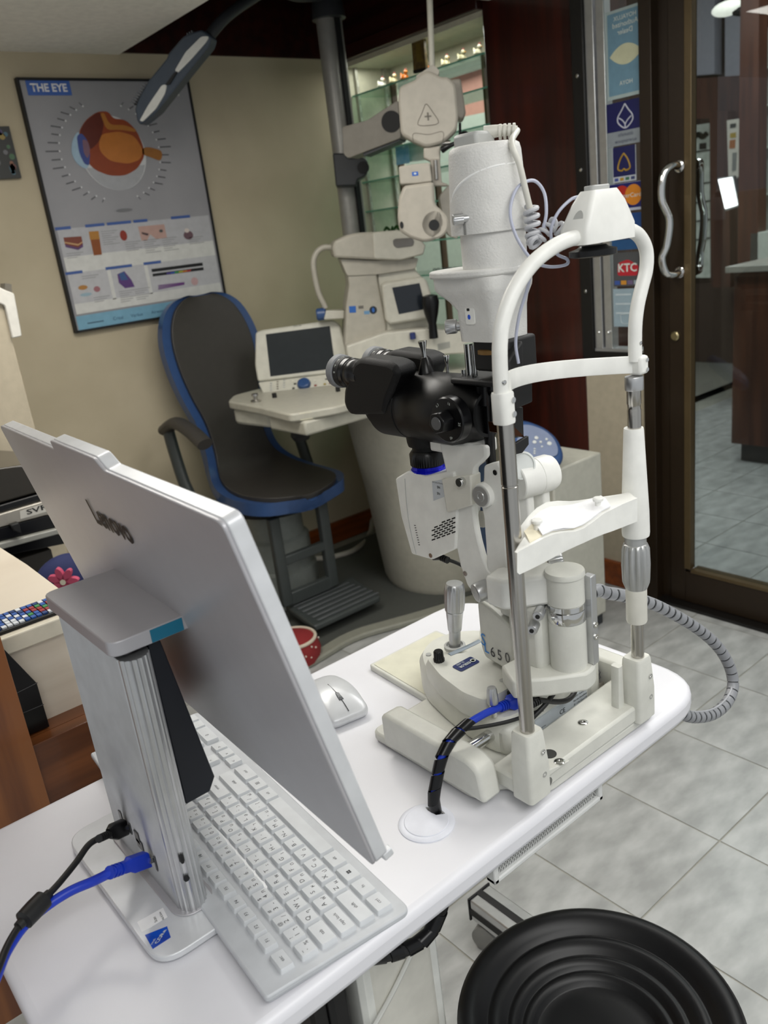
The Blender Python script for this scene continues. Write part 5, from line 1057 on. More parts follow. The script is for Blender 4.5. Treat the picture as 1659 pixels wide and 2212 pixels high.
# ------------------------------------------------------------------ cables of the slit lamp
t = thing('usb_cable', 'blue USB cable bundled with a black lead in spiral wrap, running into the grommet', 'cable', (gx, gy, T))
A = YP(1118, 1512, 0.547); B = YP(1092, 1523, 0.547); dd = (B - A).normalized()
obj('plug_body', loft([[A + dd * s + V3((0, 1, 0)) * a * k + V3((0, 0, b * k)) for a, b in rrect(0.013, 0.015, 0.002, 3)] for s, k in ((-0.006, 1.0), (0.011, 1.0), (0.016, 0.66))]), BLUEC, t)
obj('strain_relief', boot(A + dd * 0.016, dd, 4, 0.0056, 0.0034), BLUEC, t)
e = ZP(941, 1752, T + 0.001)
Q = [A + dd * 0.014, YP(1075, 1530, 0.547), YP(1045, 1543, 0.547), YP(1008, 1566, 0.546), YP(978, 1594, 0.546), YP(956, 1632, 0.546), YP(944, 1680, 0.546), V3((e.x, e.y, T + 0.018)), e]
obj('cord', tube(Q, 0.0040, 14, 8), BLUEC, t)
Qb = [q for q in Q[3:]]
obj('spiral_wrap', coil(Qb, 0.0052, 0, 6.5, width=0.0150, flat=0.0012, n=220), BLACKS, t, smooth=50)
obj('lead', tube([V3((0.59, 0.529, 0.835)), YP(1110, 1555, 0.53), YP(1070, 1565, 0.537), YP(1030, 1572, 0.543), YP(1000, 1578, 0.547), YP(975, 1602, 0.548)], 0.0021, 10, 6), RUBBER, t)
sp('usb_port', xf(box(-0.009, 0.006, -0.010, 0.010, -0.010, 0.010), Matrix.Translation(A - dd * 0.004)), BLACKM)
t = tag(obj('power_lead', [tube([YP(*z7(1380, 820), 0.531), YP(*z7(1378, 900), 0.524), YP(*z7(1340, 970), 0.519), YP(*z7(1270, 995), 0.518), YP(*z7(1140, 985), 0.519), YP(*z7(1100, 982), 0.521)], 0.0030, 12), tube([YP(*z7(1305, 830), 0.531), YP(*z7(1260, 900), 0.521), YP(*z7(1190, 1000), 0.518), YP(*z7(1110, 1085), 0.521), YP(*z7(1075, 1120), 0.526)], 0.0027, 12)] + boot(YP(*z7(1140, 985), 0.519), V3((-1, 0.1, 0)), 4, 0.0046, 0.003), RUBBER), 'black power leads looping under the slit lamp column', 'cable')
# grey segmented conduit looping off the end of the table
cpx = [(150, 165), (300, 168), (500, 205), (700, 268), (900, 370), (1080, 485), (1220, 610), (1310, 745), (1355, 880), (1352, 1000), (1290, 1120), (1170, 1205), (1000, 1222), (830, 1160), (715, 1100)]
cy_ = [0.560, 0.556, 0.550, 0.542, 0.534, 0.526, 0.518, 0.511, 0.505, 0.500, 0.496, 0.493, 0.491, 0.490, 0.492]
CP = [YP(*zb(*q), y) for q, y in zip(cpx, cy_)]
CP[-1] = V3((0.7265, 0.494, CP[-1].z)); CP = [V3((0.632, 0.562, CP[0].z - 0.012))] + CP
t = thing('cable_conduit', 'grey segmented cable conduit looping off the end of the table', 'conduit', CP[-1])
obj('inner_hose', tube(CP, 0.0066, 14, 8), mat('conduit_dark', '2e2f31', 0.5), t)
cc = catmull(CP, 24); ff = frames(cc); acc = 0; segs = []; start = 0
CON = mat('conduit_grey', '8d8f93', 0.38)
for i in range(1, len(cc)):
    acc += (cc[i] - cc[i - 1]).length
    if acc > 0.0128:
        rings = []
        idx = list(range(start, i)); 
        if len(idx) >= 2:
            for j in idx:
                a, b, d = ff[j]; rings.append([cc[j] + a * (0.0077 * math.cos(2 * math.pi * k / 16)) + b * (0.0077 * math.sin(2 * math.pi * k / 16)) for k in range(16)])
            e0_ = rings[0]; c0_ = cc[idx[0]]
            rings = [[c0_ + (p - c0_) * 0.88 for p in e0_]] + rings + [[cc[idx[-1]] + (p - cc[idx[-1]]) * 0.88 for p in rings[-1]]]
            obj('segment', loft(rings), CON, t)
        start = i + (1 if len(idx) > 4 else 0); acc = 0
obj('conduit_spine', tube([c + ff[k][1] * 0.0 + V3((0, 0, 0.0076)) for k, c in enumerate(cc)][::6], 0.0016, 6, 2), mat('conduit_spine', 'a5a7ab', 0.35), t)
# ================================================================== poster of the eye
def za(x, y): return (.33755 * x, .33755 * y)
FP3 = FY(3.008)
po = thing('eye_poster', 'grey framed anatomy poster of the eye on the beige wall', 'poster', (1.35, 3.02, 1.14))
x0, x1, zb0, zb1 = 1.047, 1.656, 1.141, 1.949
obj('frame', [box(x0 - 0.006, x0 + 0.002, 3.004, 3.03, zb0 - 0.006, zb1 + 0.006), box(x1 - 0.002, x1 + 0.006, 3.004, 3.03, zb0 - 0.006, zb1 + 0.006), box(x0, x1, 3.004, 3.03, zb0 - 0.006, zb0 + 0.002), box(x0, x1, 3.004, 3.03, zb1 - 0.002, zb1 + 0.006)], BLACKM, po)
obj('print_sheet', box(x0, x1, 3.009, 3.029, zb0, zb1), mat('poster_grey', '8e8e92', 0.45, scale=2.0, c2='a09fa3'), po)
def ink(name, px, col, lay=1, parent=None, rough=0.45): return obj(name, prism(FP3, FP3.pts([za(*q) for q in px]), 0.0002 * lay, 0.0002 * lay + 0.0002), mat('ink_' + col, col, rough), parent or po, smooth=0)
def inkp(name, pts, col, lay=1): return obj(name, prism(FP3, pts, 0.0002 * lay, 0.0002 * lay + 0.0002), mat('ink_' + col, col, 0.45), po, smooth=0)
PX = lambda a: x0 + (x1 - x0) * a
PZ = lambda b: zb1 - (zb1 - zb0) * b
rect = lambda a0, b0, a1, b1: [(PX(a0), PZ(b0)), (PX(a1), PZ(b0)), (PX(a1), PZ(b1)), (PX(a0), PZ(b1))]
inkp('title_panel', rect(0.035, 0.003, 0.275, 0.058), '3a62b0', 2)
text('lettering', 'THE EYE', FP3, PX(0.155), PZ(0.031), 0.024, mat('ink_title', 'e6e6ea', 0.5), po, c=0.001, width=0.122, bold=0.03)
inkp('publisher_box', rect(0.86, 0.005, 0.93, 0.06), 'd6d6d2', 2); inkp('publisher_mark', rect(0.875, 0.012, 0.92, 0.04), '5c6a6a', 3)
# eyeball
ex, ez, er = FP3.px(*za(720, 950))[0], FP3.px(*za(720, 950))[1], 0.118
inkp('sclera', ellipse(er * 1.02, er * 1.04, 48, ex, ez - 0.016), 'c9cacc', 2)
inkp('sclera_shade', [(ex + er * 0.98 * math.cos(math.radians(a)), ez - 0.018 + er * 1.02 * math.sin(math.radians(a))) for a in range(200, 341, 10)], 'a7a8ac', 3)
def blob(name, px, col, lay): return inkp(name, roundpoly(FP3.pts([za(*q) for q in px]), 0.02, 4), col, lay)
blob('cornea', [(500, 830), (460, 900), (455, 980), (490, 1050), (560, 1090), (590, 960)], '9fb9cc', 4)
blob('vitreous', [(500, 850), (545, 770), (620, 715), (690, 712), (725, 760), (800, 765), (870, 830), (915, 930), (925, 1000), (880, 1080), (800, 1125), (700, 1125), (600, 1085), (530, 1000)], '8a3a12', 5)
blob('vitreous_glow', [(640, 860), (760, 840), (860, 870), (915, 960), (900, 1020), (820, 1050), (700, 1030), (630, 960)], 'b8702a', 6)
blob('vitreous_dark', [(505, 850), (545, 775), (620, 720), (650, 725), (665, 800), (640, 900), (580, 960), (530, 940)], '5a1c0a', 6)
blob('retina_fold', [(640, 725), (665, 722), (700, 800), (800, 800), (870, 830), (865, 845), (760, 830), (680, 835)], 'a86c28', 7)
blob('iris', [(490, 870), (520, 850), (560, 900), (575, 970), (570, 1060), (540, 1050), (505, 980)], '3a4a8c', 7)
blob('lens', [(525, 890), (560, 900), (578, 960), (560, 1020), (535, 980)], '7a5a6a', 8)
blob('nerve', [(905, 950), (950, 940), (1040, 965), (1032, 1035), (960, 1005), (912, 990)], '9a6428', 5)
inkp('floor_shadow', ellipse(0.032, 0.006, 20, *FP3.px(*za(795, 1345))), '77777b', 2)
for i in range(16):
    a = math.radians(112 + i * 9.2); c_, s_ = math.cos(a), math.sin(a)
    for sx in (1, -1):
        p = (ex - 0.006 + sx * 0.0 + (1.55 * er * c_) * sx, ez - 0.012 + 1.35 * er * s_); L_ = 0.030 + 0.022 * ((i * 7) % 5) / 5
        q = (p[0] + sx * L_ * c_, p[1] + 0.012 * s_); 
        w_ = 0.0020
        inkp('callout_line', [(p[0], p[1] - w_), (q[0], q[1] - w_), (q[0], q[1] + w_), (p[0], p[1] + w_)], '5a5a5e', 2)
        inkp('callout_dot', ellipse(0.0030, 0.0030, 8, *p), 'd9d9dc', 3)
# lower panels with small pictures
inkp('row_panel', rect(0.02, 0.575, 0.985, 0.755), 'b6b6ba', 1); inkp('row_panel', rect(0.02, 0.755, 0.985, 0.93), 'bdbdc0', 1)
inkp('row_strip', rect(0.02, 0.690, 0.985, 0.757), 'd4d4d0', 2); inkp('row_strip', rect(0.02, 0.886, 0.985, 0.930), 'd4d4d0', 2)
for a0 in (0.255, 0.49): inkp('row_strip', rect(a0, 0.757, a0 + 0.022, 0.89), 'd4d4d0', 2)
for a0, a1, b in ((0.01, 0.10, 0.566), (0.185, 0.30, 0.566), (0.315, 0.465, 0.566), (0.48, 0.57, 0.566), (0.725, 0.855, 0.566), (0.01, 0.11, 0.750), (0.25, 0.415, 0.750), (0.49, 0.605, 0.750)):
    inkp('caption_bar', rect(a0, b, a1, b + 0.012), '3f5c9c', 4)
def pic(px, col, lay=3): return inkp('small_picture', FP3.pts([za(*q) for q in px]), col, lay)
pic([(405, 1520), (520, 1512), (530, 1560), (500, 1585), (415, 1565)], '7a3c2a'); pic([(415, 1565), (500, 1585), (530, 1560), (532, 1580), (500, 1600), (420, 1582)], '5a3a6a'); pic([(412, 1548), (500, 1562), (528, 1545), (528, 1552), (500, 1572), (414, 1556)], 'c8a070', 4)
pic([(567, 1482), (630, 1478), (652, 1630), (600, 1635)], '8a4a1a'); pic([(567, 1482), (630, 1478), (638, 1530), (576, 1535)], 'b07a30', 4)
inkp('small_picture', ellipse(0.0135, 0.018, 20, *FP3.px(*za(790, 1507))), '8c2e1e', 3)
pic([(882, 1450), (1050, 1435), (1068, 1520), (1000, 1530), (960, 1500), (940, 1540), (905, 1540)], 'bb9a90'); pic([(905, 1485), (950, 1495), (945, 1508), (908, 1498)], '4a3a3c', 4)
inkp('small_picture', ellipse(0.0075, 0.0055, 16, *FP3.px(*za(1030, 1478))), '4a4e50', 4)
inkp('small_picture', ellipse(0.020, 0.016, 20, *FP3.px(*za(1205, 1505))), '6a5058', 3); inkp('small_picture', ellipse(0.010, 0.008, 20, *FP3.px(*za(1195, 1475))), 'd8ccc4', 4)
inkp('small_picture', ellipse(0.017, 0.008, 20, *FP3.px(*za(530, 1840))), 'b07c3c', 3); inkp('small_picture', ellipse(0.022, 0.006, 20, *FP3.px(*za(550, 1885))), '9ab4c0', 3); inkp('small_picture', ellipse(0.012, 0.010, 20, *FP3.px(*za(620, 1850))), 'a06a70', 3)
pic([(750, 1755), (795, 1735), (840, 1790), (862, 1835), (800, 1845), (760, 1810)], '5a3a78'); pic([(760, 1755), (790, 1738), (820, 1790), (775, 1795)], '3c5a8c', 4)
pic([(968, 1722), (1295, 1680), (1298, 1700), (972, 1742)], '101014'); pic([(975, 1752), (1300, 1710), (1304, 1728), (978, 1770)], '101014')
for k, c in enumerate(('4a3a8c', '3a5ab0', '3a9a5a', 'b0b040', 'c87830', 'b03a38')): pic([(1065 + k * 26, 1746 - k * 3.4), (1091 + k * 26, 1742 - k * 3.4), (1091 + k * 26, 1752 - k * 3.4), (1065 + k * 26, 1756 - k * 3.4)], c, 5)
inkp('small_picture', ellipse(0.015, 0.015, 20, *FP3.px(*za(1245, 1800))), 'c2a0a0', 3)
for d in (0, 18, 36): pic([(1012, 1825 + d * 0.6), (1180, 1805 + d * 0.3), (1180, 1811 + d * 0.3), (1012, 1832 + d * 0.6)], '6a3a7c', 4)
for (a, b, n) in ((0.04, 0.675, 3), (0.27, 0.60, 7), (0.40, 0.655, 5), (0.52, 0.655, 7), (0.64, 0.655, 7), (0.82, 0.665, 4), (0.10, 0.775, 2), (0.30, 0.86, 6), (0.40, 0.86, 6), (0.14, 0.87, 3)):
    for k in range(n): inkp('small_print', rect(a, b + k * 0.009, a + 0.10 - 0.02 * (k % 3), b + k * 0.009 + 0.0025), '8e8e90', 3)
inkp('blue_band', rect(0.012, 0.938, 0.985, 0.998), '78a8c0', 2)
for s, a, h in (('Crizal', 0.261, 0.012), ('Varilux', 0.381, 0.012), ('Airwear', 0.521, 0.012)): text('lettering', s, FP3, PX(a), PZ(0.973), h, mat('ink_navy', '2c4c6c', 0.5), po, c=0.001)
inkp('small_print', rect(0.07, 0.972, 0.17, 0.977), '3c5a70', 3)
# small colourful picture at the wall's left end
pc_ = thing('small_picture', 'small picture of colourful marbles on dark ground near the poster', 'picture', (0.92, 3.02, 1.655))
obj('panel', box(0.845, 0.985, 3.012, 3.03, 1.655, 1.812), mat('picture_dark', '1c1d18', 0.4), pc_)
for k in range(34):
    a, b = random.uniform(0.855, 0.977), random.uniform(1.664, 1.803); r_ = random.uniform(0.006, 0.012)
    obj('printed_marble', prism(FY(3.012), ellipse(r_, r_, 12, a, b), 0.0002, 0.0005), mat('marble_%d' % (k % 7), ('2f5a6a', '6a2c20', '8a7420', '2c5a30', '3a2a5a', '5c5c60', '7a4424')[k % 7], 0.3), pc_, smooth=0)
# beige partition panel with a white end cap
FW = FY(2.3)
wbx = thing('partition_panel', 'beige partition panel with white end cap at its top corner', 'partition', (0.3, 2.33, 0))
obj('panel', box(-0.4, 0.63, 2.3, 2.35, 0, 1.325), mat('partition_beige', 'b9ae98', 0.8, bump=0.2, bscale=220), wbx, 0.003)
obj('end_cap', prism(FW, roundpoly(FW.pts([(-40, 600), (5, 625), (28, 634), (45, 726), (24, 731), (8, 660), (-40, 640)]), 0.004, 2), -0.05, 0.012), mat('box_white', 'dedbd2', 0.5), wbx, 0.003)
obj('clip', prism(FW, FW.pts([(8, 612), (22, 614), (24, 634), (8, 630)]), -0.03, 0.01), mat('clip_grey', '6c675c', 0.5), wbx)
# ================================================================== examination chair
CX = 1.49
chair = thing('examination_chair', 'blue shell examination chair with charcoal upholstery and footrest', 'chair', (CX, 2.65, 0.03))
CB = mat('chair_blue', '34507e', 0.32); CU = mat('chair_charcoal_vinyl', '3a3733', 0.48, bump=0.15, bscale=300); CG = mat('chair_grey_plastic', '3c4140', 0.5); CL = mat('chair_pedestal_grey', '828782', 0.42)
prof = [(2.912, 1.2035, 0.045), (2.911, 1.199, 0.085), (2.909, 1.185, 0.122), (2.904, 1.150, 0.160), (2.894, 1.09, 0.188), (2.88, 1.02, 0.200), (2.865, 0.93, 0.195), (2.85, 0.84, 0.178), (2.835, 0.76, 0.156), (2.82, 0.69, 0.148), (2.80, 0.62, 0.152), (2.765, 0.565, 0.168), (2.70, 0.527, 0.192), (2.61, 0.508, 0.210), (2.51, 0.503, 0.215), (2.42, 0.503, 0.200), (2.365, 0.500, 0.160), (2.34, 0.496, 0.10), (2.33, 0.492, 0.04)]
PR = catmull([V3((y, z, h)) for y, z, h in prof], 3)
def shell(inset, t0, t1, lift, skip, flat):
    rings = []; R_ = PR[skip:len(PR) - skip]
    for i, p in enumerate(R_):
        q0, q1 = R_[max(i - 1, 0)], R_[min(i + 1, len(R_) - 1)]
        ty2, tz2 = q1.x - q0.x, q1.y - q0.y; L_ = math.hypot(ty2, tz2) or 1
        ny, nz = tz2 / L_, -ty2 / L_                        # normal towards the sitter
        if ny > 0 and nz < 0: ny, nz = -ny, -nz
        if nz < 0 and abs(nz) > abs(ny): ny, nz = -ny, -nz
        if ny > 0.2: ny, nz = -ny, -nz
        h = max(p.z - inset, 0.004); sec = []
        n = 9
        for k in range(n):
            a = -1 + 2 * k / (n - 1); cr = flat * a * a          # edges curl towards the sitter
            sec.append(V3((CX + a * h, p.x + ny * (t1 + cr), p.y + nz * (t1 + cr))))
        for k in range(n):
            a = 1 - 2 * k / (n - 1); cr = flat * a * a * 0.8
            sec.append(V3((CX + a * h * 0.985, p.x + ny * (t0 + cr), p.y + nz * (t0 + cr))))
        rings.append(sec)
    return loft(rings)
obj('shell', shell(0.0, -0.045, 0.0, 0, 0, 0.022), CB, chair, 0.008, smooth=60, seg=3)
obj('cushion', shell(0.035, -0.01, 0.020, 0, 3, 0.012), CU, chair, 0.008, smooth=60, seg=3)
for s in (-1, 1):
    ax = CX + s * 0.265
    obj('armrest', tube([V3((ax, 2.84, 0.755)), V3((ax, 2.74, 0.790)), V3((ax, 2.63, 0.772)), V3((ax, 2.54, 0.735))], 0.030, 14, 5, sy=0.72), CU, chair)
    obj('arm_post', tube([V3((ax, 2.82, 0.77)), V3((ax, 2.80, 0.66)), V3((ax, 2.76, 0.54)), V3((ax - s * 0.02, 2.72, 0.475)), V3((ax - s * 0.12, 2.68, 0.455))], 0.026, 12, 5, sy=0.8), CG, chair)
obj('seat_pan', lathe([(0.15, 0.42), (0.17, 0.435), (0.17, 0.462), (0.15, 0.47)], (CX, 2.60, 0), seg=32), BLACKM, chair)
obj('pedestal', [lathe([(0.135, 0.03), (0.135, 0.17), (0.128, 0.175), (0.122, 0.18), (0.122, 0.29), (0.115, 0.295), (0.105, 0.30), (0.105, 0.42)], (CX + 0.01, 2.64, 0), seg=40)], CL, chair)
fr_ = []
for xx in (CX - 0.115, CX + 0.095):
    fr_.append(loft([[V3((xx + a, 2.435 + b, z)) for a, b in rrect(0.042, 0.030, 0.006, 3)] for z in (0.44, 0.10)]))
for z, h_ in ((0.27, 0.035), (0.12, 0.05)): fr_.append(box(CX - 0.115, CX + 0.095, 2.422, 2.448, z - h_ / 2, z + h_ / 2))
obj('footrest_frame', fr_, CG, chair, 0.004)
fp_ = obj('footplate', prism(FZ0, roundpoly([(1.385, 2.475), (1.352, 2.235), (1.655, 2.235), (1.705, 2.475)], 0.015), 0.062, 0.085), CG, chair, 0.006)
for k in range(6): obj('tread_rib', box(1.385 + 0.002 * k, 1.665 - 0.002 * k, 2.255 + k * 0.034, 2.267 + k * 0.034, 0.085, 0.0895), mat('rib_grey', '55585a', 0.5), fp_, 0.002)
# ================================================================== refraction unit
UC = mat('unit_cream', 'b5b2a4', 0.42); UG = mat('unit_taupe', '8d877c', 0.45); UD = mat('unit_dark_grey', '35373a', 0.45); UL = mat('unit_pale', 'c9c7ba', 0.4)
unit = thing('refraction_unit', 'cream refraction unit with pole, swing table, lamp arm and phoropter arm', 'refraction unit', (2.05, 2.35, 0))
obj('floor_plate', prism(FZ0, roundpoly([(0.95, 2.16), (1.25, 2.13), (1.47, 2.165), (1.70, 2.08), (2.05, 1.98), (2.32, 2.02), (2.34, 2.93), (0.95, 2.93)], 0.08, 5), 0.0, 0.022), mat('plate_rim_grey', '8c8c80', 0.5), unit, 0.006)
obj('floor_mat', prism(FZ0, roundpoly([(0.97, 2.21), (1.26, 2.18), (1.48, 2.215), (1.72, 2.13), (2.06, 2.03), (2.29, 2.07), (2.31, 2.90), (0.97, 2.90)], 0.08, 5), 0.022, 0.026), mat('mat_dark_grey', '4a4c48', 0.6), unit)
def uring(cx_, cy_, ra, rb, z): return [V3((cx_ + a, cy_ + b, z)) for a, b in ellipse(ra, rb, 40)]
obj('podium', loft([uring(2.03, 2.31, 0.205, 0.235, 0.026), uring(2.03, 2.31, 0.215, 0.245, 0.05), uring(2.02, 2.32, 0.235, 0.27, 0.40), uring(2.01, 2.33, 0.262, 0.30, 0.72), uring(2.01, 2.33, 0.268, 0.305, 0.765)]), UC, unit, smooth=60)
obj('podium_collar', loft([uring(2.01, 2.33, 0.262, 0.30, 0.765), uring(2.01, 2.33, 0.262, 0.30, 0.808)]), CB, unit)
zt = 0.85
pts = [tuple(ZP(u, v, zt)[:2]) for u, v in ((491, 868), (553, 852), (640, 838), (790, 835), (860, 850), (746, 870), (624, 894), (553, 882))]
pts = [(1.368, 2.595), (1.44, 2.68), (1.75, 2.70), (1.75, 2.09), (1.47, 2.09), (1.335, 2.15), (1.36, 2.37)]
obj('swing_table', prism(FZ0, roundpoly(pts, 0.02, 4), zt - 0.028, zt), UC, unit, 0.006)
obj('table_rim', prism(FZ0, roundpoly([(1.375, 2.585), (1.45, 2.67), (1.62, 2.67), (1.52, 2.40), (1.40, 2.38)], 0.03, 4), zt - 0.085, zt - 0.028), UL, unit, 0.012)
obj('drawer', box(1.365, 1.86, 2.12, 2.33, zt - 0.075, zt - 0.028), UC, unit, 0.008)
P = ZP(656, 888, zt); sw = obj('switch_plate', fbox(Fr((1.336, 2.152, zt - 0.014), (0.135, -0.06, 0), (0, 0, 1)), 0.03, 0.07, -0.011, 0.011, -0.001, 0.002), mat('switch_ivory', 'd4d0b8', 0.5), unit)
P = ZP(553, 868, zt); obj('lock_stud', [lathe([(0.018, 0), (0.018, 0.006), (0.008, 0.008), (0.008, 0.020), (0.012, 0.021), (0.011, 0.028)], P, seg=20)], STEEL, unit)
obj('under_knob', lathe([(0.012, 0), (0.03, -0.012), (0.034, -0.03), (0.026, -0.045), (0.0005, -0.047)], V3((1.44, 2.27, zt - 0.075)), seg=24), BLACKM, unit)
obj('main_table', prism(FZ0, roundpoly([(1.74, 2.10), (1.80, 1.99), (2.24, 1.99), (2.33, 2.10), (2.33, 2.86), (1.74, 2.86)], 0.05, 5), 0.808, zt), UL, unit, 0.01)
# pole and its fittings
pxx, pyy = 2.105, 2.72
obj('pole', lathe([(0.036, zt), (0.036, 2.12)], (pxx, pyy, 0), seg=36), mat('pole_silver', '9a9892', 0.38, 0.35), unit)
obj('pole_rail', cyl((pxx + 0.042, pyy - 0.022, zt), (pxx + 0.042, pyy - 0.022, 2.12), 0.013, 16), mat('pole_silver', '9a9892', 0.38, 0.35), unit)
obj('pole_slot', box(pxx + 0.014, pxx + 0.034, pyy - 0.042, pyy - 0.028, zt, 2.12), BLACKM, unit)
obj('pole_cap', lathe([(0.062, 2.10), (0.060, 2.12), (0.055, 2.16), (0.03, 2.20)], (pxx + 0.01, pyy - 0.008, 0), seg=28), UD, unit)
FA3 = FD(760, 370, 3.36)
obj('pole_collar', [prism(FA3, roundpoly(FA3.pts([(719, 334), (745, 334), (751, 345), (786, 343), (794, 352), (793, 378), (785, 385), (772, 390), (770, 403), (726, 405)]), 0.008, 3), -0.05, 0.06)], UD, unit, 0.008)
a, b = FA3.px(784, 365); obj('collar_bore', lathe([(0.022, 0.0), (0.022, 0.004), (0.0005, 0.004)], FA3.P(a, b, 0.06), FA3.n, 24), BLACKM, unit)
FA2 = FD(820, 270, 3.05, -18)
ar = obj('phoropter_arm', prism(FA2, roundpoly(FA2.pts([(747, 276), (800, 262), (866, 219), (872, 300), (788, 332), (760, 343), (750, 335)]), 0.008, 3), -0.06, 0.04), UG, unit, 0.006)
a, b = FA2.px(852, 265); obj('arm_bore', lathe([(0.033, 0.040), (0.033, 0.044), (0.0005, 0.044)], FA2.P(a, b, 0), FA2.n, 28), BLACKM, ar)
obj('arm_underside', prism(FA2, FA2.pts([(790, 332), (870, 298), (868, 305), (792, 338)]), -0.05, 0.03), UD, ar)
obj('suspension_rod', cyl(DP(926, -60, 2.62), DP(934, 165, 2.62), 0.0085, 14), UC, unit)
# reading lamp on a curved arm
lr = 2.95
obj('lamp_arm', tube([V3((pxx - 0.02, pyy - 0.02, 2.17)), DP(640, -8, 3.25), DP(585, -22, 3.15), DP(530, 6, 3.05), DP(485, 40, 2.98), DP(452, 78, lr)], 0.017, 14, 7), UD, unit)
FLp = FD(380, 170, lr, -12)
lh = obj('lamp_head', prism(FLp, roundpoly(FLp.pts([za(*q) for q in ((1300, 192), (1235, 212), (1180, 235), (1085, 345), (1075, 375), (985, 485), (955, 520), (890, 640), (872, 700), (885, 775), (905, 802), (1010, 720), (1200, 480), (1345, 300), (1362, 240))]), 0.008, 3), -0.045, 0.012), mat('lamp_slate_blue', '3b4450', 0.42), unit, 0.008)
LENS = mat('lamp_lens', 'c9c9c4', 0.3)
for px in (((1350, 238), (1300, 240), (1200, 340), (1132, 455), (1150, 472), (1240, 380), (1335, 270)), ((1080, 545), (1050, 548), (960, 680), (908, 775), (925, 782), (1010, 700), (1070, 600))):
    obj('lamp_lens', prism(FLp, roundpoly(FLp.pts([za(*q) for q in px]), 0.008, 3), 0.011, 0.016), LENS, lh)
for k in range(9):
    u, v = 940 - k * 9.5, 545 + k * 15
    obj('cooling_fin', prism(FLp, FLp.pts([za(u, v), za(u - 22, v - 12), za(u - 24, v - 6), za(u - 2, v + 8)]), -0.04, 0.006), mat('fin_grey', '5d6166', 0.5), lh, smooth=0)
for k in range(3): obj('cooling_fin', prism(FLp, FLp.pts([za(1205 + k * 14, 240 - k * 10), za(1198 + k * 14, 215 - k * 8), za(1203 + k * 14, 212 - k * 8), za(1212 + k * 14, 236 - k * 10)]), -0.04, 0.006), mat('fin_grey', '5d6166', 0.5), lh, smooth=0)
obj('lamp_hinge', prism(FLp, FLp.pts([za(1128, 470), za(1150, 462), za(1100, 545), za(1072, 548)]), -0.02, 0.018), BLACKM, lh)
# ------------------------------------------------------------------ phoropter hanging from the arm
def zp(x, y): return (680 + .2411 * x, .2411 * y)
def zq(x, y): return (720 + .217 * x, 300 + .217 * y)
FH = FD(930, 240, 2.62, -6)
ph = thing('phoropter', 'pale beige phoropter hanging from the unit arm', 'phoropter', DP(915, 520, 2.62))
PHM = mat('phoropter_beige', 'aaa498', 0.42); PHG = mat('phoropter_gap', '6a655c', 0.6)
cv = obj('front_cover', prism(FH, roundpoly(FH.pts([zp(*q) for q in ((760, 790), (900, 730), (940, 680), (1010, 645), (1080, 670), (1130, 705), (1190, 700), (1260, 770), (1285, 1050), (1275, 1170), (1150, 1290), (1000, 1330), (890, 1280), (775, 1215), (750, 900))]), 0.012, 4), -0.05, 0.03), PHM, ph, 0.008)
obj('cover_side', prism(FH, FH.pts([zp(*q) for q in ((1200, 700), (1310, 690), (1355, 1000), (1330, 1060), (1280, 1060))]), -0.11, -0.02), UG, ph, 0.006)
obj('cover_hanger', prism(FH, roundpoly(FH.pts([zp(*q) for q in ((900, 690), (1000, 625), (1060, 580), (1080, 600), (1120, 640), (1100, 700), (1020, 670), (930, 720))]), 0.006, 3), -0.03, 0.012), PHM, ph, 0.003)
obj('cover_triangle', tube([FH.P(*FH.px(*zp(*q)), 0.0305) for q in ((990, 950), (960, 1030), (925, 1125), (1015, 1135), (1110, 1110), (1060, 1020), (1010, 950), (990, 950))], 0.0010, 6, 3), PHG, cv)
for q in (((985, 1050), (1045, 1045), (1046, 1058), (986, 1063)), ((1005, 1020), (1020, 1018), (1026, 1090), (1012, 1092))): obj('cover_cross', prism(FH, FH.pts([zp(*p) for p in q]), 0.0302, 0.031), PHG, cv, smooth=0)
obj('cover_seam', tube([FH.P(*FH.px(*zp(*q)), 0.0303) for q in ((885, 1280), (890, 1205), (1020, 1215), (1145, 1190), (1148, 1280))], 0.0008, 6, 4), PHG, cv)
obj('yoke', [prism(FH, FH.pts([zp(*q) for q in ((975, 1330), (1125, 1310), (1125, 1420), (1100, 1610), (1050, 1610), (1040, 1450), (975, 1420))]), -0.03, 0.02)], PHM, ph, 0.004)
obj('yoke_pin', [cyl(FH.P(*FH.px(*zp(1080, 1440)), 0.025), FH.P(*FH.px(*zp(1090, 1610)), 0.025), 0.005, 12), cyl(FH.P(*FH.px(*zp(1130, 1290)), 0.01), FH.P(*FH.px(*zp(1215, 1285)), 0.01), 0.008, 12)], STEEL, ph)
obj('level_lever', [tube([FH.P(*FH.px(*zp(1140, 1350)), 0.03), FH.P(*FH.px(*zp(1200, 1320)), 0.04), FH.P(*FH.px(*zp(1290, 1280)), 0.04)], (0.010, 0.005), 12), sphere(FH.P(*FH.px(*zp(1340, 1225)), 0.02), 0.014, 16, 10), cyl(FH.P(*FH.px(*zp(1300, 1100)), 0.0), FH.P(*FH.px(*zp(1302, 1280)), 0.0), 0.004, 10)], BLACKS, ph)
FH2 = FD(905, 440, 2.60, -4)
hd = obj('lens_head', prism(FH2, roundpoly(FH2.pts([zq(*q) for q in ((700, 470), (900, 445), (1000, 430), (1010, 660), (1090, 720), (1120, 830), (1090, 940), (1000, 1010), (900, 1030), (760, 985), (660, 920), (640, 780), (650, 600))]), 0.012, 4), -0.05, 0.03), PHM, ph, 0.010)
bk = obj('head_block', prism(FH2, roundpoly(FH2.pts([zq(*q) for q in ((650, 280), (800, 255), (960, 240), (985, 430), (820, 452), (665, 458))]), 0.006, 3), -0.05, 0.02), PHM, ph, 0.004)
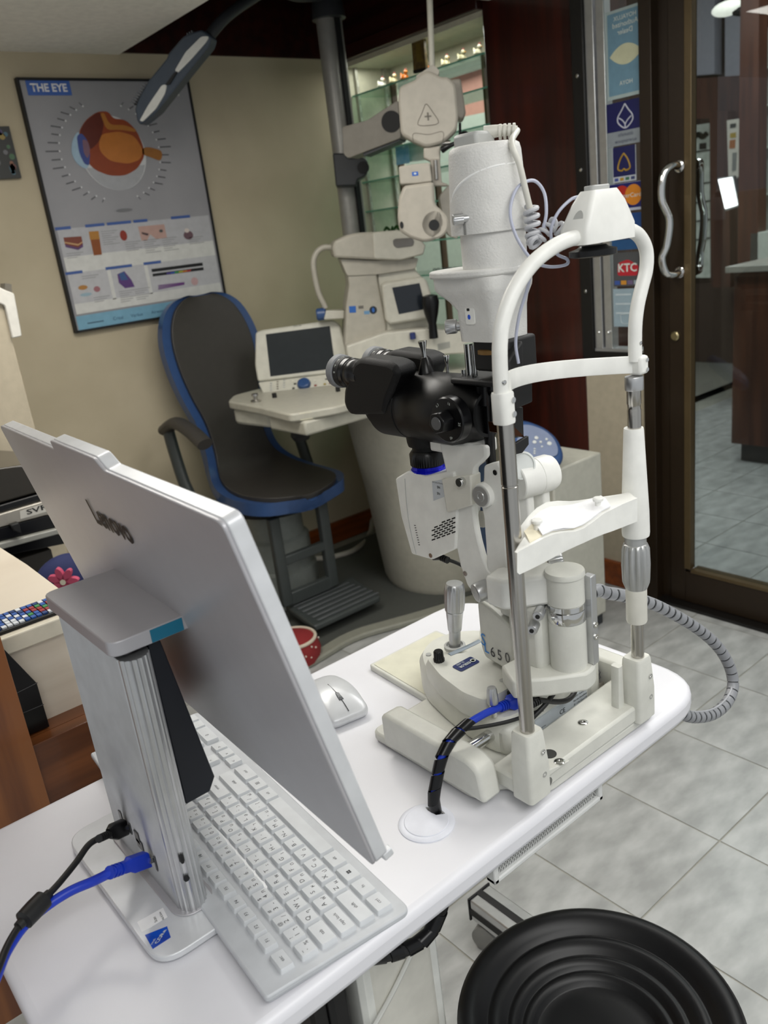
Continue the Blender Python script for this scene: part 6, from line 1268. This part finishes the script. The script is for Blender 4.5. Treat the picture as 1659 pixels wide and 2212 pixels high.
lg = obj('maker_plate', prism(FH2, FH2.pts([zq(*q) for q in ((782, 335), (842, 328), (846, 368), (786, 374))]), 0.020, 0.021), mat('plate_blue', '1f5cb4', 0.4), bk, smooth=0)
obj('maker_mark', prism(FH2, ellipse(0.004, 0.0025, 14, *FH2.px(*zq(814, 350))), 0.021, 0.0214), INKW, lg, smooth=0)
a, b = FH2.px(*zq(1000, 858)); obj('sight_hole', lathe([(0.0155, 0.030), (0.0155, 0.0312), (0.0005, 0.0312)], FH2.P(a, b), FH2.n, 28), BLACKM, hd)
a, b = FH2.px(*zq(682, 858)); obj('sight_hole', prism(FH2, ellipse(0.0055, 0.010, 20, a, b), 0.030, 0.0312), BLACKM, hd)
a, b = FH2.px(*zq(1005, 850)); obj('lens_battery', lathe([(0.041, 0.012), (0.041, 0.026), (0.036, 0.030)], FH2.P(a, b), FH2.n, 36), PHM, hd)
obj('far_lens_head', prism(FH2, roundpoly(FH2.pts([zq(*q) for q in ((1060, 560), (1180, 420), (1260, 420), (1260, 1010), (1150, 960), (1120, 850))]), 0.012, 3), -0.20, -0.10), PHM, ph, 0.008)
obj('head_bracket', prism(FH2, FH2.pts([zq(*q) for q in ((965, 200), (1060, 200), (1080, 430), (1140, 450), (1140, 470), (985, 470))]), -0.04, 0.004), UG, ph, 0.004)
# ------------------------------------------------------------------ autorefractor
FR_ = FD(840, 650, 2.98, 4)
au = thing('autorefractor', 'beige autorefractor with tilted dark screen on the unit table', 'autorefractor', DP(850, 790, 2.98))
AM = mat('autoref_beige', 'aea99c', 0.42); AM2 = mat('autoref_pale', 'c4c1b4', 0.4)
def ap(name, px, c0, c1, m, bev=0.006, par=None, r_=0.008, F=FR_): return obj(name, prism(F, roundpoly(F.pts([zq(*q) for q in px]), r_, 3), c0, c1), m, par or au, bev)
ap('base_unit', ((110, 2030), (480, 1900), (900, 1860), (1330, 1900), (1340, 2100), (720, 2130), (560, 2190), (130, 2190)), -0.16, 0.10, AM2, 0.012)
ap('lower_body', ((105, 2060), (120, 1650), (150, 1450), (135, 1350), (420, 1330), (440, 1450), (520, 1850), (500, 2050)), -0.14, 0.04, AM)
ap('body_front', ((430, 1330), (790, 1285), (900, 1400), (1000, 1750), (1000, 1900), (480, 1960), (460, 1700)), -0.14, 0.03, AM2)
ap('neck', ((60, 1190), (400, 1210), (830, 1180), (800, 1290), (430, 1345), (130, 1360)), -0.14, 0.045, AM)
hd = ap('head', ((-20, 1080), (0, 1020), (120, 960), (240, 935), (370, 930), (620, 910), (800, 960), (890, 1060), (870, 1150), (640, 1210), (380, 1200), (0, 1180)), -0.15, 0.07, AM, 0.014)
ap('head_front', ((372, 935), (620, 915), (800, 965), (885, 1060), (865, 1145), (640, 1200), (385, 1190)), 0.066, 0.078, AM2, 0.004, hd)
ap('window', ((565, 1010), (590, 995), (750, 985), (772, 1020), (760, 1065), (600, 1085), (570, 1060)), 0.078, 0.081, mat('window_grey', '6f6c68', 0.15), 0.001, hd)
sc = ap('screen_housing', ((460, 1450), (500, 1420), (860, 1370), (900, 1400), (1000, 1720), (980, 1760), (540, 1830), (500, 1790)), 0.02, 0.075, AM2, 0.008)
ap('screen', ((560, 1470), (825, 1425), (888, 1675), (625, 1728)), 0.075, 0.0765, mat('autoref_screen', '20252c', 0.15), 0, sc, 0.001)
for px, c in ((((148, 1658), (215, 1655), (218, 1720), (152, 1722)), '2a62b0'), (((240, 1655), (290, 1650), (292, 1680), (242, 1684)), '6a6660'), (((295, 1705), (350, 1700), (352, 1735), (298, 1738)), '6a94b8')):
    obj('maker_label', prism(FR_, FR_.pts([zq(*q) for q in px]), 0.0402, 0.041), mat('ink_' + c, c, 0.5), au, smooth=0)
a, b = FR_.px(*zq(386, 1695)); obj('round_label', lathe([(0.0105, 0.0402), (0.0135, 0.0402), (0.0135, 0.041), (0.0105, 0.041), (0.0105, 0.0402)], FR_.P(a, b), FR_.n, 24), mat('ink_3a4148', '3a4148', 0.5), au)
obj('round_label_mark', prism(FR_, ellipse(0.005, 0.008, 16, a, b), 0.0402, 0.041), mat('ink_2a62b0', '2a62b0', 0.5), au, smooth=0)
obj('joystick', [lathe([(0.016, 0), (0.014, 0.05), (0.024, 0.085), (0.030, 0.12), (0.026, 0.142), (0.012, 0.146), (0.0005, 0.147)], FR_.P(*FR_.px(*zq(940, 1945)), 0.13), seg=24)], BLACKS, au)
obj('blue_pin', [lathe([(0.0105, 0), (0.0105, 0.020), (0.008, 0.022), (0.0005, 0.022)], FR_.P(*FR_.px(*zq(750, 1958)), 0.11), seg=18)], mat('pin_navy', '2a3668', 0.4), au)
ap('rating_label', ((990, 2010), (1108, 1985), (1112, 2045), (996, 2075)), 0.10, 0.1008, mat('label_grey', '9a9a92', 0.5), 0, None, 0.001)
obj('head_strap_rod', tube([FR_.P(*FR_.px(*zz_), -0.05) for zz_ in ((722, 535), (700, 535), (684, 548), (678, 575), (688, 630), (705, 668))], 0.010, 12, 6), AM, au)
obj('strap_knob', lathe([(0.018, 0), (0.022, 0.004), (0.022, 0.03), (0.018, 0.035)], FR_.P(*FR_.px(706, 680), -0.05), V3((-0.79, 0.61, 0)), 20), CB, au)
obj('chin_bracket', prism(FR_, FR_.pts([(705, 672), (745, 672), (745, 690), (700, 692)]), -0.08, -0.02), AM2, au, 0.004)
# ------------------------------------------------------------------ phoropter controller with screen and keypad
kp = thing('controller_console', 'cream controller with dark screen and blue dial on the swing table', 'console', ZP(650, 845, zt))
ka = math.radians(-37.56 - 4.5); ke = V3((math.cos(ka), math.sin(ka), 0)); kf = V3((0, 0, 1)).cross(ke)
def zc(x, y): return (300 + .33755 * x, 600 + .33755 * y)
O_ = ZP(645, 838, zt) + V3((0, 0, 0.012))
FKt = Fr(O_ + kf * 0.02 + V3((0, 0, 0.03)), ke, V3((0, 0, 1)) * 0.97 + kf * 0.24)
kb2 = obj('screen_body', prism(FKt, roundpoly(FKt.pts([zc(*q) for q in ((745, 350), (780, 335), (1240, 268), (1285, 295), (1325, 460), (1335, 600), (760, 665), (742, 560))]), 0.01, 4), -0.03, 0.0), UL, kp, 0.006)
obj('screen', prism(FKt, FKt.pts([zc(*q) for q in ((812, 362), (1222, 308), (1258, 580), (842, 632))]), 0.0, 0.001), mat('console_screen', '262b2e', 0.15), kb2, smooth=0)
FKb = Fr(O_, ke, V3((0, 0, 1)) * 0.62 + kf * 0.78)
kpd = obj('keypad', prism(FKb, roundpoly(FKb.pts([zc(*q) for q in ((762, 668), (1330, 600), (1300, 715), (1260, 735), (860, 775), (800, 745))]), 0.008, 4), -0.02, 0.0), UL, kp, 0.005)
a, b = FKb.px(*zc(1058, 685)); obj('dial', lathe([(0.024, 0), (0.025, 0.004), (0.022, 0.014), (0.018, 0.017), (0.0005, 0.017)], FKb.P(a, b), FKb.n, 28), CB, kpd)
for k in range(4):
    for j in range(3):
        a, b = FKb.px(*zc(850 + j * 42 - 4, 705 - j * 9 - k * 15 + 15)); obj('button', prism(FKb, rrect(0.008, 0.005, 0.001, 2, a, b), 0, 0.002), GREYP if j != 1 else UG, kpd, smooth=0)
for q, c in (((1000, 680), '4a4a44'), ((990, 708), '4a4a44'), ((1130, 690), '8a3a30'), ((1128, 660), 'd8d6c8'), ((985, 662), 'd8d6c8'), ((1200, 650), '6a6a62'), ((1225, 676), '8a5040'), ((1190, 682), 'a08a40')):
    a, b = FKb.px(*zc(*q)); obj('button', prism(FKb, rrect(0.009, 0.006, 0.001, 2, a, b), 0, 0.0025), mat('ink_' + c, c, 0.5), kpd, smooth=0)
text('lettering', 'ESSILOR', FKt, *FKt.px(*zc(1015, 308)), 0.006, mat('ink_5a5a54', '5a5a54', 0.5), kb2, c=0.0006)
for q in ((860, 778), (1270, 738)): obj('foot', lathe([(0.008, -0.004), (0.008, 0.012)], V3((*ZP(*zc(*q), zt)[:2], zt)) + V3((0, 0, 0.004)) + kf * 0.03, seg=14), RUBBER, kp)
# ------------------------------------------------------------------ blue control pad and its side box
FBp = FD(1170, 960, 2.42, 10)
cpd = thing('control_pad', 'blue oval control pad with white buttons beside the unit', 'control pad', DP(1180, 1010, 2.42))
FBt = Fr(FBp.o, FBp.u, V3((0, 0, 1)) * 0.62 - FBp.n * 0.78)
def ov(s, dx=0.0): return FBt.pts([(1168 + (u - 1168) * s + dx, 957 + (v - 957) * s) for u, v in ((1110, 905), (1140, 906), (1180, 922), (1206, 945), (1219, 975), (1216, 995), (1195, 1000), (1150, 1006), (1112, 1004), (1095, 960))])
obj('pad_body', prism(FBt, roundpoly(ov(1.0), 0.03, 4), -0.035, 0.0), CB, cpd, 0.012)
obj('pad_face', prism(FBt, roundpoly(ov(0.74), 0.02, 4), 0.0, 0.004), mat('pad_blue_grey', '7b86a0', 0.45), cpd, 0.001)
for u, v, r_ in ((1158, 948, 0.006), (1167, 957, 0.004), (1186, 960, 0.007), (1154, 957, 0.006), (1170, 967, 0.003), (1180, 951, 0.004)):
    a, b = FBt.px(u, v); obj('button', lathe([(r_, 0.004), (r_, 0.006), (r_ * 0.7, 0.007), (0.0003, 0.007)], FBt.P(a, b), FBt.n, 14), mat('pad_button', 'cfd2cf', 0.4), cpd)
for k in range(3):
    a, b = FBt.px(1154, 972 + k * 5); obj('button', prism(FBt, [(a - 0.004, b - 0.002), (a + 0.004, b - 0.002), (a, b + 0.004)] if k != 2 else [(a - 0.004, b + 0.003), (a + 0.004, b + 0.003), (a, b - 0.003)], 0.004, 0.006), mat('pad_button', 'cfd2cf', 0.4), cpd, smooth=0)
sb = thing('side_cabinet', 'small pale grey cabinet under the blue control pad', 'cabinet', (1.98, 1.70, 0.0))
pA = ZP(1100, 1000, 0.60); 
obj('body', box(1.86, 2.10, 1.565, 1.80, 0.04, 0.605), UL, sb, 0.006)
obj('plinth', box(1.87, 2.09, 1.575, 1.79, 0.0, 0.04), UD, sb)
obj('door_panel', box(1.854, 1.861, 1.58, 1.785, 0.08, 0.57), UL, sb, 0.003)
obj('pad_stem', cyl(DP(1165, 1000, 2.46), V3((1.95, 1.66, 0.60)), 0.02, 14), UD, cpd)
# white hose on the floor behind the chair
tag(obj('white_hose', tube([ZP(812, 1110, 0.03) + V3((0, 0, 0.10)), ZP(800, 1150, 0.012), ZP(770, 1185, 0.036), ZP(730, 1200, 0.036), ZP(695, 1206, 0.036), ZP(650, 1206, 0.036)], 0.012, 10, 6), mat('hose_white', 'b9b4a8', 0.5)), 'white cable lying on the floor between chair and unit', 'cable')
# ================================================================== furniture at the left, behind the table
def zz(x, y): return (.25316 * x, 1100 + .25316 * y)
WD = wood('reddish_shelf_wood', '62351a', '8c552b', 'Z', 0.35, 9); WDX = wood('reddish_shelf_wood_x', '502a14', '7c4824', 'X', 0.35, 9)
sf = thing('wooden_shelf_unit', 'reddish brown wooden shelf unit behind the white table', 'shelf unit', (0.13, 1.2, 0))
obj('front_rail', box(-0.30, 0.335, 1.0, 1.022, 0.50, 0.795), WDX, sf, 0.001)
obj('side_post', box(-0.30, 0.172, 0.985, 1.0, 0.45, 1.30), WD, sf, 0.001)
obj('side_post', box(0.335, 0.372, 1.0, 1.40, 0.02, 0.80), WD, sf, 0.002)
obj('shelf_board', box(-0.30, 0.335, 1.022, 1.40, 0.772, 0.795), WDX, sf)
obj('leg', box(-0.29, -0.25, 1.34, 1.40, 0.0, 0.772), WD, sf); obj('leg', box(0.12, 0.16, 1.005, 1.04, 0.0, 0.50), WD, sf)
obj('end_foot', box(0.335, 0.372, 1.0, 1.40, 0.0, 0.02), WD, sf)
Fm = FY(1.026)
mg = thing('magazine_file', 'black slanted magazine file standing on the wooden shelf', 'file holder', (0.17, 1.03, 0.795))
P4 = [zz(*q) for q in ((-200, 1000), (40, 1200), (315, 1485), (425, 1855), (255, 1925), (0, 1925), (-200, 1925))]
q_ = Fm.pts(P4); q_ = [(a, max(b, 0.795)) for a, b in q_]
obj('case', prism(Fm, q_, -0.018, 0.0), BLACKS, mg, 0.001)
for v0, v1 in (((0, 1640), (318, 1480)), ((120, 1770), (372, 1665))):
    obj('groove', tube([Fm.P(*Fm.px(*zz(*v0)), 0.0003), Fm.P(*Fm.px(*zz(*v1)), 0.0003)], 0.0006, 6, 2, smooth=False), mat('groove_grey', '3e3e40', 0.4), mg)
CRM = mat('cream_laminate_light_bands', 'd2c6b4', 0.45, scale=7, c2='dbd0bf', stretch=(0.3, 1, 6))  # stretched paler bands put soft light reflections into the cream colour
cb = thing('cream_cabinet', 'cream laminate cabinet with rounded top on the wooden shelf', 'cabinet', (0.2, 1.2, 0.795))
zt2 = 0.927
obj('body', box(-0.28, 0.286, 1.05, 1.39, 0.795, zt2 - 0.012), CRM, cb)
obj('top', prism(FZ0, roundpoly([(-0.28, 1.044), (0.290, 1.044), (0.292, 1.30), (0.286, 1.52), (-0.28, 1.52)], [0, 0.004, 0, 0.03, 0]), zt2 - 0.012, zt2), CRM, cb, 0.001)
obj('edge_ledge', box(-0.28, 0.290, 1.040, 1.052, zt2 - 0.022, zt2 + 0.001), mat('ledge_ivory', 'd9d2bf', 0.4), cb, 0.002)
strp = thing('pattern_strip', 'dark strip with bright pixel pattern along the cabinet edge', 'strip', (0.2, 1.08, zt2))
obj('tray', box(-0.25, 0.285, 1.056, 1.118, zt2, zt2 + 0.004), BLACKM, strp)
cols = ('dfe4ea', '2b5aa8', '1c3e78', 'dfe4ea', '9a3038', '3a8a50', 'dfe4ea', '2b5aa8')
for i in range(34):
    for j in range(5):
        x = 0.02 + i * 0.0074; y = 1.062 + j * 0.0105
        if x > 0.268: continue
        k = (i * 3 + j * 5 + (i // 4) * j) % 8
        c = cols[k]
        if x > 0.222 and j in (1, 2, 3): c = ('9a3038', '3a8a50', '2b5aa8', '9a3038')[(i + j) % 4]
        elif j in (0, 4) and c == '9a3038': c = '2b5aa8'
        elif c in ('9a3038', '3a8a50'): c = 'dfe4ea'
        o = obj('bead', box(x, x + 0.0058, y, y + 0.008, zt2 + 0.004, zt2 + 0.0062), mat('bead_' + c, c, 0.4), strp, smooth=0)
cu_ = thing('floral_cushion', 'navy cushion with pink flowers beyond the cream cabinet', 'cushion', YP(140, 1270, 1.75))
cc_ = YP(150, 1265, 1.75); 
obj('pillow', sphere(cc_, 0.085, 28, 18, (0.9, 0.5, 0.85)), mat('cushion_navy', '1b2350', 0.8, bump=0.3, bscale=150), cu_)
FCu = FD(136, 1258, math.hypot(cc_.x, cc_.y) - 0.062)
for k in range(7):
    a = 2 * math.pi * k / 7; obj('petal', prism(FCu, ellipse(0.016, 0.0075, 14, 0.016 * math.cos(a), 0.016 * math.sin(a), a), -0.012, 0.0), mat('petal_pink', 'b84a66', 0.8), cu_, smooth=0)
obj('flower_eye', prism(FCu, ellipse(0.006, 0.006, 14), 0.0, 0.001), mat('flower_cream', 'd9d2bc', 0.8), cu_, smooth=0)
obj('cushion_stand', box(cc_.x - 0.05, cc_.x + 0.07, cc_.y - 0.03, cc_.y + 0.05, 0.0, cc_.z - 0.05), mat('stand_taupe', '5a5344', 0.6), cu_)
# black device with silver trim and letters
FSv = FY(1.95)
sv_ = thing('black_printer', 'black device with silver trim and lettered label on a stand', 'device', YP(20, 1160, 2.0))
def svp(name, px, c0, c1, m, bev=0.002): return obj(name, prism(FSv, FSv.pts(px), c0, c1), m, sv_, bev)
svp('top_cover', [(-60, 1020), (45, 1005), (150, 1010), (150, 1060), (75, 1066), (-60, 1105)], -0.30, 0.0, mat('device_brown_gloss', '2a251c', 0.15), 0.004)
svp('upper_band', [(-60, 1107), (75, 1068), (150, 1050), (150, 1072), (82, 1080), (-60, 1122)], -0.28, 0.01, BLACKS)
svp('silver_band', [(-60, 1124), (82, 1082), (150, 1066), (150, 1100), (92, 1110), (-60, 1150)], -0.26, 0.02, mat('device_silver', 'a9a49a', 0.3, 0.5))
svp('label', [(37, 1101), (100, 1082), (104, 1099), (38, 1118)], 0.02, 0.021, mat('label_white', 'c9c6bd', 0.5), 0)
a, b = FSv.px(74, 1097); text('lettering', 'SVR', FSv, a, b, 0.012, BLACKM, sv_, c=0.0215, width=0.05, rot=0.02, bold=0.02)
svp('lower_band', [(-60, 1152), (92, 1112), (150, 1098), (150, 1130), (105, 1138), (-60, 1180)], -0.26, 0.015, BLACKS)
svp('tray', [(-60, 1182), (105, 1140), (150, 1130), (150, 1142), (112, 1150), (-60, 1196)], -0.22, 0.03, mat('device_grey', '8f8f88', 0.4))
svp('latch', [(12, 1128), (30, 1122), (36, 1145), (20, 1140)], 0.02, 0.04, BLACKM)
P = FSv.P(*FSv.px(40, 1200), -0.1)
svp('stand', [(-60, 1198), (118, 1152), (140, 1160), (140, 1175), (-60, 1215)], -0.30, 0.0, BLACKS)
tt = YP(60, 1180, 2.05); obj('stand_leg', box(tt.x - 0.25, tt.x + 0.03, 1.97, 2.2, 0.0, tt.z), mat('stand_dark', '2a2620', 0.6), sv_)
# red spotted pouf on the floor
rp_ = ZP(640, 1428, 0.0) 
pf = thing('spotted_pouf', 'small red floor pouf with white dots behind the computer screen', 'pouf', rp_)
obj('body', lathe([(0.06, 0.0), (0.085, 0.012), (0.092, 0.045), (0.080, 0.085), (0.05, 0.10), (0.0005, 0.104)], rp_, seg=32), mat('pouf_red', '8a2426', 0.8), pf)
obj('trim', tube([rp_ + V3((0.078 * math.cos(a), 0.078 * math.sin(a), 0.088)) for a in [2 * math.pi * k / 16 for k in range(17)]], 0.006, 8, 2), mat('pouf_trim', 'cfc3b0', 0.8), pf)
for k in range(26):
    a = 2 * math.pi * k * 0.381966; zz_ = 0.02 + (k % 6) * 0.011; r_ = 0.0905 - abs(zz_ - 0.045) * 0.12
    q = rp_ + V3((r_ * math.cos(a), r_ * math.sin(a), zz_)); obj('dot', sphere(q, 0.0035, 8, 6), mat('pouf_dot', 'd9cbbd', 0.8), pf)
